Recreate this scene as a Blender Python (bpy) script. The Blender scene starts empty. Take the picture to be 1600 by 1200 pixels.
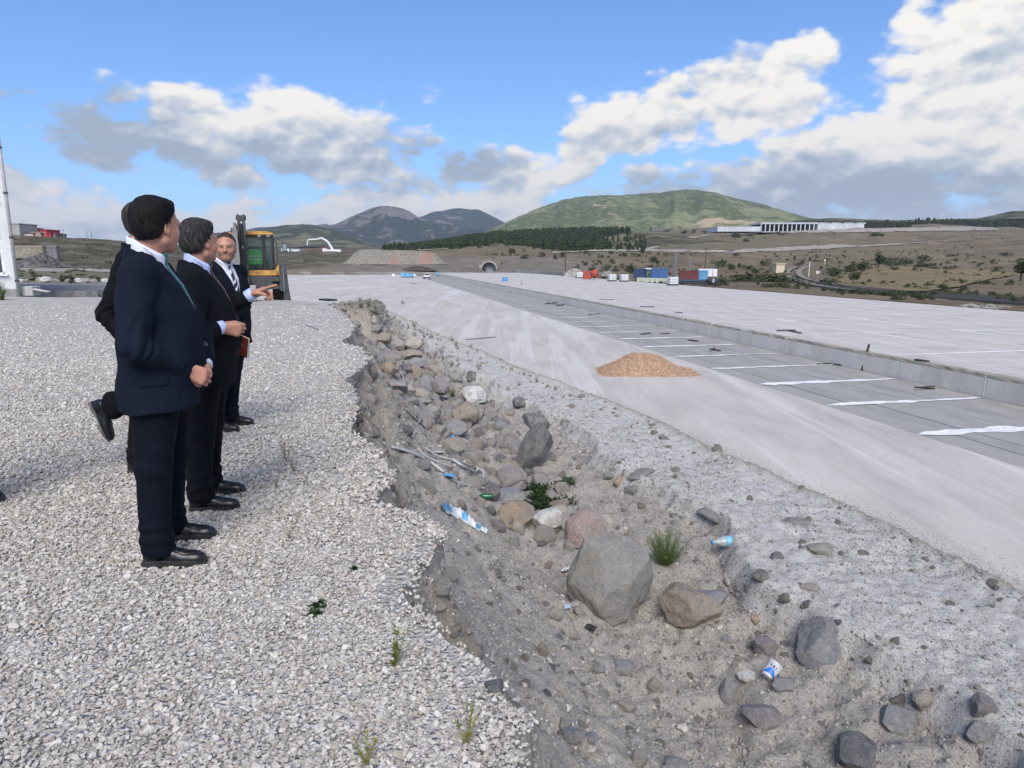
import bpy, bmesh, math, random
import numpy as np
from mathutils import Vector, Matrix, Euler, noise as mnoise
R = math.radians
random.seed(7); np.random.seed(7)
scene = bpy.context.scene
COL = scene.collection

# ---------------- camera ----------------
FPX, PITCH, CAMH = 1050.0, math.atan((600-407)/1050.0), 1.5
cam_d = bpy.data.cameras.new('camera')
cam_d.sensor_width = 36.0; cam_d.lens = 36.0*FPX/1600.0
cam_d.clip_start = 0.05; cam_d.clip_end = 30000
cam = bpy.data.objects.new('camera', cam_d); COL.objects.link(cam)
cam.location = (0, 0, CAMH); cam.rotation_euler = (math.pi/2-PITCH, 0, 0)
scene.camera = cam

# ---------------- sky ----------------
SUN_EL, SUN_AZ = 45.0, 178.0          # azimuth measured from +Y towards +X
world = bpy.data.worlds.new('World'); world.use_nodes = True

def build_sky():
    nt = world.node_tree; nt.nodes.clear()
    N = nt.nodes.new; L = nt.links.new
    def M(op, a, b=None, c=None, clamp=False):
        n = N('ShaderNodeMath'); n.operation = op; n.use_clamp = clamp
        for i, v in enumerate((a, b, c)):
            if v is None: continue
            if isinstance(v, (int, float)): n.inputs[i].default_value = v
            else: L(v, n.inputs[i])
        return n.outputs[0]
    def VM(op, a, b=None, s=None):
        n = N('ShaderNodeVectorMath'); n.operation = op
        for i, v in enumerate((a, b)):
            if v is None: continue
            if isinstance(v, (tuple, list)): n.inputs[i].default_value = v
            else: L(v, n.inputs[i])
        if s is not None: n.inputs['Scale'].default_value = s
        return n.outputs[0]
    out = N('ShaderNodeOutputWorld')
    sky = N('ShaderNodeTexSky'); sky.sky_type = 'NISHITA'; sky.sun_disc = False
    sky.sun_elevation = R(SUN_EL); sky.sun_rotation = R(SUN_AZ)
    sky.altitude = 900; sky.air_density = 1.0; sky.dust_density = 0.6; sky.ozone_density = 1.6
    tc = N('ShaderNodeTexCoord'); d = tc.outputs['Generated']
    sep = N('ShaderNodeSeparateXYZ'); L(d, sep.inputs[0])
    x, y, z = sep.outputs
    # elevation in degrees, azimuth in degrees from +Y to +X
    hyp = M('SQRT', M('ADD', M('MULTIPLY', x, x), M('MULTIPLY', y, y)))
    el = M('MULTIPLY', M('ARCTAN2', z, hyp), 57.2958)
    az = M('MULTIPLY', M('ARCTAN2', x, y), 57.2958)
    # domain in which the clouds live: azimuth, elevation stretched towards the horizon
    comb = N('ShaderNodeCombineXYZ'); L(M('MULTIPLY', az, 0.1), comb.inputs[0]); L(M('MULTIPLY', el, 0.16), comb.inputs[1])
    base = comb.outputs[0]
    # seamless 3-D lookup on the direction itself
    stretch = VM('MULTIPLY', d, (1, 1, 1.7))
    def noise(vec, scale, detail, rough, dist=0.0, lac=2.1):
        n = N('ShaderNodeTexNoise'); n.noise_dimensions = '3D'
        n.inputs['Scale'].default_value = scale; n.inputs['Detail'].default_value = detail
        n.inputs['Roughness'].default_value = rough; n.inputs['Distortion'].default_value = dist
        n.inputs['Lacunarity'].default_value = lac
        L(vec, n.inputs['Vector']); return n
    warp = noise(stretch, 5.0, 3, 0.55)
    wv = VM('SCALE', VM('SUBTRACT', warp.outputs['Color'], (0.5, 0.5, 0.5)), s=1.0)
    wsep = N('ShaderNodeSeparateXYZ'); L(wv, wsep.inputs[0])
    azw = M('ADD', az, M('MULTIPLY', wsep.outputs[0], 7.0))
    elw = M('ADD', el, M('MULTIPLY', wsep.outputs[1], 4.0))
    # cloud bodies: (azimuth, elevation, half width, half height up, half height down, weight, tilt)
    def dirpx(u, v):
        Y = math.cos(PITCH) + -(v-600)/FPX*math.sin(PITCH); Z = -math.sin(PITCH) - (v-600)/FPX*math.cos(PITCH); X = (u-800)/FPX
        return math.degrees(math.atan2(X, Y)), math.degrees(math.atan2(Z, math.hypot(X, Y)))
    def blob(u, v, hw, hu, hd, wt, tilt=0.0):
        a, e = dirpx(u, v); k = math.degrees(1.0/FPX)
        return (a, e, hw*k, hu*k, hd*k, wt, tilt)
    bodies = [
        blob(300, 215, 120, 70, 60, 1.3), blob(450, 215, 135, 78, 70, 1.3), blob(165, 210, 95, 40, 45, 1.15), blob(590, 235, 95, 52, 50, 1.2),
        blob(390, 255, 230, 50, 35, 1.1), blob(675, 152, 40, 16, 14, 0.95, 0.3), blob(725, 268, 62, 30, 30, 1.25), blob(30, 150, 30, 16, 14, .75),
        blob(60, 300, 70, 45, 60, 1.2), blob(620, 200, 40, 20, 30, .8, .4),
        blob(1010, 190, 115, 60, 40, 1.35, 0.18), blob(1160, 150, 120, 55, 48, 1.35, 0.22), blob(1270, 95, 55, 45, 55, 1.1, 0.5), blob(900, 235, 55, 40, 55, 1.25, 0.5),
        blob(1240, 160, 90, 40, 45, 1.1), blob(820, 270, 60, 30, 60, 1.1), blob(1430, 20, 32, 26, 26, .85, .6),
        blob(1480, 190, 170, 90, 120, 1.5, 0.15), blob(1560, 90, 110, 85, 140, 1.5, 0.3), blob(1330, 250, 150, 55, 80, 1.4, .15), blob(1180, 280, 190, 32, 60, 1.3), blob(1000, 285, 90, 30, 50, 1.15),
        blob(1750, 120, 250, 130, 160, 1.4), (72, 16, 16, 9, 9, 1.2, 0), (-58, 12, 14, 4, 4, .9, 0),
        (110, 24, 25, 9, 8, 1.1, 0), (155, 32, 22, 9, 8, 1.0, 0), (-100, 24, 26, 8, 7, 1.0, 0), (-150, 36, 20, 9, 8, .9, 0), (178, 14, 26, 6, 6, .9, 0),
        (40, 50, 18, 7, 7, 1.0, 0), (-70, 52, 22, 8, 8, 1.0, 0), (120, 60, 30, 8, 8, 1.0, 0),
    ]
    tones = [   # grey (negative) and bright (positive) stretches of the cloud field
        blob(150, 215, 120, 50, 50, -.75), blob(420, 262, 260, 24, 40, -.45), blob(620, 240, 90, 40, 60, -.35), blob(725, 268, 85, 40, 40, -.95),
        blob(1400, 300, 330, 40, 50, -.5), blob(1130, 290, 170, 22, 40, -.45), blob(1500, 320, 300, 30, 40, -.35), blob(1180, 190, 160, 30, 40, -.2),
        blob(20, 150, 60, 30, 30, -.6), blob(120, 370, 120, 40, 40, -.2),
        blob(330, 165, 90, 45, 35, .35), blob(470, 165, 80, 40, 35, .35), blob(590, 195, 60, 25, 25, .2), blob(1000, 170, 120, 50, 35, .25), blob(1240, 90, 90, 60, 45, .3),
        blob(1480, 130, 180, 110, 80, .42), blob(830, 260, 70, 40, 40, .35), blob(520, 330, 250, 22, 22, .3), blob(720, 325, 120, 20, 20, .2), blob(90, 290, 80, 30, 30, .3), blob(250, 320, 420, 34, 40, .16), blob(650, 335, 160, 20, 26, .3), blob(1150, 300, 90, 12, 14, .45), blob(1400, 228, 150, 22, 22, .3),
    ]
    def cover(azi, eli):
        tot = None
        for (a, e, w, hu, hd, wt, tilt) in bodies:
            da = M('SUBTRACT', azi, a)
            de = M('SUBTRACT', M('SUBTRACT', eli, e), M('MULTIPLY', da, tilt))
            up = M('MULTIPLY', M('MAXIMUM', de, 0.0), 1.0/hu)
            dn = M('MULTIPLY', M('MINIMUM', de, 0.0), 1.0/hd)
            dd = M('ADD', up, dn)
            da = M('MULTIPLY', da, 1.0/w)
            r2 = M('ADD', M('MULTIPLY', da, da), M('MULTIPLY', dd, dd))
            g = M('MULTIPLY', M('MAXIMUM', M('SUBTRACT', 1.0, M('MULTIPLY', r2, 0.5)), 0.0), wt)
            tot = g if tot is None else M('MAXIMUM', tot, g)
        # bank of far cumulus low on the horizon
        hz = M('MINIMUM', M('MULTIPLY', M('SUBTRACT', 9.4, eli), 0.18), 1.2)
        return M('MAXIMUM', tot, hz)
    def tone(azi, eli):
        tot = None
        for (a, e, w, hu, hd, wt, tilt) in tones:
            da = M('MULTIPLY', M('SUBTRACT', azi, a), 1.0/w); de = M('SUBTRACT', eli, e)
            dd = M('ADD', M('MULTIPLY', M('MAXIMUM', de, 0.0), 1.0/hu), M('MULTIPLY', M('MINIMUM', de, 0.0), 1.0/hd))
            r2 = M('ADD', M('MULTIPLY', da, da), M('MULTIPLY', dd, dd))
            g = M('MULTIPLY', M('EXPONENT', M('MULTIPLY', r2, -1.0)), wt)
            tot = g if tot is None else M('ADD', tot, g)
        return tot
    cov = cover(azw, elw)
    f1 = noise(stretch, 6.5, 6, 0.56, 0.25)
    f1b = noise(VM('ADD', stretch, (-0.006, 0.0, 0.028)), 6.5, 6, 0.56, 0.25)
    def puff(vec):
        v = N('ShaderNodeTexVoronoi'); v.feature = 'F1'; v.inputs['Scale'].default_value = 12
        v.inputs['Detail'].default_value = 2.0; v.inputs['Roughness'].default_value = .55; v.inputs['Lacunarity'].default_value = 2.3
        L(vec, v.inputs['Vector']); return M('SUBTRACT', 1.0, v.outputs['Distance'])
    pv = VM('ADD', stretch, VM('SCALE', wv, s=.045))
    f2 = puff(pv); f2b = puff(VM('ADD', pv, (-0.006, 0.0, 0.02)))
    dens = M('ADD', M('ADD', M('MULTIPLY', cov, 0.66), M('MULTIPLY', M('SUBTRACT', f1.outputs[0], 0.5), 1.25)), M('MULTIPLY', M('SUBTRACT', f2, 0.22), 0.50))
    mr = N('ShaderNodeMapRange'); mr.interpolation_type = 'SMOOTHSTEP'
    L(dens, mr.inputs[0]); mr.inputs[1].default_value = 0.30; mr.inputs[2].default_value = 0.58
    alpha = mr.outputs[0]
    # relief towards the light: the difference of the density a little way up
    rel = M('ADD', M('MULTIPLY', M('SUBTRACT', f1.outputs[0], f1b.outputs[0]), 3.0), M('MULTIPLY', M('SUBTRACT', f2, f2b), 1.0))
    # thick bodies go grey in their lower part
    thick = M('MULTIPLY', M('MAXIMUM', M('SUBTRACT', dens, 0.55), 0.0), 0.55)
    shade = M('SUBTRACT', M('ADD', 0.76, rel), thick)
    # large patches that stand in the shade of other clouds
    pat = noise(stretch, 4.5, 3, 0.5)
    shade = M('ADD', M('ADD', shade, tone(azw, elw)), M('MULTIPLY', M('SUBTRACT', pat.outputs[0], 0.5), 1.0))
    cr = N('ShaderNodeValToRGB'); L(shade, cr.inputs[0])
    e = cr.color_ramp.elements
    e[0].position = 0.0; e[0].color = (0.36, 0.44, 0.54, 1)
    e[1].position = 1.0; e[1].color = (1.0, 0.96, 0.89, 1)
    for p, c in ((0.25, (0.46, 0.53, 0.62, 1)), (0.52, (0.64, 0.68, 0.73, 1)), (0.78, (0.86, 0.845, 0.82, 1))):
        k = e.new(p); k.color = c
    # low clouds sink into the air
    hz = N('ShaderNodeMapRange'); L(el, hz.inputs[0]); hz.inputs[1].default_value = 0.0; hz.inputs[2].default_value = 9.0
    hz.inputs[3].default_value = 0.10; hz.inputs[4].default_value = 0.0
    mixh = N('ShaderNodeMix'); mixh.data_type = 'RGBA'; L(hz.outputs[0], mixh.inputs[0])
    L(cr.outputs[0], mixh.inputs[6]); mixh.inputs[7].default_value = (0.72, 0.79, 0.86, 1)
    bgs = N('ShaderNodeBackground'); bgs.inputs[1].default_value = 0.125
    tint = N('ShaderNodeMix'); tint.data_type = 'RGBA'; tint.blend_type = 'MULTIPLY'; tint.inputs[0].default_value = 1
    L(sky.outputs[0], tint.inputs[6]); tint.inputs[7].default_value = (0.66, 0.95, 1.30, 1)
    L(tint.outputs[2], bgs.inputs[0])
    bgc = N('ShaderNodeBackground'); bgc.inputs[1].default_value = 0.93
    L(mixh.outputs[2], bgc.inputs[0])
    ms = N('ShaderNodeMixShader'); L(alpha, ms.inputs[0]); L(bgs.outputs[0], ms.inputs[1]); L(bgc.outputs[0], ms.inputs[2])
    L(ms.outputs[0], out.inputs['Surface'])
    world.cycles.sampling_method = 'MANUAL'; world.cycles.sample_map_resolution = 512
build_sky(); scene.world = world

# ---------------- sun: soft, behind thin cloud ----------------
sun_d = bpy.data.lights.new('sun', 'SUN'); sun_d.energy = 4.0; sun_d.angle = R(40); sun_d.color = (1.0, 0.91, 0.80)
sun = bpy.data.objects.new('sun', sun_d); COL.objects.link(sun)
_sd = Vector((math.sin(R(SUN_AZ))*math.cos(R(SUN_EL)), math.cos(R(SUN_AZ))*math.cos(R(SUN_EL)), math.sin(R(SUN_EL))))
sun.rotation_euler = _sd.to_track_quat('Z', 'Y').to_euler()

vs = scene.view_settings
vs.view_transform = 'Standard'; vs.look = 'None'; vs.exposure = 0.25; vs.gamma = 1.0; vs.use_curve_mapping = False
scene.render.engine = 'CYCLES'
scene.cycles.max_bounces = 5; scene.cycles.diffuse_bounces = 2; scene.cycles.volume_bounces = 0
scene.cycles.transparent_max_bounces = 8; scene.cycles.use_denoising = True

# =====================================================================
# helpers
# =====================================================================
def tag(o, label=None, cat=None, group=None, kind=None):
    if label: o['label'] = label
    if cat: o['category'] = cat
    if group: o['group'] = group
    if kind: o['kind'] = kind
    return o

def thing(name, label, cat, loc=(0, 0, 0), rz=0.0, group=None):
    o = bpy.data.objects.new(name, None); COL.objects.link(o)
    o.empty_display_size = 0.1
    o.location = loc; o.rotation_euler = (0, 0, rz)
    return tag(o, label, cat, group)

def mk(name, verts, faces, mat=None, parent=None, smooth=False, mats=None, midx=None):
    me = bpy.data.meshes.new(name)
    me.from_pydata([tuple(v) for v in verts] if not isinstance(verts, list) else verts, [], faces)
    if mats:
        for m in mats: me.materials.append(m)
        if midx is not None: me.polygons.foreach_set('material_index', np.asarray(midx, dtype=np.int32))
    elif mat: me.materials.append(mat)
    if smooth: me.polygons.foreach_set('use_smooth', np.ones(len(me.polygons), dtype=bool))
    o = bpy.data.objects.new(name, me); COL.objects.link(o)
    if parent is not None: o.parent = parent
    return o

def mk_np(name, V, F, mat=None, parent=None, smooth=True):
    """fast mesh from numpy arrays: V (n,3), F (m,4) or (m,3)"""
    V = np.ascontiguousarray(V, dtype=np.float32); F = np.ascontiguousarray(F, dtype=np.int32)
    me = bpy.data.meshes.new(name)
    me.vertices.add(len(V)); me.vertices.foreach_set('co', V.ravel())
    k = F.shape[1]
    me.loops.add(F.size); me.loops.foreach_set('vertex_index', F.ravel())
    me.polygons.add(len(F)); me.polygons.foreach_set('loop_start', np.arange(0, F.size, k, dtype=np.int32))
    me.polygons.foreach_set('loop_total', np.full(len(F), k, dtype=np.int32))
    if smooth: me.polygons.foreach_set('use_smooth', np.ones(len(F), dtype=bool))
    me.update(calc_edges=True); me.validate()
    if mat: me.materials.append(mat)
    o = bpy.data.objects.new(name, me); COL.objects.link(o)
    if parent is not None: o.parent = parent
    return o

def copy_tree(o, parent=None):
    c = o.copy(); COL.objects.link(c)
    if parent is not None: c.parent = parent
    for ch in list(o.children): copy_tree(ch, c)
    return c

class MB:
    """collects simple solids and links them as one mesh"""
    def __init__(s): s.v = []; s.f = []; s.m = []; s.sm = False
    def add(s, V, F, m=0):
        n = len(s.v); s.v += [tuple(q) for q in V]; s.f += [tuple(i+n for i in f) for f in F]; s.m += [m]*len(F); return s
    def box(s, c, d, rz=0.0, rx=0.0, ry=0.0, m=0, taper=1.0):
        E = Euler((rx, ry, rz)).to_matrix(); V = []
        for sz in (-1, 1):
            t = taper if sz > 0 else 1.0
            for sx, sy in ((-1, -1), (1, -1), (1, 1), (-1, 1)):
                V.append(Vector(c) + E @ Vector((sx*d[0]/2*t, sy*d[1]/2*t, sz*d[2]/2)))
        return s.add(V, [(0, 3, 2, 1), (4, 5, 6, 7), (0, 1, 5, 4), (1, 2, 6, 5), (2, 3, 7, 6), (3, 0, 4, 7)], m)
    def tube(s, pts, r, n=8, m=0, caps=True):
        pts = [Vector(p) for p in pts]; rs = r if isinstance(r, (list, tuple)) else [r]*len(pts)
        V = []; up0 = None
        for i, p in enumerate(pts):
            a = pts[max(0, i-1)]; b = pts[min(len(pts)-1, i+1)]; t = (b-a).normalized()
            up = up0 if up0 is not None else (Vector((0, 0, 1)) if abs(t.z) < .9 else Vector((1, 0, 0)))
            x = t.cross(up).normalized(); yv = x.cross(t).normalized(); up0 = yv
            for k in range(n):
                an = 2*math.pi*k/n; V.append(p + (x*math.cos(an) + yv*math.sin(an))*rs[i])
        F = []
        for i in range(len(pts)-1):
            for k in range(n):
                a = i*n+k; b = i*n+(k+1) % n; F.append((a, b, b+n, a+n))
        if caps: F.append(tuple(range(n))[::-1]); F.append(tuple(range((len(pts)-1)*n, len(pts)*n)))
        return s.add(V, F, m)
    def prism(s, prof, w, axis='x', off=(0, 0, 0), m=0):
        """prof: list of 2-D points, extruded over w=(a,b) along axis"""
        V = []
        for e in w:
            for (p, q) in prof:
                if axis == 'x': v = (e, p, q)
                elif axis == 'y': v = (p, e, q)
                else: v = (p, q, e)
                V.append((v[0]+off[0], v[1]+off[1], v[2]+off[2]))
        n = len(prof)
        F = [(i, (i+1) % n, (i+1) % n+n, i+n) for i in range(n)] + [tuple(range(n))[::-1], tuple(range(n, 2*n))]
        return s.add(V, F, m)
    def lathe(s, prof, n=16, c=(0, 0, 0), m=0):
        V = []
        for (r, z) in prof:
            for k in range(n):
                a = 2*math.pi*k/n; V.append((c[0]+r*math.cos(a), c[1]+r*math.sin(a), c[2]+z))
        F = [(i*n+k, i*n+(k+1) % n, (i+1)*n+(k+1) % n, (i+1)*n+k) for i in range(len(prof)-1) for k in range(n)]
        F += [tuple(range(n))[::-1], tuple(range((len(prof)-1)*n, len(prof)*n))]
        return s.add(V, F, m)
    def ball(s, c, r, n=10, m=0, sc=(1, 1, 1)):
        prof = [(max(1e-4, math.sin(math.pi*i/n))*1.0, -math.cos(math.pi*i/n)) for i in range(n+1)]
        V = []; k2 = n*2
        for (rr, z) in prof:
            for k in range(k2):
                a = 2*math.pi*k/k2; V.append((c[0]+r*rr*math.cos(a)*sc[0], c[1]+r*rr*math.sin(a)*sc[1], c[2]+r*z*sc[2]))
        F = [(i*k2+k, i*k2+(k+1) % k2, (i+1)*k2+(k+1) % k2, (i+1)*k2+k) for i in range(n) for k in range(k2)]
        return s.add(V, F, m)
    def obj(s, name, mat, parent=None, bevel=0.0, smooth=False, seg=1):
        mats = mat if isinstance(mat, (list, tuple)) else [mat]
        o = mk(name, s.v, s.f, parent=parent, mats=mats, midx=s.m, smooth=smooth)
        if bevel > 0:
            b = o.modifiers.new('bevel', 'BEVEL'); b.width = bevel; b.segments = seg; b.limit_method = 'ANGLE'
        return o

# pixel <-> world: used only to read positions off the photograph onto real planes
_cp, _sp = math.cos(PITCH), math.sin(PITCH)
def ray(u, v):
    x = (u-800)/FPX; q = -(v-600)/FPX
    return np.array([x, _cp+q*_sp, -_sp+q*_cp])
def onz(u, v, z):
    r = ray(u, v); t = (z-CAMH)/r[2]; return np.array([r[0]*t, r[1]*t, z])
def atd(u, v, d):
    """point of the ray (u,v) at world y = d"""
    r = ray(u, v); t = d/r[1]; return np.array([r[0]*t, d, CAMH+r[2]*t])
def proj(P):
    P = np.asarray(P, dtype=float); x = P[..., 0]; y = P[..., 1]; z = P[..., 2]-CAMH
    f = y*_cp - z*_sp; g = y*_sp + z*_cp
    return 800+FPX*x/f, 600-FPX*g/f

# value noise in numpy (fast, 2-D / 3-D)
def _hash(ix, iy, iz, seed):
    h = (ix*374761393 + iy*668265263 + iz*2147483647 + seed*1274126177) & 0xFFFFFFFF
    h = ((h ^ (h >> 13))*1274126177) & 0xFFFFFFFF
    h = h ^ (h >> 16)
    return (h & 0xFFFFFF)/float(0xFFFFFF)
def vnoise(x, y, z=0.0, seed=0):
    x, y, z = np.broadcast_arrays(np.asarray(x, float), np.asarray(y, float), np.asarray(z, float))
    ix = np.floor(x).astype(np.int64); iy = np.floor(y).astype(np.int64); iz = np.floor(z).astype(np.int64)
    fx = x-ix; fy = y-iy; fz = z-iz
    fx = fx*fx*(3-2*fx); fy = fy*fy*(3-2*fy); fz = fz*fz*(3-2*fz)
    def c(a, b, d): return _hash(ix+a, iy+b, iz+d, seed)
    x00 = c(0,0,0)*(1-fx)+c(1,0,0)*fx; x10 = c(0,1,0)*(1-fx)+c(1,1,0)*fx
    x01 = c(0,0,1)*(1-fx)+c(1,0,1)*fx; x11 = c(0,1,1)*(1-fx)+c(1,1,1)*fx
    return (x00*(1-fy)+x10*fy)*(1-fz) + (x01*(1-fy)+x11*fy)*fz - 0.5
def fbm(x, y, z=0.0, oct=4, seed=0, gain=0.5, lac=2.03):
    t = 0.0; a = 1.0
    for o in range(oct):
        t = t + a*vnoise(np.asarray(x)*lac**o+17.3*o, np.asarray(y)*lac**o-9.1*o, np.asarray(z)*lac**o+3.7*o, seed+o); a *= gain
    return t

# ---------------- materials ----------------
class NT:
    def __init__(s, name):
        s.mat = bpy.data.materials.new(name); s.mat.use_nodes = True
        s.nt = s.mat.node_tree; s.b = s.nt.nodes['Principled BSDF']; s.geo = None
    def n(s, t, **kw):
        nd = s.nt.nodes.new(t)
        for k, v in kw.items(): setattr(nd, k, v)
        return nd
    def l(s, a, b): s.nt.links.new(a, b)
    def coord(s, kind='Object'):
        return s.n('ShaderNodeTexCoord').outputs[kind]
    def noise(s, scale, detail=4, rough=.55, vec=None, dist=0.0):
        n = s.n('ShaderNodeTexNoise'); n.inputs['Scale'].default_value = scale; n.inputs['Detail'].default_value = detail
        n.inputs['Roughness'].default_value = rough; n.inputs['Distortion'].default_value = dist
        if vec is not None: s.l(vec, n.inputs['Vector'])
        return n.outputs[0]
    def vor(s, scale, vec=None, feature='F1', rand=1.0):
        n = s.n('ShaderNodeTexVoronoi'); n.feature = feature; n.inputs['Scale'].default_value = scale
        n.inputs['Randomness'].default_value = rand
        if vec is not None: s.l(vec, n.inputs['Vector'])
        return n
    def ramp(s, fac, stops, interp='LINEAR'):
        n = s.n('ShaderNodeValToRGB'); e = n.color_ramp.elements; n.color_ramp.interpolation = interp
        e[0].position = stops[0][0]; e[0].color = (*stops[0][1], 1); e[1].position = stops[-1][0]; e[1].color = (*stops[-1][1], 1)
        for p, c in stops[1:-1]:
            k = e.new(p); k.color = (*c, 1)
        s.l(fac, n.inputs[0]); return n.outputs[0]
    def mix(s, fac, a, b, mode='MIX'):
        n = s.n('ShaderNodeMix'); n.data_type = 'RGBA'; n.blend_type = mode
        for i, v in ((0, fac), (6, a), (7, b)):
            if isinstance(v, (int, float)): n.inputs[i].default_value = v
            elif isinstance(v, (tuple, list)): n.inputs[i].default_value = (*v, 1)
            else: s.l(v, n.inputs[i])
        return n.outputs[2]
    def math(s, op, a, b=None, clamp=False):
        n = s.n('ShaderNodeMath'); n.operation = op; n.use_clamp = clamp
        for i, v in enumerate((a, b)):
            if v is None: continue
            if isinstance(v, (int, float)): n.inputs[i].default_value = v
            else: s.l(v, n.inputs[i])
        return n.outputs[0]
    def mr(s, v, a, b, c=0.0, d=1.0, smooth=True):
        n = s.n('ShaderNodeMapRange'); n.interpolation_type = 'SMOOTHSTEP' if smooth else 'LINEAR'
        s.l(v, n.inputs[0])
        for i, q in enumerate((a, b, c, d)): n.inputs[i+1].default_value = q
        return n.outputs[0]
    def mapping(s, vec, scale=(1, 1, 1), rot=(0, 0, 0), loc=(0, 0, 0)):
        n = s.n('ShaderNodeMapping'); n.inputs['Scale'].default_value = scale; n.inputs['Rotation'].default_value = rot; n.inputs['Location'].default_value = loc
        s.l(vec, n.inputs['Vector']); return n.outputs[0]
    def bump(s, h, strength=.5, dist=.02, normal=None):
        n = s.n('ShaderNodeBump'); n.inputs['Strength'].default_value = strength; n.inputs['Distance'].default_value = dist
        s.l(h, n.inputs['Height'])
        if normal is not None: s.l(normal, n.inputs['Normal'])
        return n.outputs[0]
    def set(s, color=None, rough=None, metal=None, normal=None, spec=None, **kw):
        for k, v in (('Base Color', color), ('Roughness', rough), ('Metallic', metal), ('Normal', normal), ('Specular IOR Level', spec)):
            if v is None: continue
            if isinstance(v, (int, float)): s.b.inputs[k].default_value = v
            elif isinstance(v, (tuple, list)): s.b.inputs[k].default_value = (*v, 1)
            else: s.l(v, s.b.inputs[k])
        for k, v in kw.items(): s.b.inputs[k].default_value = v
        return s.mat

def plain(name, c, rough=.6, metal=0.0, var=.25, scale=6.0, bump=.15, bscale=60, dirt=None, spec=None):
    """a painted / plain surface with grain, slight tone drift and dirt"""
    t = NT(name); co = t.coord('Object')
    n1 = t.noise(scale, 5, .6, co); n2 = t.noise(bscale, 3, .6, co)
    lo = tuple(q*(1-var) for q in c); hi = tuple(min(1, q*(1+var*.6)) for q in c)
    col = t.ramp(n1, [(.3, lo), (.7, hi)])
    if dirt is not None:
        n3 = t.noise(scale*2.3, 6, .7, co)
        col = t.mix(t.mr(n3, .50, .72, 0, .75), col, dirt)
    rr = t.mr(n1, .3, .7, max(0, rough-.08), min(1, rough+.08))
    return t.set(col, rr, metal, t.bump(n2, bump, .004), spec)

# =====================================================================
# ground: gravel pad, washed-out ditch, plain, hills
# =====================================================================
SLAB_Z, CH_Z, UP_Z = -2.2, -2.30, -1.67
_Epx = [(516,476),(541,492),(555,509),(547,525),(532,536),(563,544),(582,561),(558,577),(538,594),(556,621),(553,643),(547,668),(563,687),(591,704),(602,726),(610,751),(576,783),(612,796),(655,803),(687,835),(676,863),(650,890),(622,926),(631,950),(668,976),(694,1005),(736,1027),(757,1048),(765,1065),(795,1102),(830,1120),(826,1140),(798,1150),(812,1180),(807,1200)]
_E = np.array([onz(u, v, 0.0) for u, v in _Epx])[::-1]
_Ey = np.concatenate([[-8, -2, 0.6], _E[:, 1]]); _Ex = np.concatenate([[0.9, 0.45, 0.12], _E[:, 0]])
_o = np.argsort(_Ey); _Ey = _Ey[_o]; _Ex = _Ex[_o]
_Rpx = [(1600,948),(1477,881),(1355,818),(1262,779),(1168,738),(1037,671),(940,630),(880,608),(802,577),(747,553),(706,539),(654,511),(622,495),(593,481)]
_Rw = np.array([onz(u, v, SLAB_Z) for u, v in _Rpx])
_s = (_Rw[1]-_Rw[0])/(_Rw[1]-_Rw[0])[1]
_Ry = np.concatenate([[-8.0], _Rw[:, 1]]); _Rx = np.concatenate([[_Rw[0, 0]+(-8-_Rw[0, 1])*_s[0]*.75], _Rw[:, 0]])
def E_x(y):
    y = np.asarray(y, float)
    far = -6.4-(y-23.5)*.155
    near = np.interp(y, _Ey, _Ex) + 0.05*fbm(y*2.6, 3.1, 0, 4, 5)
    return np.where(y > 23.5, far, near)
def R_x(y):
    return np.interp(np.asarray(y, float), _Ry, _Rx) + 0.02*fbm(np.asarray(y)*1.3, 7.7, 0, 3, 9)

def pad_z(x, y):
    x = np.asarray(x, float); y = np.asarray(y, float)
    return 0.035*fbm(x*.35, y*.35, 0, 3, 21) + 0.012*fbm(x*2.2, y*2.2, 0, 3, 22)

def profile(y, w, W):
    """height of the ditch w metres right of the pad edge, of W to the slab"""
    ze = np.where(y > 23.5, np.clip((23.5-y)*.055, -1.75, 0), 0.0)
    hc = 0.62 + 0.35*fbm(y*.9, 1.7, 0, 3, 31) + 0.12*np.sin(y*1.7)
    hc = np.where(y > 14, hc*np.clip(1-(y-14)/16, .35, 1), hc)
    wb = W*np.interp(y, [0, 4, 7, 10, 14, 20, 30, 53], [.40, .40, .38, .40, .42, .42, .45, .5])
    zb = np.interp(y, [0, 6, 10, 15, 20, 26, 35, 53], [-2.75, -2.66, -2.55, -2.35, -2.15, -2.0, -2.12, -2.2])
    ztop = np.interp(y, [0, 20, 30, 53], [-2.04, -2.02, -1.98, -2.16])
    wl = wb + (W-wb)*(0.40+0.22*fbm(y*.55, 5.5, 0, 4, 33))
    cw = 0.10+0.10*(0.5+fbm(y*1.5, 9.1, 0, 3, 35)) + np.where(y > 23.5, 1.2, 0)
    k = np.clip(w/cw, 0, 1)
    z = ze - hc*k**0.8
    zc = ze - hc
    s = np.clip((w-cw)/np.maximum(wb-cw, .05), 0, 1)
    z = np.where(w > cw, zc+(zb-zc)*(1-(1-s)**1.55), z)
    # right bank: ramp up to a broken crust edge, then nearly flat to the sand ridge
    a = np.clip((w-wb-.25)/np.maximum(wl-wb-.25, .1), 0, 1)
    zl = ztop-.30
    z = np.where(w > wb, zb+(zl-zb)*(a*a*(3-2*a)), z)
    b = np.clip((w-wl)/.16, 0, 1)
    z = np.where(w > wl, zl+(ztop-zl)*b, z)
    # sand ridge by the slab
    rd = W-w
    z = z + np.where(w > wl, .095*np.exp(-((rd-.27)/.13)**2), 0)
    z = np.where(rd < .22, SLAB_Z-.01+(z-SLAB_Z+.01)*np.clip(rd/.22, 0, 1)**.7, z)
    return z, k, s, (w > wl), hc

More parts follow.
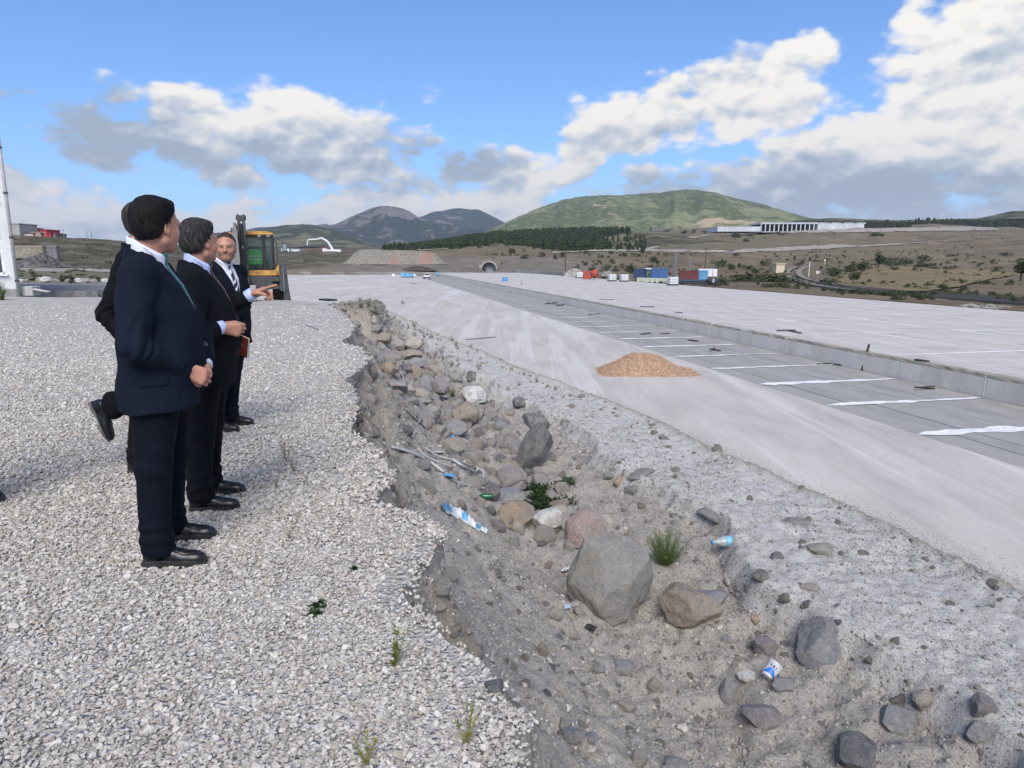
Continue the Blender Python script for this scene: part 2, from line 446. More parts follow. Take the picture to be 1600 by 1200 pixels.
def build_near():
    ys = [-7.0]
    while ys[-1] < 53.2:
        y = ys[-1]; ys.append(y + (.12 if y < 0.8 else max(.026, y*.0062)))
    ys = np.array(ys); ny = len(ys)
    # cross positions: dense at the cliff and at the ledge
    nt = 250
    q = np.linspace(0, 1, nt)
    tt = np.where(q < .22, q/.22*.07, .07+(q-.22)/.78*.93)
    Ex = E_x(ys); Rx = R_x(ys); W = Rx-Ex
    Y = np.repeat(ys[:, None], nt, 1); Wm = np.repeat(W[:, None], nt, 1)
    w = tt[None, :]*Wm
    z, k, s, crust, hc = profile(Y, w, Wm)
    X = Ex[:, None]+w
    depth = np.clip(-z/.7, 0, 1)
    # relief; it fades out at the pad edge and at the slab edge so the sheets meet
    fade = np.clip(w/.12, 0, 1)*np.clip((Wm-w)/.12, 0, 1)
    fade2 = np.clip(w/.03, 0, 1)*np.clip((Wm-w)/.12, 0, 1)
    far = np.clip(10/np.maximum(Y, 1), .25, 1)
    lump = fbm(X*1.1, Y*1.1, 0, 4, 41)*.22 + fbm(X*4.2, Y*4.2, 0, 3, 42)*.11*(1.2-.6*crust) + fbm(X*15, Y*15, 0, 4, 43)*.040*far
    rid = (0.5-np.abs(fbm(X*7.5, Y*7.5, 0, 4, 44))*2)*.045
    zz = z + (lump*np.where(crust, .35, 1) + rid)*fade
    # cliff face: gullies and overhanging lumps push it sideways
    cl = (k > 0) & (s < .12)
    gul = (fbm(Y*3.4, z*1.8, 0, 4, 45)*.34 + fbm(Y*13, z*8, 0, 3, 46)*.10)
    X = X + np.where(s < .25, gul*np.sin(np.pi*np.clip((k+s*3), 0, 1.6)/1.6), 0)*np.clip(1.2-s*4, 0, 1)*fade2
    # top lip follows the pad
    blend = np.clip(1-w/.10, 0, 1)
    zz = np.where(Y < 23.5, zz + pad_z(X, Y)*blend, zz)
    zz[:, -1] = SLAB_Z-.012; zz[:, -2] = np.minimum(zz[:, -2], SLAB_Z+.06)
    V = np.stack([X, Y, zz], -1).reshape(-1, 3)
    i = np.arange(ny-1)[:, None]*nt+np.arange(nt-1)[None, :]
    F = np.stack([i, i+1, i+nt+1, i+nt], -1).reshape(-1, 4)
    o = mk_np('ditch_ground', V, F, None)
    me = o.data
    slope_t = np.clip((w-.15)/np.maximum(Wm, .1), 0, 1)
    cr = np.where(crust, 1.0, 0.0)*np.clip((Wm-w-.05)/.2, 0, 1)
    at = me.attributes.new('crust', 'FLOAT', 'POINT'); at.data.foreach_set('value', (cr).astype(np.float32).ravel())
    at = me.attributes.new('cliff', 'FLOAT', 'POINT'); at.data.foreach_set('value', (np.clip(1-s*5, 0, 1)*np.clip(k*3, 0, 1)).astype(np.float32).ravel())
    ridg = np.exp(-(((Wm-w)-.16)/.17)**4)
    at = me.attributes.new('ridge', 'FLOAT', 'POINT'); at.data.foreach_set('value', ridg.astype(np.float32).ravel())
    tag(o, kind='structure')
    return o, ys, X, Y, zz, s, k, crust, w, Wm

def mat_ditch():
    t = NT('ditch_soil'); co = t.coord('Object')
    big = t.noise(.55, 5, .6, co); mid = t.noise(5, 7, .65, co); fine = t.noise(42, 6, .7, co); vf = t.noise(180, 3, .7, co)
    soil = t.ramp(mid, [(.25, (0.220, 0.205, 0.180)), (.5, (0.336, 0.314, 0.281)), (.75, (0.462, 0.436, 0.398))])
    soil = t.mix(t.mr(big, .40, .62), soil, (0.281, 0.267, 0.248))
    gritty = t.ramp(fine, [(.28, (0.143, 0.132, 0.117)), (.5, (0.352, 0.333, 0.306)), (.72, (0.638, 0.611, 0.572))])
    soil = t.mix(.45, soil, gritty)
    a = t.n('ShaderNodeAttribute'); a.attribute_name = 'crust'
    c = t.n('ShaderNodeAttribute'); c.attribute_name = 'cliff'
    r = t.n('ShaderNodeAttribute'); r.attribute_name = 'ridge'
    crust = t.ramp(fine, [(.25, (0.264, 0.259, 0.244)), (.45, (0.473, 0.468, 0.451)), (.75, (0.660, 0.660, 0.654))])
    cf = t.math('MULTIPLY', a.outputs['Fac'], t.mr(mid, .34, .56, .35, 1))
    col = t.mix(cf, soil, crust)
    cliffc = t.ramp(t.noise(9, 7, .65, t.mapping(co, (1, 1, .35))), [(.3, (0.171, 0.152, 0.124)), (.55, (0.292, 0.264, 0.220)), (.75, (0.418, 0.383, 0.330))])
    col = t.mix(t.math('MULTIPLY', c.outputs['Fac'], .85), col, cliffc)
    col = t.mix(t.math('MULTIPLY', r.outputs['Fac'], .95), col, t.ramp(fine, [(.3, (0.209, 0.187, 0.145)), (.7, (0.341, 0.314, 0.255))]))
    # small embedded grit
    v = t.vor(55, co); g = t.mr(v.outputs['Distance'], .18, .34, 1, 0)
    pick = t.mr(t.noise(2.3, 4, .6, co), .45, .6)
    col = t.mix(t.math('MULTIPLY', t.math('MULTIPLY', g, pick), .6), col, t.ramp(v.outputs['Color'], [(.2, (0.242, 0.231, 0.220)), (.8, (0.605, 0.583, 0.561))]))
    h = t.math('ADD', t.math('MULTIPLY', fine, 1.0), t.math('ADD', t.math('MULTIPLY', vf, .35), t.math('MULTIPLY', g, .35)))
    return t.set(col, .95, 0, t.bump(h, .9, .022), .25)

def mat_gravel():
    t = NT('crushed_stone'); co = t.coord('Object')
    v = t.vor(34, co); v2 = t.vor(71, co)
    big = t.noise(.8, 4, .6, co); f = t.noise(60, 4, .6, co)
    c1 = t.ramp(v.outputs['Color'], [(.1, (.41, .39, .355)), (.5, (.58, .555, .52)), (.9, (.73, .705, .67))])
    c1 = t.mix(t.mr(v.outputs['Distance'], .42, .62), c1, (.30, .285, .265))
    c1 = t.mix(t.mr(big, .35, .65, 0, .30), c1, (.49, .47, .44))
    c1 = t.mix(.25, c1, t.ramp(f, [(.3, (.25, .24, .23)), (.7, (.66, .65, .63))]))
    c1 = t.mix(t.mr(t.noise(.16, 5, .6, co), .52, .66, 0, .35), c1, (.48, .465, .44))
    h = t.math('ADD', t.mr(v.outputs['Distance'], 0, .6, 1, 0), t.math('MULTIPLY', t.mr(v2.outputs['Distance'], 0, .6, 1, 0), .5))
    return t.set(c1, .9, 0, t.bump(h, .9, .02), .3)

ditch, g_ys, g_X, g_Y, g_Z, g_S, g_K, g_C, g_w, g_W = build_near()
MAT_DITCH = mat_ditch(); MAT_GRAVEL = mat_gravel()
ditch.data.materials.append(MAT_DITCH)

def build_pad():
    ys = g_ys[g_ys < 23.55]; ny = len(ys)
    off = [0.0]
    while off[-1] < 60: off.append(off[-1]+max(.03, off[-1]*.035))
    off = np.array(off); nx = len(off)
    Ex = E_x(ys)
    X = Ex[:, None]-off[None, :]; Y = np.repeat(ys[:, None], nx, 1)
    Z = pad_z(X, Y)
    lip = np.clip(1-off/.25, 0, 1)[None, :]
    Z = Z-.02*lip**2*(1+fbm(Y*3, X*3, 0, 2, 3)) + fbm(X*9, Y*9, 0, 2, 77)*.012*np.clip(off/.1, 0, 1)[None, :]
    Z[:, 0] = pad_z(X[:, 0], Y[:, 0])
    # far margin: the pad runs on towards the left
    V = np.stack([X, Y, Z], -1).reshape(-1, 3)
    i = np.arange(ny-1)[:, None]*nx+np.arange(nx-1)[None, :]
    F = np.stack([i, i+nx, i+nx+1, i+1], -1).reshape(-1, 4)
    return tag(mk_np('gravel_pad', V, F, MAT_GRAVEL), kind='structure')
pad = build_pad()

def build_pad_far():
    """pad beyond the corner: ends in a bank that falls to the slab (right) and runs into the plain (left)"""
    xs = np.linspace(-66, -6.4, 240); ks = np.linspace(0, 1, 60)
    y0 = 23.5; yend = np.interp(xs, [-66, -26, -12, -8.5, -6.4], [30.5, 29.0, 27.0, 25.6, 23.9]) + .25*fbm(xs*.8, 2.2, 0, 3, 4)
    bank = np.interp(xs, [-66, -14, -10.5, -6.4], [1.6, 2.5, 5.0, 7.0])
    zend = np.interp(xs, [-66, -16, -11, -6.4], [-.45, -.6, -2.35, -2.35])
    X = np.repeat(xs[None, :], 60, 0); K = np.repeat(ks[:, None], 240, 1)
    top = np.clip(K/.5, 0, 1); dn = np.clip((K-.5)/.5, 0, 1)
    Y = y0+top*(yend[None, :]-y0)+dn*bank[None, :]
    Z = pad_z(X, Y)*(1-dn)+dn*dn*(3-2*dn)*zend[None, :]+fbm(X*1.5, Y*1.5, 0, 3, 8)*.12*np.clip(dn*4, 0, 1)
    V = np.stack([X, Y, Z], -1).reshape(-1, 3)
    i = np.arange(59)[:, None]*240+np.arange(239)[None, :]
    F = np.stack([i, i+1, i+241, i+240], -1).reshape(-1, 4)
    return tag(mk_np('gravel_bank', V, F, MAT_GRAVEL), kind='structure')
build_pad_far()

# lookup on the near surface: world point seen at a pixel
_nearP = np.stack([g_X, g_Y, g_Z], -1).reshape(-1, 3)
_nu, _nv = proj(_nearP)
_nu = np.where(_nearP[:, 1] < .8, -9999, _nu)
def on_ditch(u, v, tol=6):
    d2 = (_nu-u)**2+(_nv-v)**2
    c = np.where(d2 < max(tol*tol, d2.min()*1.5+1))[0]
    j = c[np.argmin(_nearP[c, 1])]
    return Vector(_nearP[j])
def z_ditch(x, y):
    i = int(np.clip(np.searchsorted(g_ys, y), 0, len(g_ys)-1))
    return float(np.interp(x, g_X[i], g_Z[i]))

# ---------------- plain ----------------
_tab_u = [-400, 0, 160, 300, 440, 560, 700, 735, 765, 795, 860, 1000, 1150, 1300, 1450, 1600, 2000]
_tab = {
 -400: [(24,468),(45,451),(60,441),(80,428),(120,420),(170,412),(200,398),(240,372),(400,370),(1300,372),(6000,385)],
 0: [(24,468),(45,451),(60,441),(80,428),(120,420),(170,412),(200,400),(240,373),(400,371),(1300,375),(6000,385)],
 160: [(24,468),(45,451),(60,441),(80,429),(120,421),(170,413),(200,402),(240,378),(400,378),(1300,385),(6000,388)],
 300: [(24,470),(45,455),(60,445),(80,436),(120,428),(170,420),(200,405),(240,389),(400,388),(1300,390),(6000,392)],
 440: [(24,500),(45,470),(60,458),(80,452),(120,440),(182,432),(186,419),(260,412),(330,403),(400,397),(600,393),(1300,390),(6000,392)],
 560: [(24,500),(60,470),(120,440),(182,433),(187,420),(260,412),(400,404),(600,394),(1300,389),(6000,392)],
 700: [(24,500),(60,470),(120,440),(182,433),(189,421),(250,414),(300,408),(400,399),(600,394),(900,388),(1300,386),(6000,392)],
 735: [(24,500),(60,470),(120,440),(182,433),(230,426),(300,408),(330,402),(400,397),(600,390),(900,386),(1300,384),(6000,392)],
 765: [(24,500),(60,470),(120,440),(182,433),(240,429),(298,427.5),(303,404),(400,396),(600,389),(900,380),(1300,380),(6000,392)],
 795: [(24,500),(60,470),(120,440),(182,433),(230,424),(300,405),(330,401),(400,396),(600,389),(900,378),(1300,376),(6000,392)],
 860: [(24,500),(60,470),(120,440),(150,431),(185,426),(220,416),(300,404),(400,399),(600,389),(900,374),(1300,372),(6000,390)],
 1000: [(24,500),(60,470),(100,443),(150,436),(220,431),(300,414),(400,402),(500,393),(700,380),(900,371),(1300,364),(6000,380)],
 1150: [(24,520),(60,475),(80,455),(120,444),(200,434),(300,418),(400,406),(600,390),(800,371),(900,362),(1300,356),(6000,372)],
 1300: [(24,540),(50,490),(62,464),(90,452),(130,442),(200,429),(300,415),(450,400),(600,386),(750,373),(850,362),(1300,355),(6000,372)],
 1450: [(24,560),(48,500),(54,474),(80,461),(130,446),(200,431),(300,416),(450,402),(600,388),(800,368),(900,360),(1300,353),(6000,372)],
 1600: [(24,580),(44,520),(50,486),(80,468),(130,451),(200,436),(300,421),(450,406),(600,391),(800,371),(900,362),(1300,354),(6000,372)],
 2000: [(24,640),(40,560),(50,500),(80,474),(130,455),(200,438),(300,422),(450,406),(600,391),(800,371),(900,362),(1300,354),(6000,372)],
}
_rg = np.array([24, 35, 44, 50, 54, 62, 70, 80, 90, 100, 120, 130, 150, 170, 182, 186, 190, 200, 220, 240, 260, 298, 303, 330, 370, 400, 450, 500, 600, 700, 750, 800, 850, 900, 1100, 1300, 2500, 6000.])
_lr = np.log(_rg)
_tanel = np.zeros((len(_tab_u), len(_rg)))
for _i, _u in enumerate(_tab_u):
    _a = np.array(_tab[_u], float)
    _v = np.interp(_lr, np.log(_a[:, 0]), _a[:, 1])
    for _j, _vv in enumerate(_v):
        _r = ray(_u, _vv); _tanel[_i, _j] = _r[2]/math.hypot(_r[0], _r[1])
_taz = np.array([math.degrees(math.atan2(ray(u, 407)[0], ray(u, 407)[1])) for u in _tab_u])
# direction of the channel
CD = Vector((-0.2079, 0.9781, 0)); CN = Vector((0.9781, 0.2079, 0))
CO = Vector((6.75, 23.6, 0))        # a point of the channel's left edge
def chan(a, b, z=0.0):
    """a metres along the channel (away from the camera), b metres to the right of its left edge"""
    p = CO+CD*a+CN*b; return Vector((p.x, p.y, z))
CH_W = 5.35; UP_W = 0.0
_re = onz(1600, 487, UP_Z)          # right margin of the upper slab
UP_R = float((Vector(_re)-CO).dot(CN))
def slab_left(y):
    return np.interp(y, [-10, 27, 53, 125, 178, 400], [-9, -19, -26, -43, -60, -60])
def z_plain(az, r):
    x = r*np.sin(np.radians(az)); y = r*np.cos(np.radians(az))
    azc = np.clip(az, _taz[0], _taz[-1])
    fi = np.interp(azc, _taz, np.arange(len(_taz))); i0 = np.clip(fi.astype(int), 0, len(_taz)-2); f = fi-i0; f = f*f*(3-2*f)*.5+f*.5
    fj = np.interp(np.log(np.clip(r, 24, 6000)), _lr, np.arange(len(_lr))); j0 = np.clip(fj.astype(int), 0, len(_lr)-2); g = fj-j0
    t = (_tanel[i0, j0]*(1-f)+_tanel[i0+1, j0]*f)*(1-g)+(_tanel[i0, j0+1]*(1-f)+_tanel[i0+1, j0+1]*f)*g
    z = CAMH+r*t
    z = z + fbm(x*.012, y*.012, 0, 4, 61)*np.clip((r-90)/400, 0, 1)*9*np.clip(1.6-r/1500, .3, 1) + fbm(x*.09, y*.09, 0, 4, 62)*np.clip((r-45)/200, 0, 1)*1.3 + fbm(x*.6, y*.6, 0, 3, 63)*.12
    b = (x-CO.x)*CN.x+(y-CO.y)*CN.y; a = (x-CO.x)*CD.x+(y-CO.y)*CD.y
    inside = (x > slab_left(y)) & (b < UP_R) & (y < 180) & (y > -60)
    outd = np.maximum(np.maximum(slab_left(y)-x, b-UP_R), y-180)
    z = np.where(inside, -3.2, z)
    # a shallow verge along the right margin so the plain meets the slab
    m = (~inside) & (b >= UP_R) & (b < UP_R+6) & (y < 182)
    z = np.where(m, np.minimum(z, UP_Z-.25+.05*(b-UP_R)), z)
    back = (y < 33) & (x < -5)
    z = np.where(back, np.minimum(z, -.55-.0*x), z)
    z = np.where((np.abs(az) > 60), -0.2-np.clip(r-60, 0, 1e5)*.002, z)
    return x, y, z
def build_plain():
    az = np.unique(np.concatenate([np.linspace(-180, -46, 60), np.arange(-46, 46, .16), np.linspace(46, 180, 60)]))
    rr = [23.0]
    while rr[-1] < 7000: rr.append(rr[-1]*(1.012 if rr[-1] < 1500 else 1.05))
    rr = np.array(rr)
    A, RR = np.meshgrid(az, rr, indexing='ij')
    x, y, z = z_plain(A, RR)
    V = np.stack([x, y, z], -1).reshape(-1, 3); nr = len(rr)
    i = np.arange(len(az)-1)[:, None]*nr+np.arange(nr-1)[None, :]
    F = np.stack([i, i+nr, i+nr+1, i+1], -1).reshape(-1, 4)
    return tag(mk_np('plain', V, F, None), kind='structure')
def zp(x, y):
    a = np.array([math.degrees(math.atan2(x, y))]); r = np.array([math.hypot(x, y)])
    return float(z_plain(a, r)[2][0])
def on_plain(u, v, rmin=40, rmax=2500):
    """first hit of the pixel's ray with the plain"""
    r_ = ray(u, v); az = math.degrees(math.atan2(r_[0], r_[1])); te = r_[2]/math.hypot(r_[0], r_[1])
    rs = np.exp(np.linspace(math.log(rmin), math.log(rmax), 420))
    x, y, z = z_plain(np.full(420, az), rs)
    h = np.where(z >= CAMH+rs*te)[0]
    k = h[0] if len(h) else 250
    return Vector((x[k], y[k], z[k]))
def at_r(u, r):
    """ground point of the plain in the column u at distance r"""
    q = ray(u, 407); az = np.array([math.degrees(math.atan2(q[0], q[1]))])
    x, y, z = z_plain(az, np.array([float(r)])); return Vector((x[0], y[0], z[0]))

def mat_plain():
    t = NT('dry_steppe'); co = t.coord('Object')
    big = t.noise(.006, 6, .62, co); mid = t.noise(.05, 7, .65, co); fine = t.noise(.9, 6, .7, co); vf = t.noise(7, 4, .7, co)
    c = t.ramp(mid, [(.28, (0.085, 0.073, 0.044)), (.45, (0.137, 0.111, 0.074)), (.62, (0.196, 0.159, 0.107)), (.8, (0.122, 0.115, 0.067))])
    c = t.mix(t.mr(big, .42, .6), c, t.ramp(fine, [(.3, (0.107, 0.090, 0.058)), (.7, (0.192, 0.159, 0.107))]))
    c = t.mix(t.mr(t.noise(.018, 5, .6, t.mapping(co, (.35, 1.6, 1), (0, 0, .2))), .52, .66, 0, .55), c, (0.200, 0.167, 0.118))
    c = t.mix(t.mr(fine, .55, .75, 0, .5), c, (0.061, 0.062, 0.036))
    # nearer ground: churned grey earth
    g = t.n('ShaderNodeNewGeometry'); sp = t.n('ShaderNodeSeparateXYZ'); t.l(g.outputs['Position'], sp.inputs[0])
    rr = t.n('ShaderNodeVectorMath'); rr.operation = 'LENGTH'; t.l(g.outputs['Position'], rr.inputs[0])
    grey = t.ramp(t.noise(.5, 6, .7, co), [(.3, (.24, .225, .205)), (.7, (.43, .41, .385))])
    left = t.mr(sp.outputs[0], -6, -12)
    near = t.math('MULTIPLY', t.mr(rr.outputs['Value'], 66, 56), left)
    c = t.mix(near, c, grey)
    bank = t.math('MULTIPLY', t.mr(rr.outputs['Value'], 175, 183), t.math('MULTIPLY', t.mr(rr.outputs['Value'], 345, 300), t.mr(sp.outputs[0], 40, 25))); bank = t.math('MULTIPLY', bank, t.mr(sp.outputs[0], -75, -60))
    hs = t.math('MULTIPLY', t.mr(rr.outputs['Value'], 120, 150), t.mr(sp.outputs[0], -60, -75)); c = t.mix(t.math('MULTIPLY', hs, .85), c, t.ramp(t.noise(.14, 7, .7, co, .4), [(.36, (.030, .036, .020)), (.5, (.085, .078, .052)), (.62, (.175, .160, .130))]))
    c = t.mix(t.math('MULTIPLY', bank, .8), c, t.ramp(t.noise(.12, 6, .7, co), [(.3, (.115, .10, .082)), (.55, (.20, .178, .150)), (.75, (.30, .275, .24))]))
    return t.set(c, .97, 0, t.bump(t.math('ADD', vf, fine), .6, .3), .15)
plain_o = build_plain(); MAT_PLAIN = mat_plain(); plain_o.data.materials.append(MAT_PLAIN)

# ---------------- hills ----------------
def mat_hill(name, forest, clear, thr, bare=None):
    t = NT(name); co = t.coord('Object')
    a = t.noise(.0016, 8, .62, co, .4); b = t.noise(.012, 7, .66, co, .3); c = t.noise(.05, 4, .7, co)
    v = t.vor(.045, co)
    f = t.ramp(v.outputs['Distance'], [(.1, tuple(q*1.35 for q in forest)), (.6, tuple(q*.55 for q in forest))])
    f = t.mix(t.mr(b, .4, .62, 0, .6), f, tuple(q*.7 for q in forest))
    g = t.ramp(c, [(.3, tuple(q*.75 for q in clear)), (.7, tuple(q*1.15 for q in clear))])
    m = t.math('ADD', t.math('MULTIPLY', a, .55), t.math('MULTIPLY', b, .45))
    m2 = t.mr(m, thr, thr+.055)
    m2 = t.math('MULTIPLY', m2, t.mr(v.outputs['Distance'], .05, .25, .35, 1))
    col = t.mix(m2, f, g)
    if bare: col = t.mix(t.mr(t.noise(.004, 7, .7, t.mapping(co, (.5, 1, 2.4)), .3), .60, .64), col, bare)
    return t.set(col, .97, 0, t.bump(t.math('ADD', t.math('MULTIPLY', b, 1.0), v.outputs['Distance']), .6, 5), .1)

def hill(ridge, r0, r1, r2, vbase, mat, amp=18.0, seed=0, step=.07, rough=1.0, name='hill', nk=90):
    az_r = [math.degrees(math.atan2(ray(u, v)[0], ray(u, v)[1])) for u, v in ridge]
    te_r = [ray(u, v)[2]/math.hypot(ray(u, v)[0], ray(u, v)[1]) for u, v in ridge]
    az = np.arange(az_r[0], az_r[-1]+step, step); te = np.interp(az, az_r, te_r)
    ker = np.ones(9)/9; te = np.convolve(np.pad(te, 4, 'edge'), ker, 'valid')
    tb = ray(800, vbase)[2]/_cp if False else math.tan(math.atan2(407-vbase, FPX))
    k = np.linspace(0, 1.7, nk)
    A, K = np.meshgrid(az, k, indexing='ij')
    TE = np.repeat(te[:, None], nk, 1)
    wob = fbm(A*.9, 3.0, 0, 3, seed)*(r1-r0)*.35
    RR = np.where(K <= 1, r0+(r1+wob-r0)*K, r1+wob+(r2-r1)*(K-1)/.7)
    z1 = CAMH+(r1+wob)*TE; z0 = CAMH+r0*tb
    kk = np.clip(K, 0, 1); p = kk*kk*(3-2*kk)*.45+kk*.55
    z = z0+(z1-z0)*p
    z = np.where(K > 1, z1-(z1-z0)*((K-1)/.7)**1.6, z)
    x = RR*np.sin(np.radians(A)); y = RR*np.cos(np.radians(A))
    hh = np.clip((z1-z0)/60.0, .05, 1.0)
    rid = (.5-np.abs(fbm(x*.0018, y*.0018, 0, 5, seed+3)))*2-.55
    damp = np.sin(np.pi*np.clip(K, 0, 1))**.7*(K < 1)+.06
    z = z+rid*amp*2.2*rough*damp*hh+fbm(x*.012, y*.012, 0, 4, seed+5)*amp*.35*hh
    V = np.stack([x, y, z], -1).reshape(-1, 3)
    i = np.arange(len(az)-1)[:, None]*nk+np.arange(nk-1)[None, :]
    F = np.stack([i, i+nk, i+nk+1, i+1], -1).reshape(-1, 4)
    o = tag(mk_np(name, V, F, mat), kind='structure')
    o['_r'] = 1; del o['_r']
    return o, (az, k, x, y, z)
MH_BLUE = mat_hill('wooded_hill_far_shaded', (.034, .050, .045), (.150, .135, .130), .505)  # cloud shadow over the far hills put into a darker forest colour
MH_GREEN = mat_hill('wooded_hill_green_sunlit', (.125, .155, .060), (.205, .215, .105), .50, (.40, .31, .20))  # sunlight on this hill put into a lighter, greener colour
MH_SHOULDER = mat_hill('scrub_hill', (.045, .062, .030), (.14, .13, .075), .50)
MH_PINE = mat_hill('pine_floor', (.105, .100, .058), (.185, .155, .10), .50)
hill([(330,372),(395,362),(440,360),(480,356),(520,352),(548,342),(572,331),(590,325),(605,323),(622,326),(640,333),(660,341),(700,350),(760,362),(830,372)], 2900, 4300, 6000, 386, MH_BLUE, 34, 11)
hill([(560,362),(620,350),(650,340),(680,331),(705,326),(725,325),(745,329),(765,336),(785,346),(810,356),(860,368)], 4300, 5200, 6600, 380, MH_BLUE, 34, 23)
hill([(340,374),(395,362),(425,355),(450,351.5),(475,351),(500,356),(530,366),(570,378),(600,386)], 1900, 2600, 3300, 388, MH_SHOULDER, 14, 37)
hill([(700,385),(740,372),(760,364),(782,352),(820,335),(850,322),(880,312),(905,307),(935,304.5),(960,305),(1000,303),(1030,302),(1060,298.5),(1088,297),(1115,301),(1140,307),(1170,314),(1200,322),(1235,333),(1270,341),(1330,346),(1400,351),(1480,356)], 1900, 3100, 4300, 376, MH_GREEN, 13, 47, nk=130)
hill([(1440,358),(1490,352),(1530,345),(1560,339),(1590,333),(1620,328),(1700,320),(1850,318),(2100,330)], 1500, 2300, 3000, 366, MH_SHOULDER, 12, 59)
hill([(1190,354),(1230,347),(1270,342),(1300,340),(1350,342),(1400,344),(1450,343),(1500,342),(1540,341),(1580,344),(1650,346),(1800,340),(2100,350)], 1350, 1750, 2300, 357, MH_SHOULDER, 7, 71)
hill([(-700,384),(-200,378),(0,380),(200,382),(330,384),(420,388)], 1500, 2200, 3000, 392, MH_SHOULDER, 9, 83, step=.2)
pine_hill, PH = hill([(600,398),(650,389),(690,383),(740,374),(800,368),(860,364),(920,363),(980,364),(1040,366),(1100,369),(1160,374)], 520, 900, 1250, 396, MH_PINE, 4, 91, step=.12)

# =====================================================================
# concrete: lower slab, sunken channel of cast panels, wall, upper slab
# =====================================================================
def mat_concrete(name, base, white=.35, sand=.3, scale=1.0, streak=(1, 1, 1), rot=0.0, joint=None, bump=.35, tr_=1.0):
    t = NT(name); co = t.coord('Object')
    w = t.mapping(co, streak, (0, 0, rot))
    a = t.noise(.10*scale, 6, .62, w, .3); b = t.noise(.7*scale, 7, .66, w, .2); f = t.noise(14, 5, .7, co); g = t.noise(90, 3, .7, co)
    col = t.ramp(b, [(.28, tuple(q*.78 for q in base)), (.5, base), (.74, tuple(q*1.16 for q in base))])
    col = t.mix(t.mr(a, .50, .68, 0, white), col, (.60, .61, .62))
    col = t.mix(t.mr(t.noise(.23*scale, 5, .6, w, .2), .55, .72, 0, sand), col, (.42, .37, .30))
    col = t.mix(t.mr(f, .35, .62, 0, .30), col, tuple(q*.72 for q in base))
    col = t.mix(t.mr(t.noise(1.6*scale, 8, .75, w, .4), .62, .70, 0, .45), col, tuple(q*.6 for q in base))
    tr = t.noise(.5, 7, .6, t.mapping(co, (2.6, .10, 1), (0, 0, R(12))), .6)
    col = t.mix(t.mr(tr, .54, .62, 0, .34*tr_), col, tuple(q*.74 for q in base)); col = t.mix(t.mr(tr, .44, .38, 0, .34*tr_), col, (.62, .62, .61))
    return t.set(col, t.mr(b, .3, .7, .72, .92), 0, t.bump(t.math('ADD', f, g), bump, .01), .35)
M_SLAB = mat_concrete('concrete_lower', (.48, .455, .42), .75, .60, 1.0, (1.6, .45, 1), R(12))
M_UP = mat_concrete('concrete_upper', (.48, .458, .425), .6, .6, .8, (.45, 1.6, 1), R(-12))
M_CH = mat_concrete('concrete_channel', (.315, .308, .292), .25, .18, 1.5, (1.3, .6, 1), R(12), bump=.2, tr_=.0)
M_WALL = mat_concrete('concrete_wall', (.68, .64, .575), .4, .3, 2.5, (1, 1, .35), 0)
M_LIP = mat_concrete('concrete_rough_lip', (.33, .305, .26), .12, .45, 4, bump=.9)
M_JOINT = plain('joint_soil', (.055, .055, .055), .95)  # dark bed colour seen in the gaps between panels
M_LIME = NT('lime_spill'); _c = M_LIME.coord('Object')
M_LIME = M_LIME.set(M_LIME.ramp(M_LIME.noise(6, 6, .7, _c), [(.35, (.50, .52, .53)), (.6, (.80, .81, .82))]), .9, 0, None, .2)

def build_lower():
    # strip of slab from the sand ridge to the channel, then the wide field to the left beyond the ditch
    ys = [-30.0, -20, -12, -8]+[y for y in g_ys if y > -7 and y < 53][::3]+list(np.linspace(53.2, 178, 60))
    V = []; F = []
    for i, y in enumerate(ys):
        xr = CO.x+(y-CO.y)*CD.x/CD.y + .0
        if y < 53: xl = float(R_x(y))-.06
        else: xl = float(slab_left(y))-4
        for k in range(13):
            f = k/12.0; V.append((xl+(xr-xl)*f, y, SLAB_Z))
        if i:
            a = (i-1)*13; b = i*13
            for k in range(12): F.append((a+k, a+k+1, b+k+1, b+k))
    o = mk('lower_slab', V, F, M_SLAB); tag(o, kind='structure')
    # the field behind the pad
    V = []; F = []
    ys2 = list(np.linspace(27, 53.2, 24))
    for i, y in enumerate(ys2):
        xl = float(slab_left(y))-5; xr = float(E_x(y))+.9 if y < 53 else float(R_x(53))
        for k in range(7): V.append((xl+(xr-xl)*k/6, y, SLAB_Z-.004))
        if i:
            for k in range(6): F.append(((i-1)*7+k, (i-1)*7+k+1, i*7+k+1, i*7+k))
    tag(mk('lower_slab', V, F, M_SLAB), kind='structure')
build_lower()

